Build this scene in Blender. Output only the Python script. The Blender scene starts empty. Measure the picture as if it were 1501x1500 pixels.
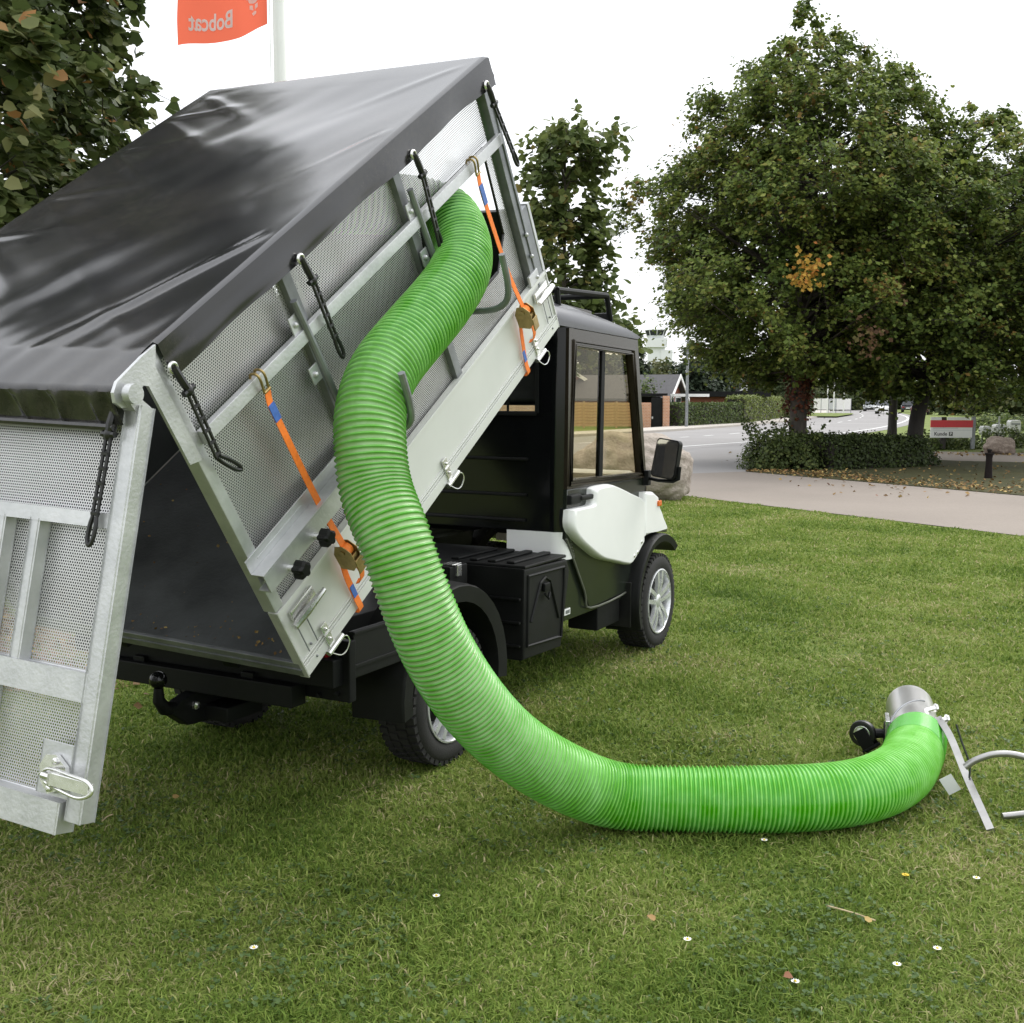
import bpy, bmesh, math, random
import numpy as np
from mathutils import Matrix, Vector

random.seed(7)
rng = np.random.default_rng(7)
scene = bpy.context.scene
COL = scene.collection
PI = math.pi

# ------------------------------------------------------------------ camera
PITCH, ROLL = 0.101, 0.004
cam_d = bpy.data.cameras.new('camera')
cam_d.sensor_fit = 'HORIZONTAL'
cam_d.sensor_width = 36.0
cam_d.lens = 1620.0 / 1501.0 * 36.0
cam_d.clip_start = 0.05
cam_d.clip_end = 2000.0
cam = bpy.data.objects.new('camera', cam_d)
COL.objects.link(cam)
cam.matrix_world = (Matrix.Translation((0, 0, 1.5)) @ Matrix.Rotation(PI / 2 - PITCH, 4, 'X')
                    @ Matrix.Rotation(ROLL, 4, 'Z'))
scene.camera = cam

# ------------------------------------------------------------------ sky, sun, exposure
SUN_EL, SUN_AZ = math.radians(48), math.radians(48)      # azimuth clockwise from +Y
world = bpy.data.worlds.new('World')
scene.world = world
world.use_nodes = True
wn, wl = world.node_tree.nodes, world.node_tree.links
wn.clear()
w_out = wn.new('ShaderNodeOutputWorld')
w_bg = wn.new('ShaderNodeBackground')
w_sky = wn.new('ShaderNodeTexSky')
w_sky.sky_type = 'NISHITA'
w_sky.sun_disc = False
w_sky.sun_elevation = SUN_EL
w_sky.sun_rotation = SUN_AZ
w_hsv = wn.new('ShaderNodeHueSaturation')
w_hsv.inputs['Saturation'].default_value = 0.25
w_mix = wn.new('ShaderNodeMixRGB')                         # overcast cloud deck over the clear sky
w_mix.inputs['Fac'].default_value = 0.72
w_mix.inputs['Color2'].default_value = (10.4, 10.6, 10.9, 1)
wl.new(w_sky.outputs['Color'], w_hsv.inputs['Color'])
wl.new(w_hsv.outputs['Color'], w_mix.inputs['Color1'])
w_tc = wn.new('ShaderNodeTexCoord')                        # overcast sky: brighter towards the zenith all round
w_sx = wn.new('ShaderNodeSeparateXYZ')
w_mr = wn.new('ShaderNodeMapRange')
w_mr.inputs['To Min'].default_value = 0.64
w_mr.inputs['To Max'].default_value = 1.40
wl.new(w_tc.outputs['Generated'], w_sx.inputs[0])
wl.new(w_sx.outputs['Z'], w_mr.inputs['Value'])
w_mul = wn.new('ShaderNodeMixRGB')
w_mul.blend_type = 'MULTIPLY'
w_mul.inputs['Fac'].default_value = 1.0
wl.new(w_mix.outputs['Color'], w_mul.inputs['Color1'])
wl.new(w_mr.outputs['Result'], w_mul.inputs['Color2'])
wl.new(w_mul.outputs['Color'], w_bg.inputs['Color'])
w_bg.inputs['Strength'].default_value = 0.15
wl.new(w_bg.outputs['Background'], w_out.inputs['Surface'])

sun_d = bpy.data.lights.new('sun', 'SUN')
sun_d.energy = 1.2
sun_d.angle = math.radians(28)
sun_d.color = (1.0, 0.965, 0.91)
sun = bpy.data.objects.new('sun', sun_d)
COL.objects.link(sun)
sdir = Vector((math.sin(SUN_AZ) * math.cos(SUN_EL), math.cos(SUN_AZ) * math.cos(SUN_EL), math.sin(SUN_EL)))
sun.rotation_euler = sdir.to_track_quat('Z', 'Y').to_euler()
sun.location = (6, -6, 12)

vs = scene.view_settings
vs.view_transform = 'Standard'
vs.look = 'None'
vs.gamma = 1.0
vs.use_curve_mapping = False
vs.exposure = 0.48
scene.cycles.max_bounces = 8
scene.cycles.transparent_max_bounces = 16

# ------------------------------------------------------------------ frames
BED_O = Vector((-0.6644, 3.5398, 0.6035))
BED_R = ((0.400, 0.720, 0.567), (-0.884, 0.466, 0.031), (-0.242, -0.514, 0.823))
YAW = 0.485


def frame(origin, ax, ay, az):
    m = Matrix.Identity(4)
    for i, a in enumerate((ax, ay, az)):
        for r in range(3):
            m[r][i] = a[r]
    for r in range(3):
        m[r][3] = origin[r]
    return m


U = Vector(BED_R[0]).normalized()
V = Vector(BED_R[1]); V = (V - U * V.dot(U)).normalized()
W = U.cross(V)
BED = frame(BED_O, U, V, W)                                     # x forward along the tipped bed, y left, z up
VX = Vector((math.sin(YAW), math.cos(YAW), 0))
VY = Vector((-math.cos(YAW), math.sin(YAW), 0))
VEH = frame(Vector((BED_O.x, BED_O.y, 0)), VX, VY, Vector((0, 0, 1)))   # x forward, y left, z up
ID = Matrix.Identity(4)
ROOT = {}                                                       # empty -> its world location


# ------------------------------------------------------------------ materials
def mat(name, col, rough=0.5, metal=0.0, var=0.12, nscale=6.0, bump=0.0, bscale=60.0, rvar=0.1, spec=0.5,
        coat=0.0, col2=None, detail=4.0, stretch=None, emit=None):
    m = bpy.data.materials.new(name)
    m.use_nodes = True
    n, l = m.node_tree.nodes, m.node_tree.links
    b = n['Principled BSDF']
    tc = n.new('ShaderNodeTexCoord')
    mp = n.new('ShaderNodeMapping')
    l.new(tc.outputs['Object'], mp.inputs['Vector'])
    if stretch:
        mp.inputs['Scale'].default_value = stretch
    no = n.new('ShaderNodeTexNoise')
    no.inputs['Scale'].default_value = nscale
    no.inputs['Detail'].default_value = detail
    no.inputs['Roughness'].default_value = 0.6
    l.new(mp.outputs['Vector'], no.inputs['Vector'])
    ra = n.new('ShaderNodeValToRGB')
    c2 = col2 if col2 else tuple(min(1, c * (1 + var)) for c in col)
    c1 = col if col2 else tuple(c * (1 - var) for c in col)
    ra.color_ramp.elements[0].position = 0.3
    ra.color_ramp.elements[1].position = 0.7
    ra.color_ramp.elements[0].color = (*c1, 1)
    ra.color_ramp.elements[1].color = (*c2, 1)
    l.new(no.outputs['Fac'], ra.inputs['Fac'])
    l.new(ra.outputs['Color'], b.inputs['Base Color'])
    mr = n.new('ShaderNodeMapRange')
    mr.inputs['To Min'].default_value = max(0.02, rough - rvar)
    mr.inputs['To Max'].default_value = min(1, rough + rvar)
    l.new(no.outputs['Fac'], mr.inputs['Value'])
    l.new(mr.outputs['Result'], b.inputs['Roughness'])
    b.inputs['Metallic'].default_value = metal
    b.inputs['Specular IOR Level'].default_value = spec
    b.inputs['Coat Weight'].default_value = coat
    b.inputs['Coat Roughness'].default_value = 0.08
    if bump:
        nb = n.new('ShaderNodeTexNoise')
        nb.inputs['Scale'].default_value = bscale
        nb.inputs['Detail'].default_value = 5
        l.new(mp.outputs['Vector'], nb.inputs['Vector'])
        bu = n.new('ShaderNodeBump')
        bu.inputs['Strength'].default_value = bump
        bu.inputs['Distance'].default_value = 0.02
        l.new(nb.outputs['Fac'], bu.inputs['Height'])
        l.new(bu.outputs['Normal'], b.inputs['Normal'])
    return m


def leaf_mat(name, stops, trans=0.3, rough=0.45, pos_noise=0.0):
    m = bpy.data.materials.new(name)
    m.use_nodes = True
    n, l = m.node_tree.nodes, m.node_tree.links
    b = n['Principled BSDF']
    at = n.new('ShaderNodeAttribute'); at.attribute_name = 'tint'
    fac = at.outputs['Fac']
    if pos_noise:
        ge = n.new('ShaderNodeNewGeometry')
        no = n.new('ShaderNodeTexNoise'); no.inputs['Scale'].default_value = pos_noise
        no.inputs['Detail'].default_value = 4
        l.new(ge.outputs['Position'], no.inputs['Vector'])
        mr = n.new('ShaderNodeMapRange')
        mr.inputs['From Min'].default_value = 0.3; mr.inputs['From Max'].default_value = 0.7
        mr.inputs['To Min'].default_value = -0.3; mr.inputs['To Max'].default_value = 0.3
        l.new(no.outputs['Fac'], mr.inputs['Value'])
        ad = n.new('ShaderNodeMath'); ad.operation = 'ADD'; ad.use_clamp = True
        l.new(fac, ad.inputs[0]); l.new(mr.outputs['Result'], ad.inputs[1])
        fac = ad.outputs[0]
    ra = n.new('ShaderNodeValToRGB')
    els = ra.color_ramp.elements
    els[0].position, els[0].color = stops[0][0], (*stops[0][1], 1)
    els[1].position, els[1].color = stops[-1][0], (*stops[-1][1], 1)
    for p, c in stops[1:-1]:
        e = els.new(p); e.color = (*c, 1)
    l.new(fac, ra.inputs['Fac'])
    l.new(ra.outputs['Color'], b.inputs['Base Color'])
    b.inputs['Roughness'].default_value = rough
    b.inputs['Specular IOR Level'].default_value = 0.18
    tr = n.new('ShaderNodeBsdfTranslucent')
    l.new(ra.outputs['Color'], tr.inputs['Color'])
    mx = n.new('ShaderNodeMixShader'); mx.inputs['Fac'].default_value = trans
    l.new(b.outputs['BSDF'], mx.inputs[1]); l.new(tr.outputs['BSDF'], mx.inputs[2])
    l.new(mx.outputs['Shader'], n['Material Output'].inputs['Surface'])
    return m


def perforated(name, pitch=0.0088, hole=0.305):
    m = mat(name, (0.58, 0.585, 0.585), 0.42, 0.6, 0.12, 3.0, rvar=0.1, col2=(0.46, 0.455, 0.44), detail=7)
    n, l = m.node_tree.nodes, m.node_tree.links
    uv = n.new('ShaderNodeUVMap')
    sx = n.new('ShaderNodeSeparateXYZ'); l.new(uv.outputs['UV'], sx.inputs[0])

    def ma(op, a, bb=None):
        k = n.new('ShaderNodeMath'); k.operation = op
        for i, v in enumerate((a, bb)):
            if v is None: continue
            if isinstance(v, (int, float)): k.inputs[i].default_value = v
            else: l.new(v, k.inputs[i])
        return k.outputs[0]
    x = ma('DIVIDE', sx.outputs[0], pitch)
    y = ma('DIVIDE', sx.outputs[1], pitch * 0.866)
    row = ma('FLOOR', y)
    x = ma('ADD', x, ma('MULTIPLY', ma('FLOORED_MODULO', row, 2.0), 0.5))
    fx = ma('SUBTRACT', ma('FRACT', x), 0.5)
    fy = ma('MULTIPLY', ma('SUBTRACT', ma('FRACT', y), 0.5), 0.866)
    d = ma('SQRT', ma('ADD', ma('MULTIPLY', fx, fx), ma('MULTIPLY', fy, fy)))
    h = ma('LESS_THAN', d, hole)
    tr = n.new('ShaderNodeBsdfTransparent')
    mx = n.new('ShaderNodeMixShader')
    l.new(h, mx.inputs['Fac']); l.new(n['Principled BSDF'].outputs['BSDF'], mx.inputs[1])
    l.new(tr.outputs['BSDF'], mx.inputs[2])
    l.new(mx.outputs['Shader'], n['Material Output'].inputs['Surface'])
    return m


def glass_mat(name, tint, rough=0.03, refl=0.5, fac=0.12):
    m = bpy.data.materials.new(name)
    m.use_nodes = True
    n, l = m.node_tree.nodes, m.node_tree.links
    n.remove(n['Principled BSDF'])
    tr = n.new('ShaderNodeBsdfTransparent'); tr.inputs['Color'].default_value = (*tint, 1)
    gl = n.new('ShaderNodeBsdfGlossy'); gl.inputs['Roughness'].default_value = rough
    gl.inputs['Color'].default_value = (refl, refl, refl, 1)
    lw = n.new('ShaderNodeLayerWeight'); lw.inputs['Blend'].default_value = 0.5
    pw = n.new('ShaderNodeMath'); pw.operation = 'POWER'; pw.inputs[1].default_value = 5.0
    l.new(lw.outputs['Facing'], pw.inputs[0])
    fr = n.new('ShaderNodeMath'); fr.operation = 'MULTIPLY_ADD'; fr.inputs[1].default_value = 0.8; fr.inputs[2].default_value = 0.025
    l.new(pw.outputs[0], fr.inputs[0])
    mx = n.new('ShaderNodeMixShader')
    l.new(fr.outputs[0], mx.inputs['Fac'])
    l.new(tr.outputs[0], mx.inputs[1]); l.new(gl.outputs[0], mx.inputs[2])
    l.new(mx.outputs[0], n['Material Output'].inputs['Surface'])
    return m


M = {}
M['galv'] = mat('galvanised_steel', (0.44, 0.45, 0.455), 0.42, 0.65, 0.16, 9, 0.08, 90, col2=(0.61, 0.615, 0.62), detail=8)
M['galv_dark'] = mat('dark_steel', (0.24, 0.25, 0.26), 0.5, 0.7, 0.25, 8, 0.05, 120)
M['perf'] = perforated('perforated_sheet')
M['alu'] = mat('painted_aluminium', (0.60, 0.61, 0.58), 0.42, 0.0, 0.04, 3, 0.02, 200, 0.06)
M['alu_edge'] = mat('brushed_aluminium', (0.66, 0.66, 0.65), 0.35, 0.6, 0.06, 30)
M['stainless'] = mat('stainless_tube', (0.60, 0.59, 0.575), 0.30, 0.95, 0.08, 5, 0, 60, 0.08)
M['steel_tube'] = mat('dull_steel_tube', (0.33, 0.325, 0.315), 0.36, 0.9, 0.15, 14)
M['zinc'] = mat('zinc_plated', (0.72, 0.72, 0.70), 0.25, 0.9, 0.1, 30)
M['brass'] = mat('yellow_zinc', (0.33, 0.24, 0.10), 0.35, 0.8, 0.25, 40)
M['black_gloss'] = mat('black_body', (0.004, 0.0045, 0.005), 0.14, 0, 0.2, 3, 0, 60, 0.04, 0.4)
M['black_satin'] = mat('black_satin', (0.006, 0.0065, 0.0065), 0.55, 0, 0.25, 6, 0.06, 200, spec=0.18)
M['black_plastic'] = mat('black_plastic', (0.007, 0.0075, 0.007), 0.52, 0, 0.25, 8, 0.1, 300, spec=0.22)
M['door_green'] = mat('dark_green_black', (0.014, 0.018, 0.013), 0.25, 0, 0.15, 3, 0, 60, 0.05)
M['edge_trim'] = mat('pale_door_edge', (0.10, 0.105, 0.085), 0.35, 0, 0.2, 8)
M['bronze'] = mat('bronze_frame', (0.030, 0.024, 0.016), 0.22, 0.2, 0.2, 6, 0, 60, 0.05)
M['roof'] = mat('roof_paint', (0.055, 0.055, 0.062), 0.3, 0, 0.15, 4, 0.02, 30, 0.06)
M['white'] = mat('white_paint', (0.80, 0.81, 0.79), 0.3, 0, 0.03, 3, 0, 60, 0.06)
M['rubber'] = mat('tyre_rubber', (0.014, 0.0135, 0.012), 0.8, 0, 0.35, 9, 0.15, 150)
M['rubber_strap'] = mat('strap_rubber', (0.010, 0.010, 0.010), 0.35, 0, 0.2, 40)
M['alloy'] = mat('alloy_wheel', (0.72, 0.73, 0.74), 0.28, 0.6, 0.08, 12)
M['liner'] = mat('bed_liner', (0.066, 0.071, 0.073), 0.5, 0.1, 0.35, 4, 0.08, 60)
M['liner_dark'] = mat('dark_side_panel', (0.026, 0.030, 0.029), 0.55, 0.1, 0.25, 4, 0.05, 60)
M['orange'] = mat('orange_webbing', (0.85, 0.20, 0.02), 0.7, 0, 0.12, 60, 0.2, 700)
M['blue'] = mat('blue_label', (0.05, 0.13, 0.42), 0.55, 0, 0.2, 80)
M['red_lens'] = mat('red_lens', (0.22, 0.006, 0.01), 0.15, 0, 0.1, 8)
M['amber'] = mat('amber_lens', (0.75, 0.16, 0.02), 0.15, 0, 0.1, 8)
M['mirror'] = mat('mirror_glass', (0.55, 0.57, 0.60), 0.04, 1.0, 0.02, 3, 0, 60, 0.0)
M['lamp_glass'] = mat('lamp_lens', (0.75, 0.76, 0.72), 0.15, 0.2, 0.05, 8)
M['tint'] = glass_mat('tinted_window', (0.965, 0.905, 0.77))
M['clear'] = glass_mat('clear_window', (0.95, 0.96, 0.955))
M['seat'] = mat('seat_vinyl', (0.016, 0.016, 0.017), 0.5, 0, 0.2, 20, 0.1, 200)
M['dash'] = mat('pale_trim', (0.62, 0.63, 0.62), 0.45, 0, 0.06, 6)


# ------------------------------------------------------------------ mesh helpers
def tag(o, label=None, cat=None, group=None, kind=None):
    if label: o['label'] = label
    if cat: o['category'] = cat
    if group: o['group'] = group
    if kind: o['kind'] = kind
    return o


def thing(name, label, cat, loc, group=None):
    o = bpy.data.objects.new(name, None)
    o.empty_display_size = 0.2
    COL.objects.link(o)
    o.location = loc
    ROOT[o] = Vector(loc)
    return tag(o, label, cat, group)


def link(name, me, material, parent=None):
    o = bpy.data.objects.new(name, me)
    COL.objects.link(o)
    if material is not None:
        for mm in (material if isinstance(material, (list, tuple)) else [material]):
            me.materials.append(mm)
    if parent is not None:
        me.transform(Matrix.Translation(-ROOT[parent]))
        o.parent = parent
        ROOT[o] = ROOT[parent]
    else:
        ROOT[o] = Vector((0, 0, 0))
    return o


def at_base(o, base):
    """move the origin of a top-level mesh to its base"""
    base = Vector(base)
    o.data.transform(Matrix.Translation(-base))
    o.location = base
    ROOT[o] = base
    return o


def done(name, bm, material, parent=None, smooth=True, ang=0.55, wn_=True):
    bmesh.ops.recalc_face_normals(bm, faces=bm.faces[:])
    for f in bm.faces:
        f.smooth = smooth
    if smooth:
        for e in bm.edges:
            if len(e.link_faces) == 2 and e.calc_face_angle(0) > ang:
                e.smooth = False
    nf = len(bm.faces)
    me = bpy.data.meshes.new(name)
    bm.to_mesh(me)
    bm.free()
    o = link(name, me, material, parent)
    if smooth and wn_ and nf < 6000:
        wm = o.modifiers.new('weighted_normal', 'WEIGHTED_NORMAL')
        wm.keep_sharp = True
    return o


def NB():
    return bmesh.new()


def box(bm, MX, lo, hi, bev=0.0, seg=2):
    lo, hi = Vector(lo), Vector(hi)
    r = bmesh.ops.create_cube(bm, size=1.0)
    vs_ = r['verts']
    c, s = (lo + hi) / 2, hi - lo
    for v in vs_:
        v.co = MX @ Vector((c.x + v.co.x * s.x, c.y + v.co.y * s.y, c.z + v.co.z * s.z))
    if bev > 0:
        es = list({e for v in vs_ for e in v.link_edges})
        bmesh.ops.bevel(bm, geom=es, offset=min(bev, 0.45 * min(abs(s.x), abs(s.y), abs(s.z))), segments=seg,
                        affect='EDGES', profile=0.5, clamp_overlap=True)
    return vs_


def prism(bm, MX, poly, d0, d1, plane='xz', bev=0.0, seg=2, front_scale=None):
    """polygon in a plane, extruded from d0 to d1 along the third axis"""
    def mk(a, b, d):
        if plane == 'xz': return Vector((a, d, b))
        if plane == 'yz': return Vector((d, a, b))
        return Vector((a, b, d))
    p1 = poly
    if front_scale:
        ca = sum(p[0] for p in poly) / len(poly); cb = sum(p[1] for p in poly) / len(poly)
        p1 = [(ca + (a - ca) * front_scale, cb + (b - cb) * front_scale) for a, b in poly]
    A = [bm.verts.new(MX @ mk(a, b, d1)) for a, b in poly]
    B = [bm.verts.new(MX @ mk(a, b, d0)) for a, b in p1]
    n = len(poly)
    fa = bm.faces.new(A)
    fb = bm.faces.new(B[::-1])
    for i in range(n):
        bm.faces.new((A[i], B[i], B[(i + 1) % n], A[(i + 1) % n]))
    if bev > 0:
        bmesh.ops.bevel(bm, geom=list(fb.edges), offset=bev, segments=seg, affect='EDGES', profile=0.5,
                        clamp_overlap=True)
    return A, B


def tube(bm, pts, r, n=10, cap=True, closed=False):
    """round tube along points, r a number or list"""
    pts = [Vector(p) for p in pts]
    N = len(pts)
    rr = r if isinstance(r, (list, tuple)) else [r] * N
    rings = []
    t0 = (pts[1] - pts[0]).normalized()
    ref = Vector((0, 0, 1)) if abs(t0.z) < 0.9 else Vector((1, 0, 0))
    nrm = (ref - t0 * ref.dot(t0)).normalized()
    for i in range(N):
        if closed: t = (pts[(i + 1) % N] - pts[i - 1]).normalized()
        elif i == 0: t = t0
        elif i == N - 1: t = (pts[-1] - pts[-2]).normalized()
        else: t = (pts[i + 1] - pts[i - 1]).normalized()
        nrm = (nrm - t * nrm.dot(t)).normalized()
        b = t.cross(nrm)
        rings.append([bm.verts.new(pts[i] + (nrm * math.cos(2 * PI * k / n) + b * math.sin(2 * PI * k / n)) * rr[i])
                      for k in range(n)])
    last = N if closed else N - 1
    for i in range(last):
        a, b_ = rings[i], rings[(i + 1) % N]
        for k in range(n):
            bm.faces.new((a[k], a[(k + 1) % n], b_[(k + 1) % n], b_[k]))
    if cap and not closed:
        bm.faces.new(rings[0][::-1]); bm.faces.new(rings[-1])


def ribbon(bm, pts, wdir, wid, th):
    """flat strap along points: wdir gives the width direction, th the thickness"""
    pts = [Vector(p) for p in pts]
    wd = Vector(wdir).normalized()
    rings = []
    for i, p in enumerate(pts):
        t = (pts[min(i + 1, len(pts) - 1)] - pts[max(i - 1, 0)]).normalized()
        w_ = (wd - t * wd.dot(t)).normalized()
        n_ = t.cross(w_)
        rings.append([bm.verts.new(p + w_ * a * wid / 2 + n_ * b * th / 2) for a, b in ((-1, -1), (1, -1), (1, 1), (-1, 1))])
    for i in range(len(rings) - 1):
        for k in range(4):
            bm.faces.new((rings[i][k], rings[i][(k + 1) % 4], rings[i + 1][(k + 1) % 4], rings[i + 1][k]))
    bm.faces.new(rings[0][::-1]); bm.faces.new(rings[-1])


def smooth_path(pts, per=8):
    P = [Vector(p) for p in pts]
    P = [P[0] * 2 - P[1]] + P + [P[-1] * 2 - P[-2]]
    out = []
    for i in range(1, len(P) - 2):
        for k in range(per):
            t = k / per
            a, b, c, d = P[i - 1], P[i], P[i + 1], P[i + 2]
            out.append(0.5 * ((2 * b) + (c - a) * t + (2 * a - 5 * b + 4 * c - d) * t * t + (3 * b - a - 3 * c + d) * t ** 3))
    out.append(P[-2])
    return out


def lathe(bm, MX, prof, n=32, axis='y', close=False):
    """profile [(radius, along)] turned about a local axis"""
    rings = []
    for r, a in prof:
        ring = []
        for k in range(n):
            t = 2 * PI * k / n
            c, s = r * math.cos(t), r * math.sin(t)
            v = {'y': (c, a, s), 'x': (a, c, s), 'z': (c, s, a)}[axis]
            ring.append(bm.verts.new(MX @ Vector(v)))
        rings.append(ring)
    m = len(rings)
    for i in range(m if close else m - 1):
        a, b = rings[i], rings[(i + 1) % m]
        for k in range(n):
            bm.faces.new((a[k], a[(k + 1) % n], b[(k + 1) % n], b[k]))
    if not close:
        for rg in (rings[0], rings[-1]):
            bm.faces.new(rg)


def mesh_np(name, verts, faces, attr=None, smooth=False):
    """fast mesh: verts (N,3), faces (M,k)"""
    me = bpy.data.meshes.new(name)
    verts = np.asarray(verts, np.float32); faces = np.asarray(faces, np.int32)
    k = faces.shape[1]
    me.vertices.add(len(verts)); me.vertices.foreach_set('co', verts.ravel())
    me.loops.add(faces.size); me.loops.foreach_set('vertex_index', faces.ravel())
    me.polygons.add(len(faces))
    me.polygons.foreach_set('loop_start', np.arange(0, faces.size, k, dtype=np.int32))
    me.polygons.foreach_set('loop_total', np.full(len(faces), k, np.int32))
    if smooth:
        me.polygons.foreach_set('use_smooth', np.ones(len(faces), bool))
    me.update(calc_edges=True)
    if attr is not None:
        for an, av in attr.items():
            a = me.attributes.new(an, 'FLOAT', 'POINT')
            a.data.foreach_set('value', np.asarray(av, np.float32))
    return me


def unit(a):
    return a / np.maximum(1e-9, np.linalg.norm(a, axis=1, keepdims=True))


def leaf_geo(c, nrm, size, tint, big=False, seed=0):
    r = np.random.default_rng(seed)
    N = len(c)
    nrm = unit(nrm)
    t = unit(np.cross(nrm, r.normal(size=(N, 3))))
    b = np.cross(nrm, t)
    s = np.asarray(size).reshape(-1, 1)
    if big:
        offs = [(-.5, 0, 0), (-.36, .40, .09), (.10, .40, .10), (.56, 0, -.03), (.10, -.40, .10), (-.36, -.40, .09)]
        v = np.stack([c + t * s * a + b * s * e + nrm * s * g for a, e, g in offs], 1)
        i = np.arange(N)[:, None] * 6
        f = np.concatenate([i + np.array([0, 3, 2, 1]), i + np.array([0, 5, 4, 3])], 0)
        k = 6
    else:
        offs = [(-.5, 0, 0), (0, .42, .10), (.5, 0, 0), (0, -.42, .10)]
        v = np.stack([c + t * s * a + b * s * e + nrm * s * g for a, e, g in offs], 1)
        i = np.arange(N)[:, None] * 4
        f = np.concatenate([i + np.array([0, 2, 1]), i + np.array([0, 3, 2])], 0)
        k = 4
    return v.reshape(-1, 3), f, np.repeat(tint, k)


def sheet(name, pts, z, material, kind='structure'):
    bm = NB()
    f = bm.faces.new([bm.verts.new((x, y, z)) for x, y in pts])
    bmesh.ops.triangulate(bm, faces=[f])
    for fc in bm.faces:
        fc.normal_update()
    bmesh.ops.recalc_face_normals(bm, faces=bm.faces[:])
    o = done(name, bm, material, None, False)
    if o.data.polygons[0].normal.z < 0:
        o.data.flip_normals()
    return tag(o, kind=kind)

# ================================================================== ground and roads
def ground_material(name, stops, scales=(0.7, 9.0), bump=0.5, rough=0.9):
    m = bpy.data.materials.new(name)
    m.use_nodes = True
    n, l = m.node_tree.nodes, m.node_tree.links
    b = n['Principled BSDF']
    ge = n.new('ShaderNodeNewGeometry')
    a = n.new('ShaderNodeTexNoise'); a.inputs['Scale'].default_value = scales[0]; a.inputs['Detail'].default_value = 6
    c = n.new('ShaderNodeTexNoise'); c.inputs['Scale'].default_value = scales[1]; c.inputs['Detail'].default_value = 8
    for k in (a, c):
        l.new(ge.outputs['Position'], k.inputs['Vector'])
    mx = n.new('ShaderNodeMath'); mx.operation = 'MULTIPLY_ADD'
    mx.inputs[1].default_value = 0.55
    h = n.new('ShaderNodeMath'); h.operation = 'MULTIPLY'; h.inputs[1].default_value = 0.45
    l.new(c.outputs['Fac'], h.inputs[0])
    l.new(a.outputs['Fac'], mx.inputs[0]); l.new(h.outputs[0], mx.inputs[2])
    ra = n.new('ShaderNodeValToRGB')
    els = ra.color_ramp.elements
    els[0].position, els[0].color = stops[0][0], (*stops[0][1], 1)
    els[1].position, els[1].color = stops[-1][0], (*stops[-1][1], 1)
    for p, cc in stops[1:-1]:
        e = els.new(p); e.color = (*cc, 1)
    l.new(mx.outputs[0], ra.inputs['Fac'])
    l.new(ra.outputs['Color'], b.inputs['Base Color'])
    b.inputs['Roughness'].default_value = rough
    b.inputs['Specular IOR Level'].default_value = 0.2
    bu = n.new('ShaderNodeBump'); bu.inputs['Strength'].default_value = bump; bu.inputs['Distance'].default_value = 0.03
    l.new(c.outputs['Fac'], bu.inputs['Height'])
    l.new(bu.outputs['Normal'], b.inputs['Normal'])
    return m


G_LAWN = ground_material('lawn_ground', [(0.3, (0.065, 0.090, 0.020)), (0.5, (0.120, 0.155, 0.034)),
                                         (0.62, (0.155, 0.180, 0.048)), (0.75, (0.20, 0.185, 0.08))], (0.8, 30.0))
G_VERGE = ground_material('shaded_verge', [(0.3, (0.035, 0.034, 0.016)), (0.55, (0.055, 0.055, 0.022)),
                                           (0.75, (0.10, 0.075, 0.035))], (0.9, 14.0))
G_DRIVE = ground_material('pink_tarmac', [(0.3, (0.192, 0.166, 0.142)), (0.7, (0.272, 0.236, 0.203))], (0.35, 40.0), 0.15)
G_ROAD = ground_material('asphalt', [(0.3, (0.205, 0.196, 0.190)), (0.7, (0.275, 0.265, 0.258))], (0.25, 40.0), 0.15)
G_WALK = ground_material('paving', [(0.3, (0.36, 0.33, 0.29)), (0.7, (0.44, 0.41, 0.37))], (0.5, 20.0), 0.15)
G_MARK = mat('road_paint', (0.55, 0.55, 0.53), 0.6, 0, 0.1, 3)
G_SOIL = ground_material('leaf_litter_soil', [(0.3, (0.10, 0.06, 0.035)), (0.55, (0.22, 0.14, 0.085)),
                                              (0.75, (0.33, 0.21, 0.13))], (2.0, 24.0))

sheet('lawn', [(-700, -300), (700, -300), (700, 900), (-700, 900)], 0.0, G_LAWN)

# the road runs away to the right; its near edge as a smooth curve
near = smooth_path([(-22, -6, 0), (-11, 11, 0), (-2.6, 23.5, 0), (5.6, 35.9, 0), (8.8, 40.4, 0), (13.2, 47.5, 0), (20.5, 62, 0),
                    (29, 82, 0), (37, 104, 0), (45, 130, 0), (58, 175, 0), (86, 270, 0)], 6)


def offset_line(line, d):
    out = []
    for i, p in enumerate(line):
        t = (line[min(i + 1, len(line) - 1)] - line[max(i - 1, 0)]).normalized()
        out.append(p + Vector((-t.y, t.x, 0)) * d)
    return out


def band(name, d0, d1, z, material, line=near, thick=0.0, i0=0, i1=None, kind='structure'):
    a, b = offset_line(line, d0)[i0:i1], offset_line(line, d1)[i0:i1]
    bm = NB()
    A = [bm.verts.new((p.x, p.y, z)) for p in a]
    B = [bm.verts.new((p.x, p.y, z)) for p in b]
    for i in range(len(A) - 1):
        bm.faces.new((A[i], A[i + 1], B[i + 1], B[i]))
    if thick:
        C0 = [bm.verts.new((p.x, p.y, z - thick)) for p in a]
        for i in range(len(A) - 1):
            bm.faces.new((C0[i], C0[i + 1], A[i + 1], A[i]))
    for f in bm.faces:
        f.normal_update()
    me = bpy.data.meshes.new(name); bm.to_mesh(me); bm.free()
    o = link(name, me, material)
    return tag(o, kind=kind)


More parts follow.
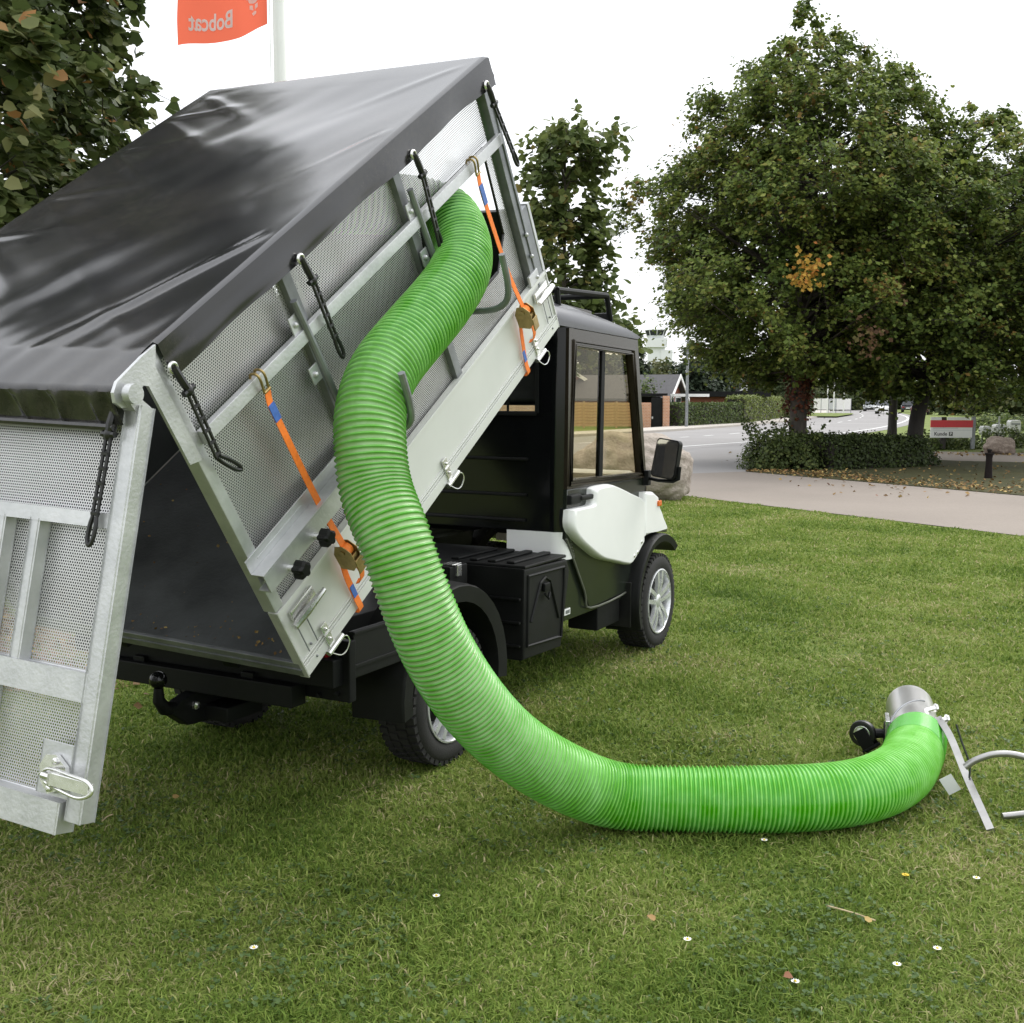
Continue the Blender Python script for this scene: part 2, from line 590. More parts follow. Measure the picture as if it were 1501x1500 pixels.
band('road', -0.9, 7.6, 0.008, G_ROAD)
band('kerb', 7.6, 7.75, 0.11, G_WALK, thick=0.12)
band('pavement', 7.75, 9.7, 0.112, G_WALK)
band('edge_line', -0.08, 0.08, 0.013, G_MARK)
ctr = offset_line(near, 4.0)
for i in range(8, len(ctr) - 12, 2):
    bm = NB()
    a, b = ctr[i], ctr[i] + (ctr[i + 1] - ctr[i]) * 0.75
    t = (b - a).normalized(); nn = Vector((-t.y, t.x, 0)) * 0.07
    bm.faces.new([bm.verts.new((q.x, q.y, 0.013)) for q in (a - nn, b - nn, b + nn, a + nn)])
    tag(done('centre_line', bm, G_MARK, None, False), kind='structure')

sheet('apron', [(-3.2, 24.5), (-0.6, 22.8), (2.6, 17.4), (4.92, 23.2), (5.75, 26.3), (6.5, 29.8), (8.1, 33.5), (10.0, 37.2),
                (8.6, 38.4), (5.4, 35.2)], 0.004, G_ROAD)
sheet('driveway', [(2.72, 17.24), (5.71, 12.24), (9.6, 5.7), (12.6, 9.9), (8.13, 17.49), (4.88, 23.27), (0.6, 20.9)], 0.0085, G_DRIVE)
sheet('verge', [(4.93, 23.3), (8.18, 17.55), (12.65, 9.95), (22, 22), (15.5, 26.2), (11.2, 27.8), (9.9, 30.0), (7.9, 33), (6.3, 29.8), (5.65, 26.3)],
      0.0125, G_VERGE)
sheet('second_path', [(9.95, 30.2), (11.2, 27.9), (15.5, 26.3), (24, 22), (27, 27), (16.8, 31.6), (12.5, 33.2)], 0.006, G_DRIVE)
sheet('soil_patch', [(-3.6, 5.6), (-2.1, 5.5), (-1.3, 6.6), (-1.9, 7.8), (-3.0, 8.6), (-4.6, 8.4), (-4.9, 6.8)], 0.004, G_SOIL)

# ================================================================== the truck
TR = thing('utility_truck', 'black and white open bed utility truck with its grey sided cargo bed tipped up', 'truck',
           VEH @ Vector((2.0, 0.69, 0)))
Y0, Y1 = 0.11, 1.265          # cab sides
YM = (Y0 + Y1) / 2


def mir(y):
    return 2 * YM - y


# chassis
for s in (0, 1):
    bm = NB()
    y = 0.42 if s == 0 else mir(0.42)
    box(bm, VEH, (0.18, y - 0.03, 0.42), (3.75, y + 0.03, 0.52), 0.005)
    done('chassis_rail', bm, M['black_satin'], TR)
for x in (0.35, 1.45, 2.15):
    bm = NB()
    box(bm, VEH, (x - 0.03, 0.45, 0.43), (x + 0.03, mir(0.45), 0.50), 0.004)
    done('cross_member', bm, M['black_satin'], TR)
bm = NB()      # rear subframe beam and plates under the bed
box(bm, VEH, (0.20, 0.05, 0.50), (0.26, mir(0.05), 0.60), 0.006)
box(bm, VEH, (0.16, 0.20, 0.42), (0.24, mir(0.20), 0.50), 0.006)
done('rear_beam', bm, M['black_satin'], TR)
bm = NB()
box(bm, VEH, (0.255, 0.02, 0.44), (0.295, 0.26, 0.66), 0.006)
for dx, dz in ((0.05, 0.47), (0.05, 0.60), (0.2, 0.47), (0.13, 0.455)):
    lathe(bm, VEH @ Matrix.Translation((0.25, 0.02 + dx, dz)), [(0.009, 0), (0.009, -0.012), (0.004, -0.014)], 8, 'x')
done('tail_plate', bm, M['black_satin'], TR)
for s in (0, 1):
    y = 0.10 if s == 0 else mir(0.16)
    bm = NB()
    box(bm, VEH, (0.225, y, 0.565), (0.262, y + 0.055, 0.63), 0.008)
    done('tail_light', bm, M['red_lens'], TR)
bm = NB()      # long side skirt panel behind the rear wheel
box(bm, VEH, (0.30, 0.035, 0.515), (0.74, 0.06, 0.685), 0.006)
box(bm, VEH, (0.30, 0.028, 0.553), (0.74, 0.036, 0.567), 0.002)
box(bm, VEH, (0.30, 0.030, 0.672), (0.74, 0.036, 0.684), 0.002)
done('side_skirt', bm, M['black_plastic'], TR)
bm = NB()
box(bm, VEH, (0.30, mir(0.06), 0.515), (0.74, mir(0.035), 0.685), 0.006)
done('side_skirt', bm, M['black_plastic'], TR)
# tow bar
bm = NB()
prism(bm, VEH, [(0.06, 0.36), (0.14, 0.30), (0.40, 0.28), (0.45, 0.36), (0.40, 0.42), (0.20, 0.42), (0.10, 0.40)], 0.665, 0.715, 'xz', 0.006)
tube(bm, [VEH @ Vector(p) for p in ((0.10, 0.69, 0.37), (0.045, 0.69, 0.385), (0.02, 0.69, 0.42), (0.02, 0.69, 0.465))], [0.026, 0.026, 0.022, 0.017], 12)
box(bm, VEH, (0.22, 0.55, 0.30), (0.42, 0.83, 0.36), 0.01)
TOW = done('tow_bar', bm, M['black_satin'], TR)
bm = NB()
bmesh.ops.create_uvsphere(bm, u_segments=20, v_segments=12, radius=0.032, matrix=VEH @ Matrix.Translation((0.02, 0.69, 0.495)))
done('tow_ball', bm, M['black_gloss'], TOW)
bm = NB()
lathe(bm, VEH @ Matrix.Translation((0.17, 0.655, 0.37)), [(0.016, 0.01), (0.016, -0.004), (0.006, -0.008)], 6, 'y')
done('bolt', bm, M['zinc'], TOW)
bm = NB()
prism(bm, VEH @ Matrix.Translation((0.46, 0.44, 0.40)), [(-0.10, -0.02), (0.06, -0.04), (0.10, 0.0), (0.06, 0.03), (-0.10, 0.03)], -0.07, 0.07, 'xz', 0.015)
done('exhaust_shield', bm, M['galv_dark'], TR)
# tipping ram and bed bearers (dark, beneath the bed)
bm = NB()
pa, pb = VEH @ Vector((1.55, YM, 0.50)), BED @ Vector((1.15, 0.69, -0.05))
tube(bm, [pa, pa.lerp(pb, 0.55)], 0.045, 14)
RAM = done('tipping_ram', bm, M['black_satin'], TR)
bm = NB()
tube(bm, [pa.lerp(pb, 0.5), pb], 0.028, 14)
done('ram_rod', bm, M['zinc'], RAM)


# wheels
def wheel(x, y, outer):
    MX = VEH @ Matrix.Translation((x, y, 0.29)) @ (Matrix.Rotation(0, 4, 'Z') if outer < 0 else Matrix.Rotation(PI, 4, 'Z'))
    bm = NB()                                # brake drum and hub, local -y is the outside
    lathe(bm, MX, [(0.02, 0.034), (0.05, 0.036), (0.12, 0.05), (0.12, 0.13), (0.03, 0.14)], 24)
    w = done('wheel', bm, M['black_satin'], TR)
    bm = NB()
    R = 0.29
    prof = [(0.192, 0.004), (0.200, -0.004), (0.225, -0.012), (0.255, -0.010), (0.272, 0.002), (0.281, 0.020), (0.284, 0.05), (0.285, 0.085),
            (0.284, 0.12), (0.281, 0.150), (0.272, 0.168), (0.255, 0.180), (0.225, 0.182), (0.200, 0.174), (0.192, 0.166)]
    lathe(bm, MX, prof, 48, 'y', False)
    # remove lathe end caps
    for f in [f for f in bm.faces if len(f.verts) > 4]:
        bm.faces.remove(f)
    for k in range(44):                      # tread and shoulder blocks
        for (a0, a1, r0, r1, ph) in ((0.000, 0.036, 0.262, 0.289, 0.0), (0.044, 0.080, 0.272, 0.291, 0.5), (0.090, 0.126, 0.272, 0.291, 0.0), (0.134, 0.170, 0.262, 0.289, 0.5)):
            t = 2 * PI * (k + ph) / 44
            RM = MX @ Matrix.Rotation(-t, 4, 'Y')
            box(bm, RM, (r0, a0, -0.0135), (r1, a1, 0.0135), 0.0)
    done('tyre', bm, M['rubber'], w, True, 0.7)
    bm = NB()
    lathe(bm, MX, [(0.196, -0.002), (0.197, -0.010), (0.190, -0.012), (0.184, -0.004), (0.178, 0.030), (0.172, 0.10), (0.19, 0.165), (0.196, 0.168)], 48, 'y', False)
    for f in [f for f in bm.faces if len(f.verts) > 4]:
        bm.faces.remove(f)
    lathe(bm, MX, [(0.055, 0.03), (0.055, 0.008), (0.035, -0.004), (0.012, -0.006)], 24)
    for k in range(5):
        for d in (-0.17, 0.17):
            t = 2 * PI * k / 5 + 0.3
            ca, sa = math.cos(t), math.sin(t)
            p0 = Vector((0.045 * math.cos(t + d * 2.2), 0.010, 0.045 * math.sin(t + d * 2.2)))
            p1 = Vector((0.184 * math.cos(t + d * 1.15), 0.0, 0.184 * math.sin(t + d * 1.15)))
            wd = (MX.to_3x3() @ Vector((-sa, 0, ca)))
            ribbon(bm, [MX @ p0, MX @ ((p0 + p1) / 2 + Vector((0, -0.006, 0))), MX @ p1], wd, 0.026, 0.022)
    done('rim', bm, M['alloy'], w, True, 0.6)
    return w


for wx in (1.002, 3.437):
    wheel(wx, 0.055, -1)
    wheel(wx, mir(0.055), 1)
bm = NB()
tube(bm, [VEH @ Vector((1.002, 0.2, 0.29)), VEH @ Vector((1.002, mir(0.2), 0.29))], 0.04, 12)
done('axle', bm, M['black_satin'], TR)
bm = NB()
tube(bm, [VEH @ Vector((3.437, 0.2, 0.29)), VEH @ Vector((3.437, mir(0.2), 0.29))], 0.03, 12)
done('axle', bm, M['black_satin'], TR)


def flare(x, zc, r0, r1, y_out, y_in, a0, a1, squash=1.0, n=18):
    bm = NB()
    rows = []
    for i in range(n + 1):
        t = math.radians(a0 + (a1 - a0) * i / n)
        c, s = math.cos(t), math.sin(t) * squash
        rows.append([bm.verts.new(VEH @ Vector((x + r * c, y, zc + r * s))) for r, y in
                     ((r0, y_out + 0.02), (r0, y_out), (r1 - 0.008, y_out - 0.006), (r1, y_out + 0.008), (r1 + 0.015, y_in), (r0 - 0.004, y_in))])
    for i in range(n):
        for k in range(6):
            bm.faces.new((rows[i][k], rows[i + 1][k], rows[i + 1][(k + 1) % 6], rows[i][(k + 1) % 6]))
    bm.faces.new(rows[0]); bm.faces.new(rows[-1][::-1])
    return bm


done('mudguard', flare(1.0, 0.34, 0.345, 0.42, 0.02, 0.24, -8, 188, 0.98), M['black_plastic'], TR)
done('mudguard', flare(1.0, 0.34, 0.345, 0.42, mir(0.02), mir(0.24), -8, 188, 0.98), M['black_plastic'], TR)
done('wheel_arch', flare(3.437, 0.33, 0.345, 0.395, 0.035, 0.24, 48, 205, 0.94), M['black_plastic'], TR)
done('wheel_arch', flare(3.437, 0.33, 0.345, 0.395, mir(0.035), mir(0.24), 48, 205, 0.94), M['black_plastic'], TR)
for s in (0, 1):
    bm = NB()
    y = (0.07, 0.26) if s == 0 else (mir(0.26), mir(0.07))
    box(bm, VEH, (3.02, y[0], 0.20), (3.035, y[1], 0.46), 0.003)
    done('mud_flap', bm, M['rubber_strap'], TR)
    bm = NB()
    y = (0.12, 0.30) if s == 0 else (mir(0.30), mir(0.12))
    box(bm, VEH, (2.66, y[0], 0.24), (2.98, y[1], 0.44), 0.01)
    done('underfloor_box', bm, M['black_satin'], TR)

# deck between cab and bed, side lockers
bm = NB()
box(bm, VEH, (1.55, 0.42, 0.69), (2.19, mir(0.42), 0.735), 0.006)
box(bm, VEH, (0.30, 0.40, 0.55), (1.6, mir(0.40), 0.62), 0.006)
done('deck_plate', bm, M['black_satin'], TR)


def locker(sy):
    def y(v): return v if sy == 0 else mir(v)
    def yy(a, b): return (min(y(a), y(b)), max(y(a), y(b)))
    bm = NB()
    a, b = yy(0.045, 0.50)
    poly = [(1.63, 0.30), (2.04, 0.285), (2.135, 0.655), (2.10, 0.715), (1.64, 0.725)]
    prism(bm, VEH, poly, a, b, 'xz', 0.014) if sy == 0 else prism(bm, VEH, poly, a, b, 'xz')
    box(bm, VEH, (1.655, *([yy(0.05, 0.50)[0]]), 0.722), (2.10, yy(0.05, 0.50)[1], 0.738), 0.006)
    for k, z in enumerate((0.36, 0.47, 0.58)):
        box(bm, VEH, (1.615, yy(0.06, 0.22)[0], z), (1.632, yy(0.06, 0.22)[1], z + 0.012), 0.003)
    L = done('side_locker', bm, M['black_plastic'], TR)
    for k in range(4):
        bm = NB()
        a2, b2 = yy(0.12 + k * 0.10, 0.165 + k * 0.10)
        box(bm, VEH, (1.68, a2, 0.738), (2.07, b2, 0.752), 0.006)
        done('lid_slat', bm, M['black_plastic'], L)
    if sy == 0:
        bm = NB()                                # raised door frame, recessed triangle, latch
        fr = [(1.66, 0.362), (1.67, 0.69), (2.055, 0.683), (2.06, 0.60), (2.03, 0.34), (1.985, 0.345)]
        tube(bm, [VEH @ Vector((p[0], 0.043, p[1])) for p in fr], 0.008, 6, False, True)
        tri = [(1.70, 0.47), (1.80, 0.64), (1.85, 0.66), (1.90, 0.64), (2.00, 0.44)]
        tube(bm, [VEH @ Vector((p[0], 0.042, p[1])) for p in tri], 0.007, 6)
        done('locker_door', bm, M['black_plastic'], L)
        bm = NB()
        box(bm, VEH, (1.815, 0.026, 0.595), (1.875, 0.046, 0.635), 0.006)
        tube(bm, [VEH @ Vector(p) for p in ((1.82, 0.03, 0.585), (1.845, 0.022, 0.56), (1.87, 0.03, 0.585))], 0.006, 6)
        done('latch', bm, M['black_satin'], L)


locker(0); locker(1)
bm = NB()
box(bm, VEH, (1.40, 0.30, 0.64), (1.56, 0.44, 0.75), 0.01)
done('battery_isolator', bm, M['black_plastic'], TR)
bm = NB()
box(bm, VEH, (1.44, 0.285, 0.70), (1.48, 0.302, 0.755), 0.004)
box(bm, VEH, (1.42, 0.30, 0.752), (1.50, 0.36, 0.758), 0.002)
done('bracket', bm, M['zinc'], TR)

# cab: rear wall with window opening, pillars, floor, front
XR = 2.19
bm = NB()
box(bm, VEH, (XR, Y0 + 0.07, 0.83), (XR + 0.05, mir(Y0 + 0.07), 1.425), 0.008)          # below window
box(bm, VEH, (XR, Y0 + 0.07, 1.76), (XR + 0.05, mir(Y0 + 0.07), 1.88), 0.008)           # above window
box(bm, VEH, (XR, 0.262, 1.42), (XR + 0.05, mir(0.262), 1.432), 0.003)
box(bm, VEH, (XR, Y0 + 0.07, 1.42), (XR + 0.05, 0.264, 1.77), 0.004)
box(bm, VEH, (XR, mir(0.264), 1.42), (XR + 0.05, mir(Y0 + 0.07), 1.77), 0.004)
REAR = done('cab_rear_wall', bm, M['black_gloss'], TR)
for z, y0 in ((1.198, 0.31), (1.015, 0.318), (0.885, 0.324)):
    bm = NB()
    box(bm, VEH, (XR - 0.022, y0, z - 0.008), (XR + 0.004, mir(y0), z + 0.008), 0.005)
    done('rear_slat', bm, M['black_plastic'], REAR)
bm = NB()                                   # frame round the rear window
for (a, b) in (((XR - 0.012, 0.262, 1.418), (XR, mir(0.262), 1.44)), ((XR - 0.012, 0.262, 1.75), (XR, mir(0.262), 1.77)),
               ((XR - 0.012, 0.250, 1.43), (XR, 0.272, 1.76)), ((XR - 0.012, mir(0.272), 1.43), (XR, mir(0.25), 1.76))):
    box(bm, VEH, a, b, 0.005)
done('window_frame', bm, M['black_satin'], REAR)
bm = NB()
box(bm, VEH, (XR + 0.018, 0.268, 1.434), (XR + 0.023, mir(0.268), 1.758))
done('rear_window', bm, M['clear'], TR, False)
bm = NB()
box(bm, VEH, (XR - 0.010, 0.42, 1.44), (XR - 0.002, 0.432, 1.75), 0.002)
done('wiper_bar', bm, M['black_satin'], TR)

for s in (0, 1):                            # rounded rear corner pillars
    bm = NB()
    pts = []
    rad = 0.075
    for i in range(9):
        t = math.radians(180 + 90 * i / 8)
        pts.append((XR + rad + rad * math.cos(t), Y0 + rad + rad * math.sin(t)))
    pts += [(XR + 0.10, Y0), (XR + 0.10, Y0 + 0.05), (XR + 0.05, Y0 + rad)]
    if s: pts = [(a, mir(b)) for a, b in pts][::-1]
    prism(bm, VEH, pts, 0.70, 1.88, 'xy')
    done('corner_pillar', bm, M['black_gloss'], TR)
    bm = NB()                               # white lower corner panel
    pts = []
    rad = 0.08
    for i in range(9):
        t = math.radians(180 + 90 * i / 8)
        pts.append((XR - 0.006 + rad + rad * math.cos(t), Y0 - 0.006 + rad + rad * math.sin(t)))
    outer = [(XR - 0.006, 0.43)] + pts + [(XR + 0.13, Y0 - 0.006)]
    inner = [(XR + 0.13, Y0 + 0.01), (XR + 0.07, Y0 + 0.02), (XR + 0.02, Y0 + 0.08), (XR + 0.01, 0.43)]
    ring = outer + inner
    if s: ring = [(a, mir(b)) for a, b in ring][::-1]
    prism(bm, VEH, ring, 0.69, 0.832, 'xy')
    # front edge leans forward as it drops
    for v in bm.verts:
        lv = VEH.inverted() @ v.co
        if lv.x > XR + 0.12:
            lv.x = XR + 0.06 + (0.832 - lv.z) / 0.142 * 0.075
            v.co = VEH @ lv
    done('white_corner_panel', bm, M['white'], TR)
    bm = NB()                               # sill and body below
    y = (Y0 + 0.01, Y0 + 0.10) if s == 0 else (mir(Y0 + 0.10), mir(Y0 + 0.01))
    prism(bm, VEH, [(2.20, 0.69), (2.14, 0.40), (2.155, 0.37), (3.02, 0.36), (3.10, 0.50), (3.12, 0.69)], y[0], y[1], 'xz', 0.01)
    done('sill_panel', bm, M['door_green'], TR)
    bm = NB()
    y = (Y0 - 0.004, Y0 + 0.05) if s == 0 else (mir(Y0 + 0.05), mir(Y0 - 0.004))
    prism(bm, VEH, [(3.03, 0.42), (3.08, 0.40), (3.15, 0.50), (3.20, 0.66), (3.30, 0.76), (3.34, 1.06), (3.26, 1.06), (3.24, 0.72), (3.12, 0.60)], y[0], y[1], 'xz', 0.006)
    done('front_hinge_panel', bm, M['black_satin'], TR)
    bm = NB()                               # windscreen pillar
    y = Y0 + 0.035 if s == 0 else mir(Y0 + 0.035)
    tube(bm, [VEH @ Vector((3.17, y, 1.87)), VEH @ Vector((3.34, y, 1.05)), VEH @ Vector((3.40, y, 0.80))], 0.03, 10)
    done('windscreen_pillar', bm, M['bronze'], TR)

bm = NB()
box(bm, VEH, (2.24, Y0 + 0.06, 0.40), (3.42, mir(Y0 + 0.06), 0.44), 0.005)
done('cab_floor', bm, M['black_satin'], TR)
# nose: rounded white bonnet seen beyond the front wheel
bm = NB()
nose = [(3.208, 0.70), (3.210, 0.965), (3.34, 0.96), (3.43, 0.925), (3.46, 0.86), (3.475, 0.80), (3.55, 0.775), (3.60, 0.73), (3.60, 0.69), (3.42, 0.735), (3.30, 0.72)]
for s in (0, 1):
    bm = NB()
    y = (Y0 - 0.05, Y0 + 0.12) if s == 0 else (mir(Y0 + 0.12), mir(Y0 - 0.05))
    if s == 0: prism(bm, VEH, nose, y[0], y[1], 'xz', 0.02, 3)
    else: prism(bm, VEH, nose, y[0], y[1], 'xz')
    fd = done('front_fender', bm, M['white'], TR)
    bm = NB()
    yy_ = (Y0 - 0.062, Y0 - 0.046) if s == 0 else (mir(Y0 - 0.046), mir(Y0 - 0.062))
    box(bm, VEH, (3.40, yy_[0], 0.868), (3.452, yy_[1], 0.902), 0.006)
    done('indicator', bm, M['amber'], fd)
bm = NB()
prism(bm, VEH, [(3.38, 0.60), (3.38, 1.06), (3.50, 1.02), (3.72, 0.86), (3.80, 0.70), (3.80, 0.42), (3.70, 0.38), (3.70, 0.60)], Y0 + 0.12, mir(Y0 + 0.12), 'xz', 0.02)
done('bonnet', bm, M['white'], TR)
bm = NB()
A = [VEH @ Vector(p) for p in ((3.19, Y0 + 0.05, 1.84), (3.19, mir(Y0 + 0.05), 1.84), (3.40, mir(Y0 + 0.05), 1.07), (3.40, Y0 + 0.05, 1.07))]
off = VEH.to_3x3() @ Vector((0.006, 0, 0))
va = [bm.verts.new(p) for p in A]; vb = [bm.verts.new(p + off) for p in A]
bm.faces.new(va); bm.faces.new(vb[::-1])
for i in range(4): bm.faces.new((va[i], vb[i], vb[(i + 1) % 4], va[(i + 1) % 4]))
done('windscreen', bm, M['clear'], TR, False)
bm = NB()
box(bm, VEH, (3.12, Y0 + 0.08, 0.98), (3.38, mir(Y0 + 0.08), 1.08), 0.03)
done('dashboard', bm, M['dash'], TR)

# roof with rounded edge
bm = NB()
rp = [(2.10, 1.862), (3.16, 1.845), (3.20, 1.86), (3.10, 1.905), (2.80, 1.945), (2.40, 1.975), (2.14, 1.975), (2.085, 1.945), (2.075, 1.89)]
rows = []
for y, s, dz in ((Y0 - 0.005, 1.0, 0.0), (Y0 + 0.035, 1.0, 0.028), (Y0 + 0.10, 1.0, 0.045), (YM, 1.0, 0.06), (mir(Y0 + 0.10), 1, 0.045), (mir(Y0 + 0.035), 1, 0.028), (mir(Y0 - 0.005), 1, 0)):
    rows.append([bm.verts.new(VEH @ Vector((a, y, b if b < 1.88 else (1.862 + (b - 1.862) * (0.35 + 0.65 * min(1, dz / 0.045)) + (dz * 0.25))))) for a, b in rp])
for i in range(len(rows) - 1):
    for k in range(len(rp)):
        bm.faces.new((rows[i][k], rows[i + 1][k], rows[i + 1][(k + 1) % len(rp)], rows[i][(k + 1) % len(rp)]))
bm.faces.new(rows[0]); bm.faces.new(rows[-1][::-1])
ROOF = done('roof', bm, M['roof'], TR, True, 0.9)
bm = NB()
prism(bm, VEH, [(2.16, 1.965), (2.20, 1.995), (2.74, 1.978), (2.76, 1.935), (2.2, 1.955)], Y0 + 0.10, Y0 + 0.125, 'xz', 0.006)
done('roof_rail', bm, M['bronze'], ROOF)
bm = NB()
for a, b in (((2.28, 2.05), (2.92, 2.075)), ((2.92, 2.075), (2.98, 1.94)), ((2.28, 2.05), (2.30, 1.95))):
    tube(bm, [VEH @ Vector((a[0], 0.20, a[1])), VEH @ Vector((b[0], 0.20, b[1]))], 0.016, 8)
    tube(bm, [VEH @ Vector((a[0], mir(0.20), a[1])), VEH @ Vector((b[0], mir(0.20), b[1]))], 0.016, 8)
tube(bm, [VEH @ Vector((2.92, 0.20, 2.075)), VEH @ Vector((2.92, mir(0.20), 2.075))], 0.016, 8)
tube(bm, [VEH @ Vector((2.28, 0.20, 2.05)), VEH @ Vector((2.28, mir(0.20), 2.05))], 0.016, 8)
done('roof_rack', bm, M['black_satin'], ROOF)
bm = NB()
box(bm, VEH, (2.96, 0.20, 1.935), (3.02, 0.30, 1.985), 0.01)
WL = done('work_light', bm, M['black_plastic'], ROOF)

# right door (and its twin on the left)
def domed_panel(bm, s, yp):
    """replace the flat outer face by rounded shoulders that close towards the middle"""
    inv = VEH.inverted()
    ye = yp[0] if s == 0 else yp[1]
    face = max((f for f in bm.faces if len(f.verts) > 20), key=lambda f: -abs(sum((inv @ v.co).y for v in f.verts) / len(f.verts) - ye))
    ring = list(face.verts)
    bm.faces.remove(face)
    cx_, cz_ = 2.80, 0.80
    sg = 1 if s == 0 else -1
    base = [inv @ v.co for v in ring]
    for v, b_ in zip(ring, base):
        v.co = VEH @ Vector((b_.x, b_.y + sg * 0.036, b_.z))
    prev = ring
    cx_, cz_ = 2.80, 0.835
    for k_, dy in ((0.995, 0.027), (0.986, 0.017), (0.973, 0.009), (0.956, 0.003), (0.93, 0.0)):
        row = [bm.verts.new(VEH @ Vector((cx_ + (b_.x - cx_) * k_, b_.y + sg * dy, cz_ + (b_.z - cz_) * k_))) for b_ in base]
        for k in range(len(row)):
            bm.faces.new((prev[k], prev[(k + 1) % len(row)], row[(k + 1) % len(row)], row[k]))
        prev = row
    bm.faces.new(prev)


def door(s):
    def y(a, b): return (a, b) if s == 0 else (mir(b), mir(a))
    out = [(2.225, 1.855), (3.155, 1.84), (3.325, 1.06), (3.27, 0.80), (3.18, 0.62), (3.11, 0.49), (3.045, 0.405), (2.52, 0.395), (2.44, 0.50), (2.21, 0.80)]
    gl = [(2.31, 1.765), (3.06, 1.752), (3.235, 1.080), (2.275, 1.100)]
    bm = NB()
    # ring frame between outline and the glass opening, upper part; solid below
    yo, yi = y(Y0 - 0.006, Y0 + 0.030)
    up = [out[0], out[1], out[2], (3.31, 1.02), (2.222, 1.03)]
    holes = gl
    n_ = [(2.225, 1.855), (3.155, 1.84), (3.325, 1.05), (2.22, 1.05)]
    for i in range(4):
        a, b, c, d = n_[i], n_[(i + 1) % 4], gl[(i + 1) % 4], gl[i]
        prism(bm, VEH, [a, b, c, d], yo, yi, 'xz')
    D = done('door', bm, M['bronze'], TR)
    bm = NB()
    prism(bm, VEH, [(2.22, 1.05), (3.325, 1.05)] + out[3:], yo, yi, 'xz', 0.008 if s == 0 else 0)
    done('door_lower', bm, M['door_green'], D)
    bm = NB()                               # paler seam line round the lower door
    yt_ = Y0 - 0.008 if s == 0 else mir(Y0 - 0.008)
    tube(bm, smooth_path([VEH @ Vector((a, yt_, b)) for a, b in out[5:][::-1]], 4), 0.006, 6)
    done('door_edge', bm, M['edge_trim'], D)
    bm = NB()                               # raised window frame profiles
    for k, (m_, w_) in enumerate(((0.030, 0.010), (0.008, 0.008))):
        q = [(gl[0][0] - m_, gl[0][1] + m_), (gl[1][0] + m_, gl[1][1] + m_), (gl[2][0] + m_ * 1.2, gl[2][1] - m_), (gl[3][0] - m_ * 1.1, gl[3][1] - m_)]
        yt = Y0 - 0.008 if s == 0 else mir(Y0 - 0.008)
        tube(bm, [VEH @ Vector((a, yt, b)) for a, b in q], w_, 6, False, True)
    done('window_frame', bm, M['bronze'], D)
    bm = NB()
    yg = y(Y0 + 0.010, Y0 + 0.014)
    prism(bm, VEH, [gl[0], (2.68, 1.759), (2.66, 1.092), gl[3]], yg[0], yg[1], 'xz')
    done('window_pane', bm, M['tint'], D, False)
    bm = NB()
    yg = y(Y0 + 0.018, Y0 + 0.022)
    prism(bm, VEH, [(2.66, 1.759), gl[1], gl[2], (2.64, 1.092)], yg[0], yg[1], 'xz')
    done('window_pane', bm, M['tint'], D, False)
    bm = NB()
    ym = y(Y0 + 0.002, Y0 + 0.024)
    prism(bm, VEH, [(2.665, 1.76), (2.705, 1.76), (2.688, 1.09), (2.640, 1.09)], ym[0], ym[1], 'xz')
    done('window_bar', bm, M['black_satin'], D)
    bm = NB()
    yp = y(Y0 - 0.062, Y0 - 0.004)
    wp = [(2.165, 0.95), (2.268, 0.953), (2.399, 0.953), (2.436, 0.966), (2.442, 1.010), (2.462, 1.044), (2.623, 1.049), (2.716, 1.040), (2.953, 0.981), (3.20, 0.907),
          (3.20, 0.716), (3.18, 0.68), (3.15, 0.661), (2.995, 0.576), (2.90, 0.580), (2.771, 0.608), (2.558, 0.655), (2.406, 0.717), (2.249, 0.794), (2.160, 0.866)]
    wp = [(min(a + 0.015, 3.188), b) for a, b in wp]
    wp = [(q.x, q.z) for q in smooth_path([Vector((a, 0, b)) for a, b in wp + wp[:1]], 3)[:-1]]
    prism(bm, VEH, wp, yp[0], yp[1], 'xz', 0.0)
    domed_panel(bm, s, yp)
    done('white_door_panel', bm, M['white'], D, True, 0.9)
    for px, pz in ((3.12, 0.685), (3.06, 0.632), (3.01, 0.618)):
        bm = NB()
        yb = Y0 - 0.060 if s == 0 else mir(Y0 - 0.060)
        lathe(bm, VEH @ Matrix.Translation((px, yb, pz)), [(0.011, 0.004), (0.011, -0.004), (0.006, -0.007)] if s == 0 else [(0.011, -0.004), (0.011, 0.004), (0.006, 0.007)], 8)
        done('bolt', bm, M['zinc'], D)
    bm = NB()
    yh = y(Y0 - 0.035, Y0 - 0.004)
    box(bm, VEH, (2.21, yh[0], 0.972), (2.34, yh[1], 1.022), 0.01)
    yh = y(Y0 - 0.045, Y0 - 0.020)
    box(bm, VEH, (2.32, yh[0], 0.985), (2.47, yh[1], 1.012), 0.008)
    done('door_handle', bm, M['black_plastic'], D)


door(0); door(1)
# number badge on the sill
bm = NB()
box(bm, VEH, (2.222, Y0 + 0.004, 0.402), (2.29, Y0 + 0.009, 0.434))
BD = done('sticker', bm, M['white'], TR)
bm = NB()
box(bm, VEH, (2.234, Y0 + 0.001, 0.410), (2.278, Y0 + 0.0035, 0.427))
done('sticker_mark', bm, M['galv_dark'], BD)


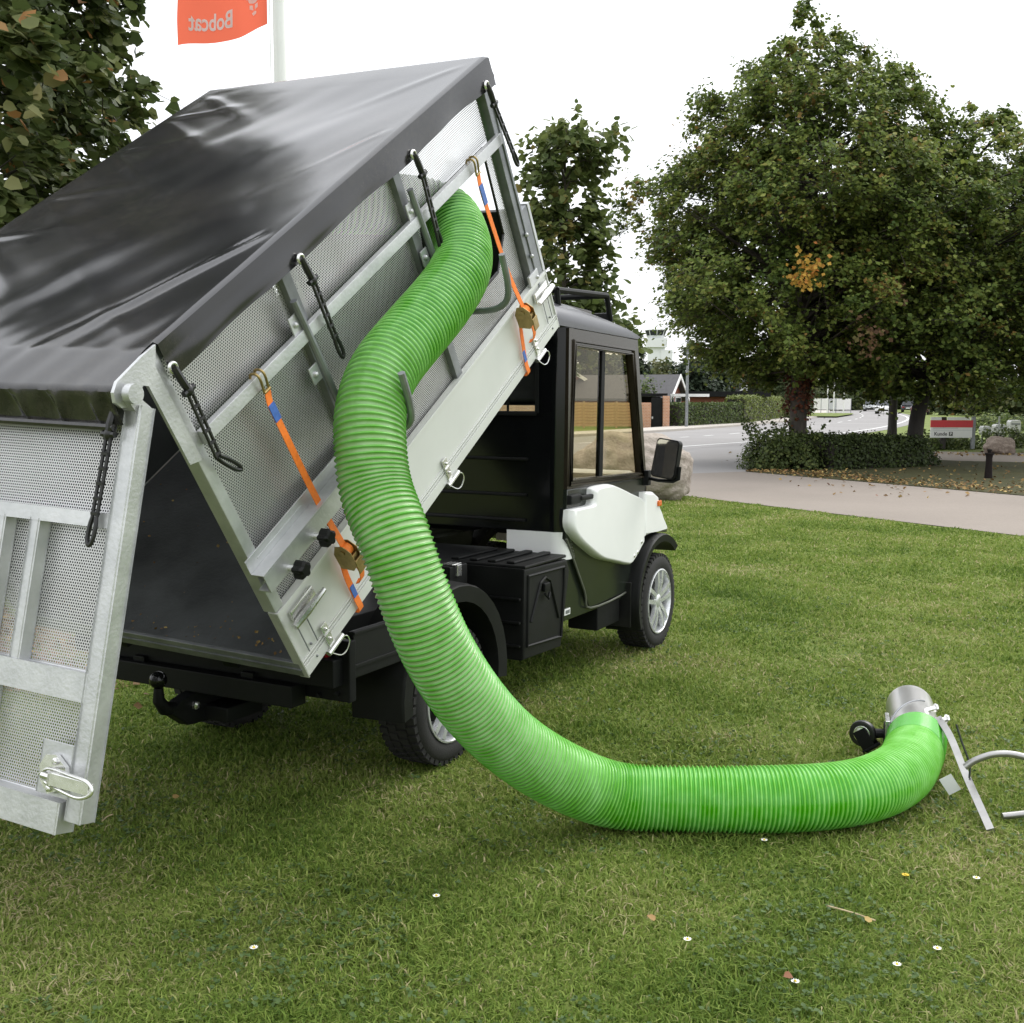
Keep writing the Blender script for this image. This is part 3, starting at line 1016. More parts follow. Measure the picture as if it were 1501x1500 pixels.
def side_mirror(s):
    yb = Y0 - 0.02 if s == 0 else mir(Y0 - 0.02)
    sg = -1 if s == 0 else 1
    bm = NB()
    tube(bm, [VEH @ Vector(p) for p in ((3.30, yb, 1.045), (3.25, yb + sg * 0.09, 1.035), (3.22, yb + sg * 0.19, 1.035), (3.215, yb + sg * 0.225, 1.05), (3.215, yb + sg * 0.23, 1.12))], 0.011, 8)
    box(bm, VEH, (3.27, yb - 0.02, 1.0), (3.32, yb + 0.02, 1.09), 0.006)
    A_ = done('mirror_arm', bm, M['black_satin'], TR)
    MM = VEH @ Matrix.Translation((3.21, yb + sg * 0.145, 1.165)) @ Matrix.Scale(0.85, 4) @ Matrix.Rotation(sg * math.radians(10), 4, 'Z') @ Matrix.Rotation(-sg * math.radians(7), 4, 'X') @ Matrix.Rotation(math.radians(6), 4, 'Y')
    bm = NB()
    q = []
    for cx_, cz_, a0 in ((0.06, 0.105, 0), (-0.06, 0.105, 90), (-0.065, -0.105, 180), (0.065, -0.105, 270)):
        for i in range(5):
            t = math.radians(a0 + 90 * i / 4)
            q.append((cx_ + 0.028 * math.cos(t), cz_ + 0.028 * math.sin(t)))
    prism(bm, MM, q, 0.0, 0.045, 'yz', 0.0)
    bmesh.ops.recalc_face_normals(bm, faces=bm.faces[:])
    A2 = done('mirror_housing', bm, M['black_plastic'], TR)
    bm = NB()
    q2 = [(a * 0.92, b * 0.94) for a, b in q]
    prism(bm, MM, q2, -0.004, -0.001, 'yz')
    done('mirror_glass', bm, M['mirror'], A2, False)


side_mirror(0); side_mirror(1)
for y in (0.42, mir(0.42)):                 # seats
    bm = NB()
    box(bm, VEH, (2.38, y - 0.22, 0.78), (2.82, y + 0.22, 0.90), 0.04, 3)
    box(bm, VEH, (2.28, y - 0.22, 0.86), (2.38, y + 0.22, 1.44), 0.045, 3)
    SE = done('seat', bm, M['seat'], TR)
    bm = NB()
    box(bm, VEH, (2.27, y - 0.14, 1.47), (2.36, y + 0.14, 1.70), 0.045, 3)
    done('headrest', bm, M['seat'], SE)
bm = NB()
MM = VEH @ Matrix.Translation((3.0, mir(0.42), 1.12)) @ Matrix.Rotation(math.radians(-30), 4, 'Y')
tube(bm, [MM @ Vector((0, 0.17 * math.cos(t), 0.17 * math.sin(t))) for t in np.linspace(0, 2 * PI, 29)[:-1]], 0.014, 8, False, True)
tube(bm, [MM @ Vector((0, -0.16, 0)), MM @ Vector((0, 0.16, 0))], 0.012, 8)
tube(bm, [MM @ Vector((0, 0, 0)), MM @ Vector((0.25, 0, 0))], 0.02, 8)
done('steering_wheel', bm, M['black_plastic'], TR)

# ------------------------------------------------------------------ tipping bed (part of the truck)
BL, BW = 2.165, 1.375
bm = NB()
box(bm, BED, (0.0, 0.03, 0.03), (BL - 0.03, BW - 0.03, 0.062), 0.004)
FLOOR = done('bed_floor', bm, M['liner'], TR)
bm = NB()
box(bm, BED, (-0.012, 0.004, -0.002), (0.03, BW - 0.004, 0.060), 0.005)
box(bm, BED, (-0.016, 0.004, 0.026), (-0.010, BW - 0.004, 0.034))
done('rear_sill', bm, M['galv_dark'], FLOOR)
for u in (0.45, 0.95, 1.45, 1.95):
    bm = NB()
    box(bm, BED, (u - 0.03, 0.05, -0.05), (u + 0.03, BW - 0.05, 0.028), 0.004)
    done('bed_bearer', bm, M['black_satin'], FLOOR)
bm = NB()
for v in (0.42, BW - 0.42):
    box(bm, BED, (0.05, v - 0.035, -0.11), (BL - 0.1, v + 0.035, -0.052), 0.004)
done('bed_beam', bm, M['black_satin'], FLOOR)


def dropside(s):
    def v(a, b): return (a, b) if s == 0 else (BW - b, BW - a)
    bm = NB()
    a, b = v(-0.004, 0.024)
    box(bm, BED, (-0.006, a, -0.003), (BL, b, 0.283), 0.004)
    a, b = v(-0.010, -0.003)
    for w0, w1 in ((0.000, 0.040), (0.047, 0.052), (0.058, 0.064), (0.268, 0.284)):
        box(bm, BED, (-0.006, a, w0), (BL, b, w1), 0.002)
    D = done('dropside', bm, M['alu'], TR)
    a, b = v(-0.011, 0.027)
    for u0, u1 in ((-0.011, -0.004), (BL - 0.002, BL + 0.006)):
        bm = NB()
        box(bm, BED, (u0, a, -0.004), (u1, b, 0.287), 0.002)
        done('end_cap', bm, M['alu_edge'], D)
    for u in (0.135, 1.035, 1.92):
        bm = NB()
        a, b = v(-0.017, -0.009)
        box(bm, BED, (u - 0.016, a, 0.0), (u + 0.016, b, 0.10), 0.003)
        box(bm, BED, (u - 0.016, v(-0.022, -0.016)[0], 0.055), (u + 0.016, v(-0.022, -0.016)[1], 0.062), 0.001)
        for w in (0.035, 0.078):
            bmesh.ops.create_uvsphere(bm, u_segments=8, v_segments=6, radius=0.006, matrix=BED @ Matrix.Translation((u, v(-0.019, -0.019)[0], w)))
        yv = -0.018 if s == 0 else BW + 0.018
        tube(bm, [BED @ Vector((u - 0.035, yv, -0.004)), BED @ Vector((u + 0.055, yv, -0.004))], 0.011, 10)
        done('hinge', bm, M['zinc'], D)
        bm = NB()
        pts = [(u + 0.05, yv, -0.008), (u + 0.064, yv - 0.010, -0.016), (u + 0.062, yv - 0.012, -0.040), (u + 0.035, yv - 0.010, -0.056), (u + 0.005, yv - 0.008, -0.048), (u - 0.02, yv, -0.014)]
        tube(bm, smooth_path([BED @ Vector(p) for p in pts], 5), 0.0024, 6)
        done('pin_ring', bm, M['zinc'], D)
    for u, sg in ((0.03, 1), (BL - 0.03, -1)):
        bm = NB()
        a, b = v(-0.022, -0.009)
        box(bm, BED, (min(u, u + sg * 0.13), a, 0.205), (max(u, u + sg * 0.13), b, 0.255), 0.004)
        yv = -0.034 if s == 0 else BW + 0.034
        tube(bm, [BED @ Vector((u - sg * 0.02, yv, 0.215)), BED @ Vector((u + sg * 0.05, yv - 0.004, 0.218)), BED @ Vector((u + sg * 0.15, yv - 0.01, 0.222))], [0.012, 0.015, 0.009], 8)
        done('latch', bm, M['zinc'], D)
        bm = NB()
        a, b = v(-0.0125, -0.0095)
        for k in (0.0, 0.05):
            box(bm, BED, (u + sg * (0.01 + k) - 0.0015, a, 0.07), (u + sg * (0.01 + k) + 0.0015, b, 0.19))
        for w in (0.028, 0.085):
            bmesh.ops.create_uvsphere(bm, u_segments=8, v_segments=6, radius=0.005, matrix=BED @ Matrix.Translation((u + sg * 0.03, v(-0.01, -0.01)[0], w)))
        done('rivet_strip', bm, M['galv_dark'], D)


dropside(0); dropside(1)
bm = NB()                                    # headboard
box(bm, BED, (BL - 0.03, 0.03, 0.0), (BL - 0.005, BW - 0.03, 0.585), 0.004)
box(bm, BED, (BL - 0.036, 0.03, 0.40), (BL - 0.03, BW - 0.03, 0.425), 0.002)
HB = done('headboard', bm, M['liner_dark'], TR)
for v in (0.0, BW - 0.045):
    bm = NB()
    box(bm, BED, (BL - 0.080, v, 0.285), (BL - 0.004, v + 0.045, 0.598), 0.004)
    hp_ = done('headboard_post', bm, M['galv_dark'], HB)
    bm = NB()
    box(bm, BED, (BL - 0.003, v - 0.003, 0.285), (BL + 0.018, v + 0.048, 0.602), 0.003)
    done('headboard_edge', bm, M['galv'], HB)

# ------------------------------------------------------------------ the leaf cage standing in the bed
CG = thing('leaf_cage', 'galvanised cage body with perforated steel sides standing in the tipped truck bed', 'cage',
           BED @ Vector((1.0, BW / 2, 0.06)))
H = 1.222
POSTU = (0.0, 0.60, 1.31, 2.075)


def quad_uv(name, pts, material, parent, hole=None):
    """flat perforated sheet in the bed frame: pts/hole are (u, w) at a fixed v, or a callable"""
    bm = NB()
    uvl = bm.loops.layers.uv.new('UVMap')
    to3, outer = pts
    ov = [bm.verts.new(to3(a, b)) for a, b in outer]
    es = [bm.edges.new((ov[i], ov[(i + 1) % len(ov)])) for i in range(len(ov))]
    key = {v: p for v, p in zip(ov, outer)}
    if hole:
        hv = [bm.verts.new(to3(a, b)) for a, b in hole]
        es += [bm.edges.new((hv[i], hv[(i + 1) % len(hv)])) for i in range(len(hv))]
        key.update({v: p for v, p in zip(hv, hole)})
    bmesh.ops.triangle_fill(bm, use_beauty=True, use_dissolve=False, edges=es)
    for f in bm.faces:
        for lp in f.loops:
            lp[uvl].uv = key[lp.vert]
    me = bpy.data.meshes.new(name); bm.to_mesh(me); bm.free()
    return link(name, me, material, parent)


def at_v(v):
    return lambda a, b: BED @ Vector((a, v, b))


opening = [(1.425, 0.93), (1.975, 0.93), (1.962, 0.565), (1.84, 0.455), (1.50, 0.455), (1.40, 0.55), (1.39, 0.80)]
for s in (0, 1):
    v = 0.03 if s == 0 else BW - 0.03
    if s == 0:
        for a, b, hole in ((0.03, 0.61, None), (0.64, 1.32, None), (1.35, 2.035, opening)):
            quad_uv('mesh_panel', (at_v(v), [(a, 0.25), (b, 0.25), (b, 0.935), (a, 0.935)]), M['perf'], CG, hole)
            quad_uv('mesh_panel', (at_v(v), [(a, 0.937), (b, 0.937), (b, 1.21), (a, 1.21)]), M['perf'], CG)
        bm = NB()                              # rolled black rubber edge of the opening
        tube(bm, [at_v(v - 0.002)(a, b) for a, b in opening], 0.006, 6, False, True)
        done('opening_edge', bm, M['rubber_strap'], CG)
    else:
        bm = NB()
        box(bm, BED, (0.02, v - 0.004, 0.07), (1.95, v, 1.205))
        done('side_liner', bm, M['liner_dark'], CG)

for s in (0, 1):                              # posts
    for k, u in enumerate(POSTU):
        bm = NB()
        v0, v1 = (-0.006, 0.044) if s == 0 else (BW - 0.044, BW + 0.006)
        if k == 0:
            box(bm, BED, (-0.008, v0, 0.286), (0.036, v1, H), 0.004)
            box(bm, BED, (0.02, v0 + (0.034 if s == 0 else -0.0), 0.065), (0.05, v1 - (0.0 if s == 0 else 0.034), 0.30), 0.003)
        elif k == 3:
            box(bm, BED, (u - 0.028, v0 + 0.004, 0.25), (u + 0.022, v1, H), 0.004)
            box(bm, BED, (u + 0.010, v0 - 0.002, 0.25), (u + 0.026, v0 + 0.006, H), 0.002)
        else:
            box(bm, BED, (u, v0 + 0.012, 0.25), (u + 0.045, v1, H), 0.003)
        done('cage_post', bm, M['galv'] if k in (0,) else M['galv_dark'], CG)  # shade on the middle posts is put in as darker steel
    bm = NB()
    v0, v1 = (-0.03, 0.0) if s == 0 else (BW, BW + 0.03)
    if s == 0:
        box(bm, BED, (0.037, -0.022, 0.908), (2.062, v1, 0.952), 0.003)
        done('side_rail', bm, M['galv'], CG)
    bm = NB()
    v0, v1 = (0.0, 0.04) if s == 0 else (BW - 0.04, BW)
    box(bm, BED, (0.037, v0 + 0.004, H - 0.04), (2.046, v1, H - 0.001), 0.003)
    done('top_rail', bm, M['galv_dark'], CG)
for u in POSTU:
    bm = NB()
    box(bm, BED, (u + 0.003, 0.046, H - 0.042), (u + 0.034, BW - 0.046, H - 0.004), 0.003)
    done('roof_bow', bm, M['galv_dark'], CG)
bm = NB()                                     # bolts and foot of the front post
for w in (0.30, 0.40, 0.50):
    bmesh.ops.create_uvsphere(bm, u_segments=8, v_segments=6, radius=0.009, matrix=BED @ Matrix.Translation((2.08, -0.012, w)))
box(bm, BED, (2.01, -0.012, 0.285), (2.10, 0.0, 0.335), 0.003)
done('post_foot', bm, M['galv'], CG)

# J shaped hose hooks
for u, top in ((0.60, 1.05), (1.365, 1.05)):
    bm = NB()
    pts = [(u - 0.02, -0.022, top), (u - 0.008, -0.022, 0.85), (u, -0.022, 0.66), (u + 0.004, -0.032, 0.595), (u + 0.008, -0.075, 0.552), (u + 0.012, -0.14, 0.545), (u + 0.014, -0.215, 0.556), (u + 0.016, -0.265, 0.592), (u + 0.018, -0.285, 0.66), (u + 0.022, -0.29, 0.77)]
    tube(bm, smooth_path([BED @ Vector(p) for p in pts], 5), 0.0125, 10)
    HK = done('hose_hook', bm, M['galv_dark'], CG)
    for w in (0.98, 0.80):
        bm = NB()
        box(bm, BED, (u - 0.065, -0.014, w - 0.03), (u - 0.018, -0.008, w + 0.03), 0.002)
        bmesh.ops.create_uvsphere(bm, u_segments=8, v_segments=6, radius=0.010, matrix=BED @ Matrix.Translation((u - 0.045, -0.016, w)))
        done('hook_tab', bm, M['galv'], HK)

# channel rail with the two black clamp knobs
bm = NB()
cu0, cu1 = -0.03, 0.78
box(bm, BED, (cu0, -0.012, 0.465), (cu1, -0.006, 0.520), 0.002)
box(bm, BED, (cu0, -0.060, 0.468), (cu1, -0.012, 0.473), 0.001)
box(bm, BED, (cu0, -0.060, 0.405), (cu1, -0.055, 0.4675), 0.001)
box(bm, BED, (cu0, -0.0545, 0.405), (cu1, -0.010, 0.410), 0.001)
box(bm, BED, (cu0 + 0.05, -0.014, 0.492), (cu0 + 0.30, -0.010, 0.498), 0.001)
CH = done('stop_channel', bm, M['galv'], CG)
for u in (0.075, 0.225):
    bm = NB()
    MM = BED @ Matrix.Translation((u, -0.06, 0.412))
    lathe(bm, MM, [(0.012, 0.0), (0.012, -0.022)], 12)
    done('clamp_bolt', bm, M['zinc'], CH)
    bm = NB()
    ring = []
    for d, sc in ((-0.022, 0.7), (-0.030, 1.0), (-0.058, 1.0), (-0.066, 0.72)):
        ring.append([bm.verts.new(MM @ Vector((sc * (0.026 + 0.005 * math.cos(5 * t)) * math.cos(t), d, sc * (0.026 + 0.005 * math.cos(5 * t)) * math.sin(t)))) for t in np.linspace(0, 2 * PI, 31)[:-1]])
    for i in range(3):
        for k in range(30):
            bm.faces.new((ring[i][k], ring[i][(k + 1) % 30], ring[i + 1][(k + 1) % 30], ring[i + 1][k]))
    bm.faces.new(ring[0]); bm.faces.new(ring[-1][::-1])
    done('clamp_knob', bm, M['black_plastic'], CH)

# hinge lugs for the tailgate
for s in (0, 1):
    bm = NB()
    v0, v1 = (-0.018, -0.007) if s == 0 else (BW + 0.007, BW + 0.018)
    poly = [(0.034, 1.236), (-0.02, 1.236), (-0.13, 1.228), (-0.155, 1.212), (-0.165, 1.188), (-0.155, 1.165), (-0.13, 1.152), (-0.062, 1.172),
            (-0.048, 1.160), (-0.046, 0.90), (-0.008, 0.885), (0.0, 0.885), (0.0, 1.19)]
    prism(bm, BED, poly, v0, v1, 'xz', 0.0)
    done('hinge_lug', bm, M['galv'], CG)
bm = NB()
tube(bm, [BED @ Vector((-0.125, -0.05, 1.19)), BED @ Vector((-0.125, BW + 0.05, 1.19))], 0.014, 12)
for v in (-0.045, BW + 0.045):
    lathe(bm, BED @ Matrix.Translation((-0.125, v, 1.19)), [(0.026, -0.012), (0.026, 0.012)], 16)
done('hinge_bar', bm, M['galv'], CG)

# tailgate hanging from its hinge bar
A_T = math.radians(11.5)
dn = -VX * math.sin(A_T) - Vector((0, 0, 1)) * math.cos(A_T)
dn = (dn - V * dn.dot(V)).normalized()
no_ = dn.cross(V).normalized()
if no_.dot(VX) > 0: no_ = -no_
TGO = BED @ Vector((-0.125, 0.015, 1.19))
TG = frame(TGO, V, no_, -dn)                 # x left, y towards the rear, z up
TW = BW - 0.03
bm = NB()
box(bm, TG, (-0.058, -0.080, -1.085), (-0.008, -0.034, -0.028), 0.005)
GATE = done('tailgate', bm, M['galv'], CG)
bm = NB()
box(bm, TG, (TW + 0.008, -0.080, -1.085), (TW + 0.058, -0.034, -0.028), 0.005)
done('upright', bm, M['galv'], GATE)
for nm, z0, z1, y1, y0 in (('top_bar', -0.066, -0.030, -0.036, -0.074), ('cross_bar', -0.343, -0.312, -0.036, -0.074), ('cross_bar', -0.790, -0.722, -0.034, -0.074), ('bottom_bar', -1.122, -1.050, -0.018, -0.074)):
    bm = NB()
    box(bm, TG, (-0.0075 if nm != 'bottom_bar' else 0.005, y0, z0), (TW + 0.0075, y1, z1), 0.004)
    done(nm, bm, M['galv'], GATE)
for x0, z0, z1 in ((0.255, -0.721, -0.344), (0.390, -0.721, -0.344), (0.345, -1.049, -0.791), (0.80, -0.721, -0.344), (0.935, -0.721, -0.344), (0.90, -1.049, -0.791)):
    bm = NB()
    wd = 0.032 if z1 > -0.7 else 0.045
    box(bm, TG, (x0, -0.074, z0), (x0 + wd, -0.038, z1), 0.004)
    done('vertical_bar', bm, M['galv'], GATE)
quad_uv('gate_mesh', (lambda a, b: TG @ Vector((a, -0.076, b)), [(-0.02, -1.08), (TW + 0.02, -1.08), (TW + 0.02, -0.04), (-0.02, -0.04)]), M['perf'], GATE)
for x in (-0.050, TW + 0.0):
    bm = NB()                                 # curved hinge leaves
    A2 = []
    prof = [(-0.018, 0.004), (-0.010, 0.018), (0.006, 0.018), (0.014, 0.004), (0.004, -0.020), (-0.030, -0.040), (-0.040, -0.115), (-0.078, -0.115), (-0.078, -0.02), (-0.045, -0.010)]
    prism(bm, TG, prof, x, x + 0.045, 'yz', 0.002)
    done('hinge_leaf', bm, M['galv'], GATE)
bm = NB()                                     # latch plate and folding handle
box(bm, TG, (-0.006, -0.036, -1.035), (0.105, -0.030, -0.905), 0.002)
done('latch_plate', bm, M['galv'], GATE)
bm = NB()
prism(bm, TG, [(0.088, -0.965), (0.070, -0.935), (0.035, -0.930), (-0.005, -0.955), (-0.015, -0.985), (0.01, -1.015), (0.045, -1.03), (0.075, -1.005)], -0.0295, -0.012, 'xz', 0.006)
def tg(*p): return TG @ Vector(p)
tube(bm, smooth_path([tg(0.075, -0.005, -0.985), tg(0.03, 0.005, -0.962), (tg(-0.05, 0.014, -0.962)), tg(-0.118, 0.018, -0.966), tg(-0.140, 0.018, -0.984), tg(-0.124, 0.018, -1.002), tg(-0.08, 0.014, -1.012), tg(0.01, 0.006, -1.004), tg(0.045, 0.0, -1.0)], 5), 0.0044, 8)
box(bm, TG, (-0.125, 0.006, -0.996), (0.02, 0.014, -0.974), 0.004)
tube(bm, [tg(0.06, -0.006, -0.985), tg(0.0, 0.0, -0.985)], 0.012, 10)
for x, z in ((0.03, -0.945), (0.04, -1.015)):
    lathe(bm, TG @ Matrix.Translation((x, -0.012, z)), [(0.009, -0.002), (0.009, 0.006), (0.004, 0.009)], 8)
done('gate_handle', bm, M['zinc'], GATE)

# ================================================================== tarpaulin over the cage
def dust_tarp():
    m = mat('black_pvc', (0.010, 0.010, 0.011), 0.17, 0, 0.2, 3, rvar=0.05, spec=0.55)
    n, l = m.node_tree.nodes, m.node_tree.links
    b = n['Principled BSDF']
    tc = n.new('ShaderNodeTexCoord')
    a = n.new('ShaderNodeTexNoise'); a.inputs['Scale'].default_value = 1.6; a.inputs['Detail'].default_value = 3
    c = n.new('ShaderNodeTexNoise'); c.inputs['Scale'].default_value = 45; c.inputs['Detail'].default_value = 8
    c.inputs['Roughness'].default_value = 0.75
    l.new(tc.outputs['Object'], a.inputs['Vector']); l.new(tc.outputs['Object'], c.inputs['Vector'])
    mu = n.new('ShaderNodeMath'); mu.operation = 'MULTIPLY'
    l.new(a.outputs['Fac'], mu.inputs[0]); l.new(c.outputs['Fac'], mu.inputs[1])
    ra = n.new('ShaderNodeValToRGB')
    ra.color_ramp.elements[0].position = 0.22; ra.color_ramp.elements[0].color = (0.014, 0.0137, 0.0155, 1)
    ra.color_ramp.elements[1].position = 0.42; ra.color_ramp.elements[1].color = (0.034, 0.031, 0.028, 1)
    l.new(mu.outputs[0], ra.inputs['Fac'])
    l.new(ra.outputs['Color'], b.inputs['Base Color'])
    return m


M['tarp'] = dust_tarp()


def wrinkle(u, v):
    h = 0.0
    r = np.random.default_rng(11)
    for k in range(9):                           # tension folds running diagonally from the rear left
        ang = math.radians(r.uniform(-40, -18))
        fr = r.uniform(3.5, 9.0)
        ph = r.uniform(0, 6.28)
        x = -math.sin(ang) * u + math.cos(ang) * v
        y = math.cos(ang) * u + math.sin(ang) * v
        env = np.exp(-((y - r.uniform(-0.1, 1.1)) / r.uniform(0.35, 0.7)) ** 2)
        h = h + env * 0.0006 / (fr / 5) * np.sin(2 * PI * fr * x / 1.4 + ph + 0.6 * np.sin(3 * y + ph))
    h = h - 0.012 * np.sin(PI * np.clip(v / BW, 0, 1)) * (0.55 + 0.45 * np.cos(2 * PI * u / 0.69 + PI))
    def fold(a, b, wd, amp, side=0.0):            # a tension crease from a to b
        nonlocal h
        ax_, ay_ = b[0] - a[0], b[1] - a[1]
        L_ = math.hypot(ax_, ay_); ax_, ay_ = ax_ / L_, ay_ / L_
        s_ = (u - a[0]) * ax_ + (v - a[1]) * ay_
        d_ = (u - a[0]) * -ay_ + (v - a[1]) * ax_ - side
        m_ = np.clip(s_ / (0.12 * L_), 0, 1) * np.clip((L_ - s_) / (0.5 * L_), 0, 1)
        wd2 = wd * (1 + 1.5 * np.clip(s_ / L_, 0, 1))
        h = h + amp * m_ * np.exp(-(d_ / wd2) ** 2)
    fold((0.66, 0.02), (-0.16, 0.50), 0.014, 0.0060)
    fold((0.66, 0.02), (-0.16, 0.50), 0.012, -0.0045, -0.034)
    fold((0.66, 0.02), (-0.10, 0.34), 0.012, 0.0050, -0.055)
    fold((1.42, 0.02), (0.85, 0.42), 0.020, 0.0040)
    fold((1.42, 0.02), (0.95, 0.30), 0.014, -0.0030, -0.03)
    fold((2.03, 0.02), (1.55, 0.50), 0.020, 0.0030)
    for u_ in (0.67, 1.0, 1.42, 1.75, 2.03):
        fold((u_, BW - 0.02), (u_ - 0.42, BW - 0.62), 0.022, 0.0050)
        fold((u_, BW - 0.02), (u_ + 0.10, BW - 0.45), 0.016, 0.0035, 0.02)
    fold((0.05, 0.10), (0.62, 0.95), 0.030, 0.0035)
    fold((-0.10, 0.90), (0.75, 0.60), 0.040, 0.0040)
    edge = np.clip(np.minimum(v, BW - v) / 0.03, 0, 1)
    fine = 0.0006 * np.sin(55 * (u * 0.35 + v) + 2.0 * np.sin(4 * u)) * np.exp(-((u + 0.05) / 0.22) ** 2)
    return h * (0.15 + 0.85 * edge) * np.clip((2.11 - u) / 0.15, 0.2, 1) + fine


def make_tarp():
    us = np.concatenate([[-0.150], np.linspace(-0.142, 2.10, 200), [2.117]])
    vs_ = np.concatenate([[-0.020], np.linspace(-0.006, BW + 0.006, 130), [BW + 0.020]])
    UU, VV = np.meshgrid(us, vs_, indexing='ij')
    WW = 1.240 + wrinkle(UU, VV)
    WW -= np.where((VV < -0.015) | (VV > BW + 0.015), 0.006, 0)
    WW -= np.where((UU < -0.147) | (UU > 2.108), 0.006, 0)
    WW -= np.clip(-UU, 0, 1) * 0.16
    bm = NB()
    grid = [[bm.verts.new(BED @ Vector((UU[i, j], VV[i, j], WW[i, j]))) for j in range(len(vs_))] for i in range(len(us))]
    # corner notches at the rear leave the hinge lugs free
    i0 = int(np.searchsorted(us, 0.038))
    j0, j1 = int(np.searchsorted(vs_, -0.008)), int(np.searchsorted(vs_, BW + 0.007))
    for i in range(len(us) - 1):
        for j in range(len(vs_) - 1):
            if i < i0 and (j < j0 or j >= j1): continue
            bm.faces.new((grid[i][j], grid[i + 1][j], grid[i + 1][j + 1], grid[i][j + 1]))
    # side skirts
    r = np.random.default_rng(5)
    ph = r.uniform(0, 6.28, 8)
    for side in (0, len(vs_) - 1):
        prev = [grid[i][side] for i in range(i0, len(us))]
        sg = -1 if side == 0 else 1
        for k in range(1, 7):
            row = []
            for q, i in enumerate(range(i0, len(us))):
                u, v, w = UU[i, side], VV[i, side], WW[i, side]
                d = k / 6
                off = 0.004 * d * math.sin(7 * u + ph[0]) + 0.003 * d * math.sin(17 * u + ph[1]) + (0.006 if k in (4,) else 0) * 0.5
                bow = 0.012 * math.sin(PI * ((u - 0.03) / 0.69 % 1.0)) * d
                hem = 1.125 + bow
                row.append(bm.verts.new(BED @ Vector((u, v + sg * off, w + (hem - w) * d))))
            for q in range(len(row) - 1):
                bm.faces.new((prev[q], prev[q + 1], row[q + 1], row[q]))
            prev = row
    # rear flap with gathered folds, front flap
    for e, (ua, depth, n) in enumerate(((0, 0.088, 5), (len(us) - 1, 0.11, 5))):
        ja, jb = (j0, j1) if e == 0 else (0, len(vs_) - 1)
        prev = [grid[ua][j] for j in range(ja, jb + 1)]
        for k in range(1, n + 1):
            row = []
            for j in range(ja, jb + 1):
                u, v, w = UU[ua, j], VV[ua, j], WW[ua, j]
                d = k / n
                rip = (0.007 * math.sin(46 * v + 2.2 * math.sin(6 * v)) + 0.004 * math.sin(83 * v)) * math.sin(PI * d) if e == 0 else 0.004 * d * math.sin(9 * v)
                row.append(bm.verts.new(BED @ Vector((u + (-0.02 * d if e == 0 else 0.004 * d) + rip, v + 0.02 * d * (e == 0) * math.sin(46 * v), w - depth * d))))
            for q in range(len(row) - 1):
                bm.faces.new((prev[q], row[q], row[q + 1], prev[q + 1]))
            prev = row
    o = done('tarpaulin', bm, M['tarp'], None, True, 0.75, False)
    return tag(at_base(o, BED @ Vector((1.05, BW / 2, 1.24))), 'glossy black tarpaulin stretched over the top of the tipped cage', 'tarpaulin')


TARP = make_tarp()
EYES = [(0.040, 1.160), (0.670, 1.142), (1.415, 1.145), (2.030, 1.152)]
for u, w in EYES:
    bm = NB()
    pts = [BED @ Vector((u + 0.0135 * math.cos(t), -0.031, w + 0.0135 * math.sin(t))) for t in np.linspace(0, 2 * PI, 21)[:-1]]
    tube(bm, pts, 0.0052, 8, False, True)
    done('eyelet', bm, M['zinc'], TARP)
bm = NB()
tube(bm, [BED @ Vector((-0.176, 0.02, 1.118)), BED @ Vector((-0.176, BW - 0.02, 1.118))], 0.011, 8)
done('hem_bar', bm, M['tarp'], TARP)


# rubber tie straps hanging from the eyelets
def strap_points(kind):
    return None


def rubber_strap(top, knot, bend, end, side, label):
    """cord from the eyelet, toggle, ladder of two rubber strands, end loop; all points in world space"""
    t = thing('rubber_strap', label, 'tie strap', top, 'rubber tie straps on the tarpaulin edge')
    bm = NB()
    tube(bm, [top, top.lerp(knot, 0.5) + Vector((0, -0.006, 0)), knot], [0.010, 0.012, 0.011], 8)
    done('strap_tongue', bm, M['rubber_strap'], t)
    bm = NB()
    bmesh.ops.create_uvsphere(bm, u_segments=12, v_segments=8, radius=0.014, matrix=Matrix.Translation(knot) @ Matrix.Diagonal((1, 1, 1.25, 1)))
    sv = side.normalized()
    tube(bm, [knot - sv * 0.022, knot + sv * 0.022], 0.009, 8)
    done('toggle', bm, M['rubber_strap'], t)
    bm = NB()
    for sgn in (-1, 1):
        o = sv * 0.0085 * sgn
        tube(bm, [knot + o, knot.lerp(bend, 0.5) + o, bend + o], 0.0052, 6)
    n = 5
    for k in range(n + 1):
        p = knot.lerp(bend, (k + 0.3) / (n + 0.5))
        tube(bm, [p - sv * 0.012, p + sv * 0.012], 0.0062, 6)
    done('strap_ladder', bm, M['rubber_strap'], t)
    bm = NB()
    d = (end - bend)
    loop = [bend - sv * 0.006, bend + d * 0.35 - sv * 0.0105, bend + d * 0.8 - sv * 0.0095, end, bend + d * 0.8 + sv * 0.0095, bend + d * 0.35 + sv * 0.0105, bend + sv * 0.006]
    tube(bm, smooth_path(loop, 4), 0.0062, 8)
    done('strap_loop', bm, M['rubber_strap'], t)
    return t


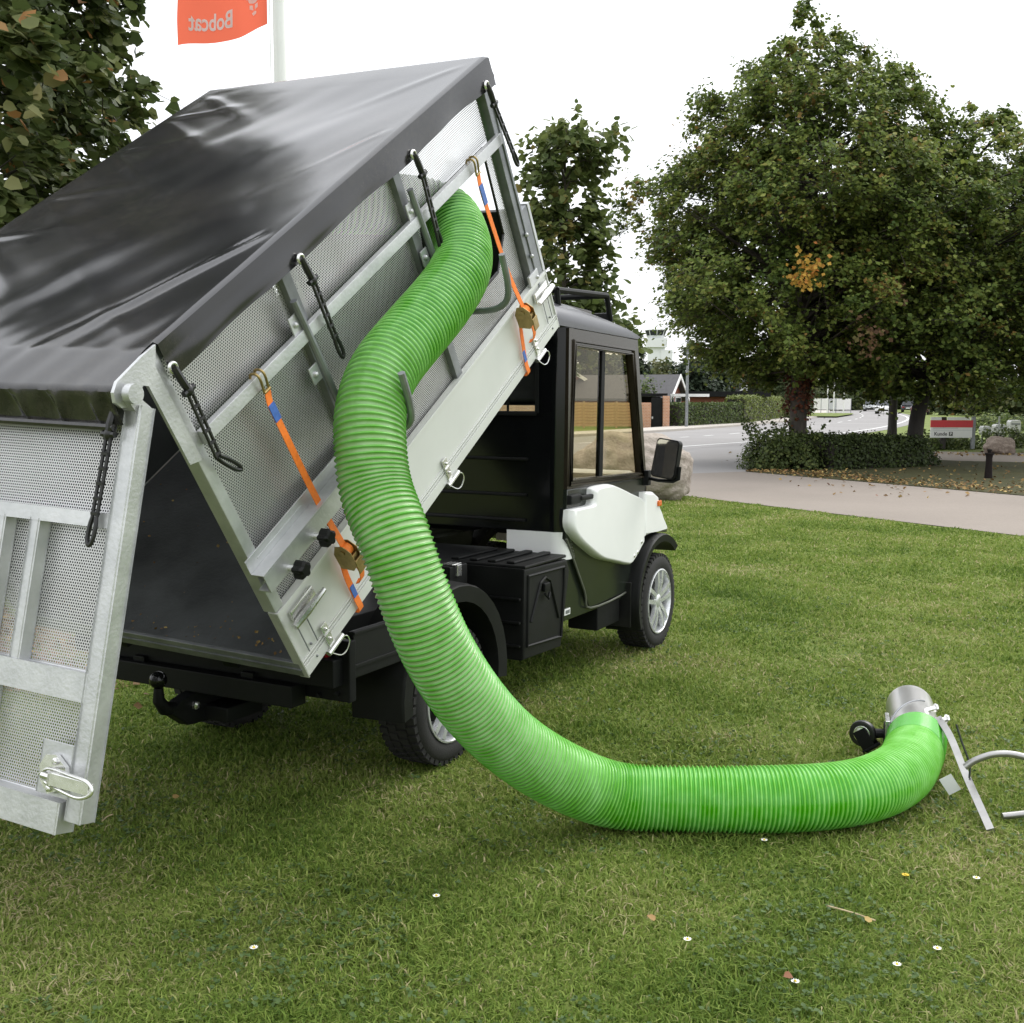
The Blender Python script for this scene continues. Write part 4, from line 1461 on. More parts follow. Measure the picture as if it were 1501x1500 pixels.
SL = ['black rubber ladder strap by the rear corner post, hanging from the lowest side eyelet', 'black rubber ladder strap hanging over the bent tube just left of the green hose',
      'black rubber ladder strap at the left edge of the hose opening', 'black rubber ladder strap on the front post, topmost under the tarpaulin peak']
ends = [((0.034, 0.87), (0.085, 0.785)), ((0.675, 0.86), (0.673, 0.790)), ((1.40, 0.86), (1.393, 0.785)), ((2.085, 0.86), (2.092, 0.80))]
for (u, w), ((ub, wb), (ue, we)), lb in zip(EYES, ends, SL):
    rubber_strap(BED @ Vector((u, -0.036, w)), BED @ Vector((u + 0.006, -0.040, w - 0.075)), BED @ Vector((ub, -0.042, wb)), BED @ Vector((ue, -0.046, we)), U, lb)
tx = 0.022
rubber_strap(TG @ Vector((tx - 0.006, -0.016, -0.045)), TG @ Vector((tx, -0.018, -0.105)), TG @ Vector((tx + 0.012, -0.022, -0.32)), TG @ Vector((tx + 0.018, -0.022, -0.395)), V,
             'black rubber ladder strap hanging straight down on the open tailgate')


# orange ratchet straps
def ratchet_strap(uh, path, label):
    """path: (u, w) from the hook on the rail down to the bed edge; blue label between the first two marks"""
    t = thing('ratchet_strap', label, 'ratchet strap', BED @ Vector((path[-1][0], -0.03, path[-1][1])), 'orange ratchet straps holding the cage down')
    bm = NB()
    h0 = BED @ Vector((path[0][0], -0.036, path[0][1]))
    for s in (-0.012, 0.012):
        a = path[0][0] + s
        pts = [(a, -0.034, 0.905), (a, -0.040, 0.950), (a, -0.030, 0.966), (a, -0.010, 0.964), (a, -0.002, 0.945)]
        tube(bm, smooth_path([BED @ Vector(p) for p in pts], 4), 0.0042, 8)
    tube(bm, [BED @ Vector((path[0][0] - 0.015, -0.036, 0.903)), BED @ Vector((path[0][0] + 0.015, -0.036, 0.903))], 0.005, 8)
    done('hook', bm, M['brass'], t)
    (u0, w0), (u1, w1), (u2, w2), (u3, w3), (u4, w4) = path
    bm = NB()
    pts = [(u0, -0.036, 0.900), (u1, -0.034, w1), (u2, -0.034, w2), ((u2 * .4 + u3 * .6), -0.040, w2 * .4 + w3 * .6), (u3, -0.062, w3)]
    ribbon(bm, smooth_path([BED @ Vector(p) for p in pts], 6), U, 0.027, 0.0025)
    done('webbing', bm, M['orange'], t)
    bm = NB()
    pts = [(u3 - 0.002, -0.030, w3 - 0.03), (u3 - 0.006, -0.020, w3 - 0.12), (u4, -0.019, w4 + 0.05), (u4, -0.019, -0.006), (u4, 0.010, -0.012)]
    ribbon(bm, smooth_path([BED @ Vector(p) for p in pts], 6), U, 0.027, 0.0025)
    pts = [(u3 + 0.012, -0.060, w3 - 0.04), (u3 + 0.018, -0.072, w3 - 0.10), (u3 + 0.016, -0.060, w3 - 0.145), (u3 + 0.01, -0.040, w3 - 0.155)]
    ribbon(bm, smooth_path([BED @ Vector(p) for p in pts], 6), U, 0.027, 0.0025)
    done('webbing', bm, M['orange'], t)
    bm = NB()
    ribbon(bm, [BED @ Vector((u1, -0.0365, w1)), BED @ Vector((u2, -0.0365, w2))], U, 0.0285, 0.004)
    done('blue_label', bm, M['blue'], t)
    bm = NB()
    ribbon(bm, [BED @ Vector((u4, -0.0215, w4 + 0.105)), BED @ Vector((u4, -0.0215, w4 + 0.055))], U, 0.022, 0.002)
    done('blue_label', bm, M['blue'], t)
    RM_ = BED @ Matrix.Translation((u3, -0.05, w3))
    bm = NB()
    for s in (-0.020, 0.0175):                   # side plates, spool, handle
        prism(bm, RM_, [(-0.028, -0.075), (-0.05, -0.05), (-0.045, 0.005), (-0.02, 0.028), (0.012, 0.025), (0.028, -0.01), (0.022, -0.07)], s, s + 0.0025, 'yz')
    tube(bm, [RM_ @ Vector((-0.024, -0.01, 0)), RM_ @ Vector((0.024, -0.01, 0))], 0.010, 12)
    box(bm, RM_, (-0.022, -0.052, -0.085), (0.022, -0.046, -0.030), 0.003)
    box(bm, RM_, (-0.017, -0.040, -0.045), (0.017, -0.034, -0.015), 0.002)
    done('ratchet', bm, M['brass'], t)
    bm = NB()
    lathe(bm, RM_ @ Matrix.Translation((0, -0.012, 0)), [(0.022, -0.0135), (0.022, 0.0135)], 16, 'x')
    done('webbing_roll', bm, M['orange'], t)


ratchet_strap(0.3, [(0.315, 0.95), (0.306, 0.860), (0.308, 0.800), (0.322, 0.270), (0.318, 0.0)], 'orange ratchet strap with blue label on the lower rear end of the cage side')
ratchet_strap(1.8, [(1.790, 0.95), (1.786, 0.860), (1.788, 0.780), (1.820, 0.285), (1.792, 0.0)], 'orange ratchet strap right of the green hose, at the raised front of the bed')

# ================================================================== the green suction hose
hose_ctl = [BED @ Vector((1.30, 0.62, 1.03)), BED @ Vector((1.42, 0.36, 0.985)), (-0.300, 4.423, 2.242), (-0.209, 4.304, 2.123), (-0.190, 4.133, 1.976), (-0.257, 3.952, 1.836), (-0.345, 3.773, 1.707), (-0.420, 3.617, 1.588), (-0.449, 3.526, 1.472), (-0.446, 3.475, 1.361), (-0.425, 3.439, 1.220), (-0.360, 3.374, 1.072), (-0.302, 3.357, 0.905), (-0.234, 3.389, 0.723), (-0.130, 3.470, 0.531), (0.007, 3.583, 0.354), (0.177, 3.670, 0.219),
            (0.364, 3.735, 0.128), (0.596, 3.735, 0.118), (0.834, 3.728, 0.118), (1.078, 3.75, 0.118), (1.284, 3.835, 0.118), (1.469, 4.02, 0.118), (1.60, 4.27, 0.118), (1.665, 4.42, 0.119)]


def resample(pts, step):
    P = np.array([list(p) for p in smooth_path(pts, 24)])
    for _ in range(60):
        P[1:-1] = 0.25 * P[:-2] + 0.5 * P[1:-1] + 0.25 * P[2:]
    s = np.concatenate([[0], np.cumsum(np.linalg.norm(np.diff(P, axis=0), axis=1))])
    t = np.arange(0, s[-1], step)
    return np.stack([np.interp(t, s, P[:, i]) for i in range(3)], 1), t


def transport(P):
    T = np.gradient(P, axis=0); T = unit(T)
    N = np.zeros_like(P)
    n = np.cross(T[0], [0, 0, 1.0]); n /= np.linalg.norm(n)
    for i in range(len(P)):
        n = n - T[i] * (n @ T[i]); n /= np.linalg.norm(n)
        N[i] = n
    return T, N, np.cross(T, N)


def make_hose():
    na = 52
    P, t = resample(hose_ctl, 0.0016)
    T, N, B = transport(P)
    L = t[-1]
    th = np.linspace(0, 2 * PI, na, endpoint=False)
    q = t / L
    pitch = np.interp(q, [0, 0.30, 0.38, 0.55, 0.66, 0.75, 1.0], [0.0215, 0.0205, 0.0180, 0.0168, 0.0160, 0.0155, 0.0150])
    turns = np.cumsum(0.0016 / pitch)
    phase = (turns[:, None] + th[None, :] / (2 * PI)) % 1.0
    prof = np.abs(np.sin(PI * phase)) ** 4.2             # rounded coils with narrow valleys
    cuff = t[:, None] > L - 0.19
    R = np.where(cuff, 0.1165 + 0.0005 * np.sin(t[:, None] * 900), 0.1085 + 0.0070 * prof)
    # slightly irregular wall
    R = R + 0.0012 * np.sin(3 * th[None, :] + 5 * t[:, None]) + 0.0010 * np.sin(2 * th[None, :] - 9 * t[:, None] + 1)
    X = P[:, None, :] + R[..., None] * (np.cos(th)[None, :, None] * N[:, None, :] + np.sin(th)[None, :, None] * B[:, None, :])
    X[..., 2] = np.maximum(X[..., 2], 0.004)
    n = len(t)
    i = np.arange(n - 1)[:, None] * na; j = np.arange(na)[None, :]
    f = np.stack([i + j, i + (j + 1) % na, i + na + (j + 1) % na, i + na + j], -1).reshape(-1, 4)
    rib = np.where(cuff, 2.0, prof + 0 * R)
    along = np.repeat((t / L)[:, None], na, 1)
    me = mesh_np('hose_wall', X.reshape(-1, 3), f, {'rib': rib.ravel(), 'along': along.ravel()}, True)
    return me


HM = bpy.data.materials.new('green_hose')
HM.use_nodes = True
n, l = HM.node_tree.nodes, HM.node_tree.links
b = n['Principled BSDF']
a1 = n.new('ShaderNodeAttribute'); a1.attribute_name = 'rib'
a2 = n.new('ShaderNodeAttribute'); a2.attribute_name = 'along'
def along_ramp(stops):
    k = n.new('ShaderNodeValToRGB')
    e = k.color_ramp.elements
    e[0].position, e[0].color = stops[0][0], (*stops[0][1], 1)
    e[1].position, e[1].color = stops[-1][0], (*stops[-1][1], 1)
    for p_, c_ in stops[1:-1]:
        x_ = e.new(p_); x_.color = (*c_, 1)
    l.new(a2.outputs['Fac'], k.inputs['Fac'])
    return k


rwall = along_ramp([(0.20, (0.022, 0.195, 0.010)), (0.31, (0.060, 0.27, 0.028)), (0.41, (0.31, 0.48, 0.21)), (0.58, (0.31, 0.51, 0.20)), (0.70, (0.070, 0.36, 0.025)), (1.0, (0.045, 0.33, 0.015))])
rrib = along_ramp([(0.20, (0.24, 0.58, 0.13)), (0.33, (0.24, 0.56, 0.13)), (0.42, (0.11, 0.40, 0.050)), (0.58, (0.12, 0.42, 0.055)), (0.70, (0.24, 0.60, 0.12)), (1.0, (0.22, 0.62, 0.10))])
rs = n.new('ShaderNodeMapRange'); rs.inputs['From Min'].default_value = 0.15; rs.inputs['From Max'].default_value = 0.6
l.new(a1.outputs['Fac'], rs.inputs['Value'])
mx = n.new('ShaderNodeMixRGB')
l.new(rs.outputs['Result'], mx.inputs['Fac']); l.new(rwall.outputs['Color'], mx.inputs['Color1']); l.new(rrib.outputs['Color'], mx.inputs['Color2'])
tc = n.new('ShaderNodeTexCoord')
nz = n.new('ShaderNodeTexNoise'); nz.inputs['Scale'].default_value = 14; nz.inputs['Detail'].default_value = 6
l.new(tc.outputs['Object'], nz.inputs['Vector'])
hs = n.new('ShaderNodeHueSaturation')
mr = n.new('ShaderNodeMapRange'); mr.inputs['From Min'].default_value = 0.3; mr.inputs['From Max'].default_value = 0.7
mr.inputs['To Min'].default_value = 0.85; mr.inputs['To Max'].default_value = 1.12
l.new(nz.outputs['Fac'], mr.inputs['Value']); l.new(mr.outputs['Result'], hs.inputs['Value'])
mr2 = n.new('ShaderNodeMapRange'); mr2.inputs['From Min'].default_value = 0.3; mr2.inputs['From Max'].default_value = 0.7
mr2.inputs['To Min'].default_value = 1.12; mr2.inputs['To Max'].default_value = 0.92
l.new(nz.outputs['Fac'], mr2.inputs['Value']); l.new(mr2.outputs['Result'], hs.inputs['Saturation'])
l.new(mx.outputs['Color'], hs.inputs['Color'])
cf = n.new('ShaderNodeMath'); cf.operation = 'GREATER_THAN'; cf.inputs[1].default_value = 1.5
l.new(a1.outputs['Fac'], cf.inputs[0])
mc = n.new('ShaderNodeMixRGB'); mc.inputs['Color2'].default_value = (0.085, 0.42, 0.035, 1)
l.new(cf.outputs[0], mc.inputs['Fac']); l.new(hs.outputs['Color'], mc.inputs['Color1'])
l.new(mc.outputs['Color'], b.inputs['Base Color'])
b.inputs['Roughness'].default_value = 0.21
b.inputs['Specular IOR Level'].default_value = 0.5
tl = n.new('ShaderNodeBsdfTranslucent'); l.new(mc.outputs['Color'], tl.inputs['Color'])
ms = n.new('ShaderNodeMixShader'); ms.inputs['Fac'].default_value = 0.15
l.new(b.outputs['BSDF'], ms.inputs[1]); l.new(tl.outputs['BSDF'], ms.inputs[2])
l.new(ms.outputs['Shader'], n['Material Output'].inputs['Surface'])
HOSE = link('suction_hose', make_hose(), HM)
at_base(HOSE, (0.6, 3.735, 0.0))
tag(HOSE, 'thick green ribbed suction hose running from the cage opening down onto the lawn', 'hose')
bm = NB()
MM = Matrix.Translation((-0.135, 3.37, 0.716)) @ Matrix.Rotation(0.4, 4, 'Y')
prism(bm, MM, [(-0.028, -0.004), (-0.01, 0.006), (0.02, 0.007), (0.026, -0.002), (0.0, -0.008)], -0.004, 0.002, 'xz')
tag(at_base(done('dry_leaf', bm, mat('dry_leaf_brown', (0.26, 0.15, 0.06), 0.7, 0, 0.3, 60)), (-0.135, 3.37, 0.716)), 'small brown dry leaf stuck on the green hose', 'leaf')

# ================================================================== suction nozzle with caster and handle
NZ = thing('suction_nozzle', 'stainless steel suction nozzle with caster wheel and bent handle lying on the grass', 'nozzle', (1.74, 4.7, 0))
p0, p1 = Vector((1.655, 4.40, 0.122)), Vector((1.815, 4.92, 0.112))
ax = (p1 - p0).normalized()
zz = (Vector((0, 0, 1)) - ax * ax.z).normalized()
NF = frame(p0, ax.cross(zz), ax, zz)              # x right, y along the pipe, z up
bm = NB()
Ls = (p1 - p0).length
lathe(bm, NF, [(0.100, 0.0), (0.103, 0.03), (0.103, Ls), (0.100, Ls), (0.099, 0.02)], 40)
for f in [f for f in bm.faces if len(f.verts) > 4]: bm.faces.remove(f)
done('pipe', bm, M['stainless'], NZ)
bm = NB()
tube(bm, [NF @ Vector((0.1045 * math.sin(t), 0.12 + 0.18 * (t + 1.0) / 1.5, 0.1045 * math.cos(t))) for t in np.linspace(-1.2, 0.45, 16)], 0.004, 6)
done('weld_wire', bm, M['galv_dark'], NZ)
bm = NB()
MM = NF @ Matrix.Translation((-0.205, 0.14, -0.03)) @ Matrix.Rotation(math.radians(70), 4, 'Z') @ Matrix.Rotation(math.radians(55), 4, 'X')
lathe(bm, MM, [(0.045, -0.016), (0.055, -0.012), (0.058, 0), (0.055, 0.012), (0.045, 0.016), (0.020, 0.012), (0.02, -0.012)], 24, 'x', True)
CW = done('caster_wheel', bm, M['rubber_strap'], NZ)
bm = NB()
lathe(bm, MM, [(0.032, -0.018), (0.036, -0.0165), (0.008, -0.022)], 20, 'x')
lathe(bm, MM, [(0.032, 0.018), (0.036, 0.0165), (0.008, 0.022)], 20, 'x')
done('caster_rim', bm, M['zinc'], CW)
bm = NB()
wc = MM @ Vector((0, 0, 0))
box(bm, MM, (-0.024, -0.062, -0.03), (-0.020, 0.02, 0.03), 0.004)
box(bm, MM, (0.020, -0.062, -0.03), (0.024, 0.02, 0.03), 0.004)
box(bm, MM, (-0.028, -0.075, -0.035), (0.028, -0.060, 0.035), 0.006)
tube(bm, [wc.lerp(NF @ Vector((-0.10, 0.14, -0.02)), 0.35), NF @ Vector((-0.10, 0.14, -0.02))], [0.022, 0.018], 10)
lathe(bm, NF @ Matrix.Translation((-0.112, 0.14, -0.02)), [(0.05, -0.01), (0.05, 0.006)], 12, 'x')
done('caster_fork', bm, M['black_satin'], NZ)
bm = NB()
box(bm, NF, (-0.118, 0.07, -0.075), (-0.100, 0.22, 0.05), 0.003)
done('caster_plate', bm, M['zinc'], NZ)
# flat legs and loop handle on the right
bm = NB()
legA, legB = Vector((1.735, 4.34, 0.195)), Vector((1.660, 3.69, 0.022))
ribbon(bm, smooth_path([Vector((1.765, 4.60, 0.15)), Vector((1.755, 4.45, 0.185)), Vector((1.745, 4.38, 0.20))], 4), (0, 0, 1), 0.035, 0.006)
ribbon(bm, smooth_path([Vector((1.752, 4.42, 0.205)), Vector((1.722, 4.22, 0.190)), Vector((1.690, 3.98, 0.115)), legB], 5), (1, 0.2, 0.5), 0.026, 0.020)
done('handle_leg', bm, M['steel_tube'], NZ)
bm = NB()
hp = [(1.665, 3.94, 0.165), (1.70, 3.93, 0.195), (1.76, 3.915, 0.222), (1.83, 3.90, 0.225), (1.895, 3.875, 0.205), (1.955, 3.845, 0.150), (1.97, 3.83, 0.085), (1.93, 3.825, 0.050), (1.85, 3.822, 0.036), (1.755, 3.818, 0.026)]
tube(bm, smooth_path([Vector(p) for p in hp], 6), 0.0125, 12)
done('loop_handle', bm, M['steel_tube'], NZ)
bm = NB()
for z, yy_ in ((0.212, 4.54), (0.20, 4.42)):
    MM = frame(Vector((1.765, yy_, z)), Vector((1, 0.2, 0.2)).normalized(), Vector((-0.2, 1, 0)).normalized(), Vector((0, 0, 1)))
    lathe(bm, MM, [(0.010, -0.03), (0.010, 0.02), (0.006, 0.026)], 8, 'x')
    lathe(bm, MM @ Matrix.Translation((0.022, 0, 0)), [(0.018, -0.004), (0.018, 0.004)], 6, 'x')
done('clamp_bolt', bm, M['zinc'], NZ)
bm = NB()
tube(bm, smooth_path([Vector((1.655, 4.01, 0.305)), Vector((1.672, 3.99, 0.24)), Vector((1.692, 3.965, 0.17)), Vector((1.688, 3.95, 0.12))], 5), [0.004] * 16, 6)
done('cable_tie', bm, M['rubber_strap'], NZ)
bm = NB()
MM = frame(Vector((1.63, 3.98, 0.085)), Vector((0.8, -0.2, 0.55)).normalized(), Vector((0.2, 0.98, 0)).normalized(), Vector((-0.55, 0.1, 0.83)).normalized())
box(bm, MM, (-0.024, -0.002, -0.034), (0.024, 0.0, 0.034))
done('paper_tag', bm, M['dash'], NZ)

# ================================================================== vegetation
LEAF_A = leaf_mat('linden_leaf', [(0.0, (0.055, 0.090, 0.020)), (0.45, (0.125, 0.172, 0.036)), (0.8, (0.215, 0.250, 0.056)), (0.97, (0.24, 0.22, 0.058)), (1.0, (0.22, 0.14, 0.04))], 0.34, 0.6)
LEAF_B = leaf_mat('young_linden_leaf', [(0.0, (0.062, 0.090, 0.028)), (0.5, (0.115, 0.150, 0.046)), (0.9, (0.18, 0.205, 0.07)), (1.0, (0.22, 0.18, 0.06))], 0.42, 0.5)
LEAF_C = leaf_mat('near_leaf', [(0.0, (0.045, 0.066, 0.022)), (0.5, (0.085, 0.112, 0.036)), (0.9, (0.15, 0.165, 0.062)), (0.97, (0.20, 0.18, 0.075)), (1.0, (0.34, 0.17, 0.065))], 0.36, 0.48)
LEAF_FAR = leaf_mat('far_foliage', [(0.0, (0.040, 0.058, 0.024)), (0.5, (0.080, 0.100, 0.038)), (1.0, (0.15, 0.15, 0.06))], 0.35, 0.6)
LEAF_CON = leaf_mat('conifer_needles', [(0.0, (0.020, 0.032, 0.018)), (0.6, (0.038, 0.056, 0.028)), (1.0, (0.07, 0.085, 0.04))], 0.15, 0.6)
LEAF_HEDGE = leaf_mat('hedge_leaf', [(0.0, (0.045, 0.070, 0.020)), (0.5, (0.090, 0.125, 0.034)), (1.0, (0.19, 0.22, 0.065))], 0.3, 0.5)
LEAF_BUSH = leaf_mat('shrub_leaf', [(0.0, (0.028, 0.042, 0.014)), (0.6, (0.062, 0.086, 0.024)), (1.0, (0.12, 0.14, 0.04))], 0.3, 0.5)
LEAF_RED = leaf_mat('creeper_leaf', [(0.0, (0.06, 0.022, 0.016)), (0.5, (0.14, 0.050, 0.03)), (0.85, (0.20, 0.09, 0.045)), (1.0, (0.08, 0.085, 0.03))], 0.25, 0.5)
LEAF_BRN = leaf_mat('dry_brown_leaf', [(0.0, (0.075, 0.040, 0.022)), (0.6, (0.13, 0.075, 0.035)), (1.0, (0.10, 0.095, 0.03))], 0.2, 0.6)
LEAF_YEL = leaf_mat('yellow_leaf', [(0.0, (0.42, 0.22, 0.04)), (0.6, (0.55, 0.36, 0.07)), (1.0, (0.40, 0.14, 0.04))], 0.35, 0.5)
LEAF_LIT = leaf_mat('fallen_leaf', [(0.0, (0.11, 0.065, 0.03)), (0.6, (0.24, 0.15, 0.055)), (0.88, (0.40, 0.30, 0.11)), (1.0, (0.20, 0.09, 0.05))], 0.1, 0.7)
BARK = mat('bark', (0.060, 0.050, 0.040), 0.85, 0, 0.45, 5, 0.8, 25, stretch=(1, 1, 0.25))
BARK_D = mat('dark_bark', (0.035, 0.030, 0.026), 0.85, 0, 0.4, 5, 0.8, 25, stretch=(1, 1, 0.25))


def crown_points(base, prof, ncl, nleaf, cr, r, squash=0.45, lean=(0, 0), skew=None, droop=0.0, inner=0.2, lsize=0.1):
    """clumps of leaves inside a crown given as [(z, radius)]; skew(theta, z) multiplies the radius"""
    zs = np.array([p[0] for p in prof]); rs = np.array([p[1] for p in prof])
    zz = np.linspace(zs[0], zs[-1], 200); rr = np.interp(zz, zs, rs)
    pdf = rr ** 1.55 + 0.05; pdf /= pdf.sum()
    z = r.choice(zz, ncl, p=pdf) + r.normal(0, 0.05, ncl)
    th = r.uniform(0, 2 * PI, ncl)
    rad = np.interp(z, zs, rs)
    ph = r.uniform(0, 6.28, 6)
    lump = 1 + 0.13 * np.sin(3 * th + ph[0] + 1.1 * z) + 0.10 * np.sin(5 * th + ph[1] - 1.9 * z) + 0.08 * np.sin(2.6 * z + ph[2]) + 0.06 * np.sin(9 * th + ph[3] + 3 * z)
    if skew is not None: lump = lump * skew(th, z)
    q = np.sqrt(inner + (1 - inner) * r.uniform(0, 1, ncl)) * lump
    q = np.where(r.uniform(0, 1, ncl) < 0.06, q * 1.14, q)
    cx_ = base[0] + rad * q * np.cos(th) + lean[0] * z
    cy_ = base[1] + rad * q * np.sin(th) + lean[1] * z
    C_ = np.stack([cx_, cy_, z - droop * q ** 2 * rad], 1)
    csz = cr * r.uniform(0.55, 1.35, ncl) * np.clip(rad / rs.max() + 0.35, 0.5, 1)
    out = np.stack([np.cos(th), np.sin(th), np.zeros(ncl)], 1)
    per = 12                                          # every clump is a handful of leafy twigs
    ntw = max(3, int(round(nleaf / per)))
    tw = np.repeat(np.arange(ncl), ntw)
    d = out[tw] * r.uniform(.2, 1.3, (len(tw), 1)) + r.normal(0, .62, (len(tw), 3)) + np.array([0, 0, .12])
    d[:, 2] *= min(1.0, squash * 1.7)
    d = unit(d)
    ln = csz[tw] * r.uniform(.8, 1.9, len(tw))
    st = C_[tw] + r.normal(0, .10, (len(tw), 3)) * csz[tw][:, None]
    curl = r.uniform(.05, .35, len(tw))
    rep = np.repeat(np.arange(len(tw)), per)
    s_ = (np.tile(np.arange(per), len(tw)) + r.uniform(.2, .9, len(rep))) / per
    c = st[rep] + d[rep] * (ln[rep] * s_)[:, None]
    c[:, 2] -= curl[rep] * ln[rep] * s_ ** 2
    c += np.clip(r.normal(0, lsize * .5, (len(rep), 3)), -lsize, lsize)
    nrm = np.array([0, 0, 0.9]) + out[tw[rep]] * 0.45 + r.normal(0, 0.5, (len(rep), 3))
    shade = (r.normal(0, 0.13, ncl)[tw] + r.normal(0, .06, len(tw)))[rep]
    mid = st + d * (ln * .5)[:, None]; mid[:, 2] -= curl * ln * .25
    end = st + d * ln[:, None]; end[:, 2] -= curl * ln
    return C_, c, nrm, shade, np.stack([st, mid, end], 1)


def twig_mesh(T, rad):
    """three sided thin twigs through start, middle and end points"""
    n = len(T)
    ang = np.array([0, 2.094, 4.189])
    a = unit(T[:, 2] - T[:, 0])
    u = unit(np.cross(a, np.array([0.31, 0.2, 0.93])))
    w = np.cross(a, u)
    ring = np.cos(ang)[None, :, None] * u[:, None] + np.sin(ang)[None, :, None] * w[:, None]
    rr = np.array([1.0, .7, .3]) * rad
    v = T[:, :, None, :] + ring[:, None] * rr[None, :, None, None]
    i = (np.arange(n) * 9)[:, None]
    f = []
    for s in (0, 3):
        for k in range(3):
            f.append(i + np.array([s + k, s + (k + 1) % 3, s + 3 + (k + 1) % 3, s + 3 + k]))
    return mesh_np('twigs', v.reshape(-1, 3), np.concatenate(f, 0))


def limbs(bm, base, C_, zfork, r0, r, n=45, lean=(0, 0)):
    idx = r.choice(len(C_), min(n, len(C_)), replace=False)
    for i in idx:
        c = C_[i]
        hz = min(max(zfork, c[2] - np.hypot(c[0] - base[0] - lean[0] * c[2], c[1] - base[1] - lean[1] * c[2]) * r.uniform(0.25, 0.6)), c[2])
        a = Vector((base[0] + lean[0] * hz, base[1] + lean[1] * hz, hz)); e_ = Vector(c)
        m_ = a.lerp(e_, 0.5) + Vector((r.normal(0, .08), r.normal(0, .08), r.uniform(-.05, .2)))
        tube(bm, [a, a.lerp(m_, .5) + Vector((0, 0, .05)), m_, m_.lerp(e_, .5), e_], [r0, r0 * .75, r0 * .5, r0 * .3, r0 * .12], 5, False)


def tree(name, label, base, prof, ncl, nleaf, cr, lsize, seed, material, tr0, ztop, zfork, lean=(0, 0), skew=None, squash=0.45,
         droop=0.0, bark=None, big=False, limb_r=0.05, nlimb=45, group=None, bend=None, tint0=0.5, cat='tree', inner=0.2, sprigs=0, lobes=()):
    r = np.random.default_rng(seed)
    t = thing(name, label, cat, (base[0], base[1], 0), group)
    C_, c, nrm, sh, TW = crown_points(base, prof, ncl, nleaf, cr, r, squash, lean, skew, droop, inner, lsize)
    for (ax_, ay_, az_, ar_, an_) in lobes:           # side branches with their own leaf clusters
        q = np.array([ax_, ay_, az_]) + r.normal(0, 1, (an_, 3)) * ar_
        C_ = np.concatenate([C_, np.array([[ax_, ay_, az_]])])
        c = np.concatenate([c, q]); nrm = np.concatenate([nrm, r.normal(0, .6, (an_, 3)) + np.array([0, -.2, .7])]); sh = np.concatenate([sh, np.zeros(an_) + r.normal(0, .1)])
    if sprigs:                                     # thin shoots that stand out of the outline
        cen = np.array([base[0], base[1], 0.5 * (prof[0][0] + prof[-1][0])])
        dist = np.linalg.norm((C_ - cen) / np.array([1, 1, 1.1]), axis=1)
        pick = np.argsort(-dist)[:int(sprigs * 2.2)]
        pick = r.choice(pick, sprigs, replace=False)
        ex, en = [], []
        for i in pick:
            o = C_[i] - cen; o = o / np.linalg.norm(o) * 0.7 + np.array([0, 0, r.uniform(0.2, 0.9)])
            ln = r.uniform(0.4, 0.95) * cr * 2.0
            m_ = r.integers(7, 14)
            q = C_[i] + np.linspace(0.1, 1, m_)[:, None] * o * ln + np.clip(r.normal(0, lsize * 0.4, (m_, 3)), -lsize, lsize)
            ex.append(q); en.append(r.normal(0, 0.6, (m_, 3)) + np.array([0, 0, 0.4]))
        ex, en = np.concatenate(ex), np.concatenate(en)
        c = np.concatenate([c, ex]); nrm = np.concatenate([nrm, en]); sh = np.concatenate([sh, np.zeros(len(ex))])
    keep = c[:, 2] > 0.05
    c, nrm, sh = c[keep], nrm[keep], sh[keep]
    tint = np.clip(tint0 + 1.2 * sh + r.normal(0, 0.2, len(c)), 0, 1)
    size = lsize * r.uniform(0.65, 1.3, len(c))
    v, f, tn = leaf_geo(c, nrm, size, tint, big, seed)
    me = mesh_np('crown', v, f, {'tint': tn})
    cr_ = link('crown', me, material, t)
    if nlimb:
        link('twigs', twig_mesh(TW, max(0.004, limb_r * 0.16)), bark or BARK, t)['kind'] = 'stuff'
    bm = NB()
    n_ = 10
    pts, rad = [], []
    for k in range(n_ + 1):
        z = ztop * k / n_
        bx = (bend(z) if bend else 0)
        pts.append(Vector((base[0] + lean[0] * z + bx, base[1] + lean[1] * z, z)))
        rad.append(tr0 * (1.25 if k == 0 else 1.0) * (1 - 0.75 * (k / n_) ** 1.2))
    pts[0].z = -0.1
    tube(bm, pts, rad, 14, False)
    if nlimb: limbs(bm, base, C_, zfork, limb_r, r, nlimb, lean)
    done('trunk', bm, bark or BARK, t, True, 2.0)
    return t, c, nrm, size, tint


# ---- the big linden by the road
big_prof = [(1.95, 1.0), (2.5, 2.2), (3.6, 3.2), (5.2, 3.45), (6.7, 3.2), (8.2, 2.3), (9.3, 1.15), (10.0, 0.45), (10.4, 0.12)]
BIG, *_ = tree('linden_tree', 'large round linden tree whose trunk is covered in reddish creeper', (6.75, 26.2), big_prof,
               1150, 120, 0.40, 0.105, 21, LEAF_A, 0.22, 7.5, 2.2, droop=0.02, squash=0.42, limb_r=0.045, nlimb=260, tint0=0.46, sprigs=130,
               skew=lambda th, z: 1 + 0.14 * np.clip(np.cos(th), 0, 1) * np.clip((z - 3.5) / 2.5, 0, 1))
r = np.random.default_rng(33)                       # creeper on the trunk
N_ = 1500
z = r.uniform(0.9, 3.0, N_); th = r.uniform(0, 2 * PI, N_)
rad = 0.22 + np.abs(r.normal(0.02, 0.07, N_)) * (1 + 0.6 * (z < 1.7))
c = np.stack([6.75 + rad * np.cos(th), 26.2 + rad * np.sin(th), z], 1)
keep = r.uniform(0, 1, N_) < np.clip((z - 0.9) / 0.7, 0.1, 1)
c = c[keep]
nn = np.stack([np.cos(th), np.sin(th), np.full(N_, 0.4)], 1)[keep] + r.normal(0, .5, (len(c), 3))
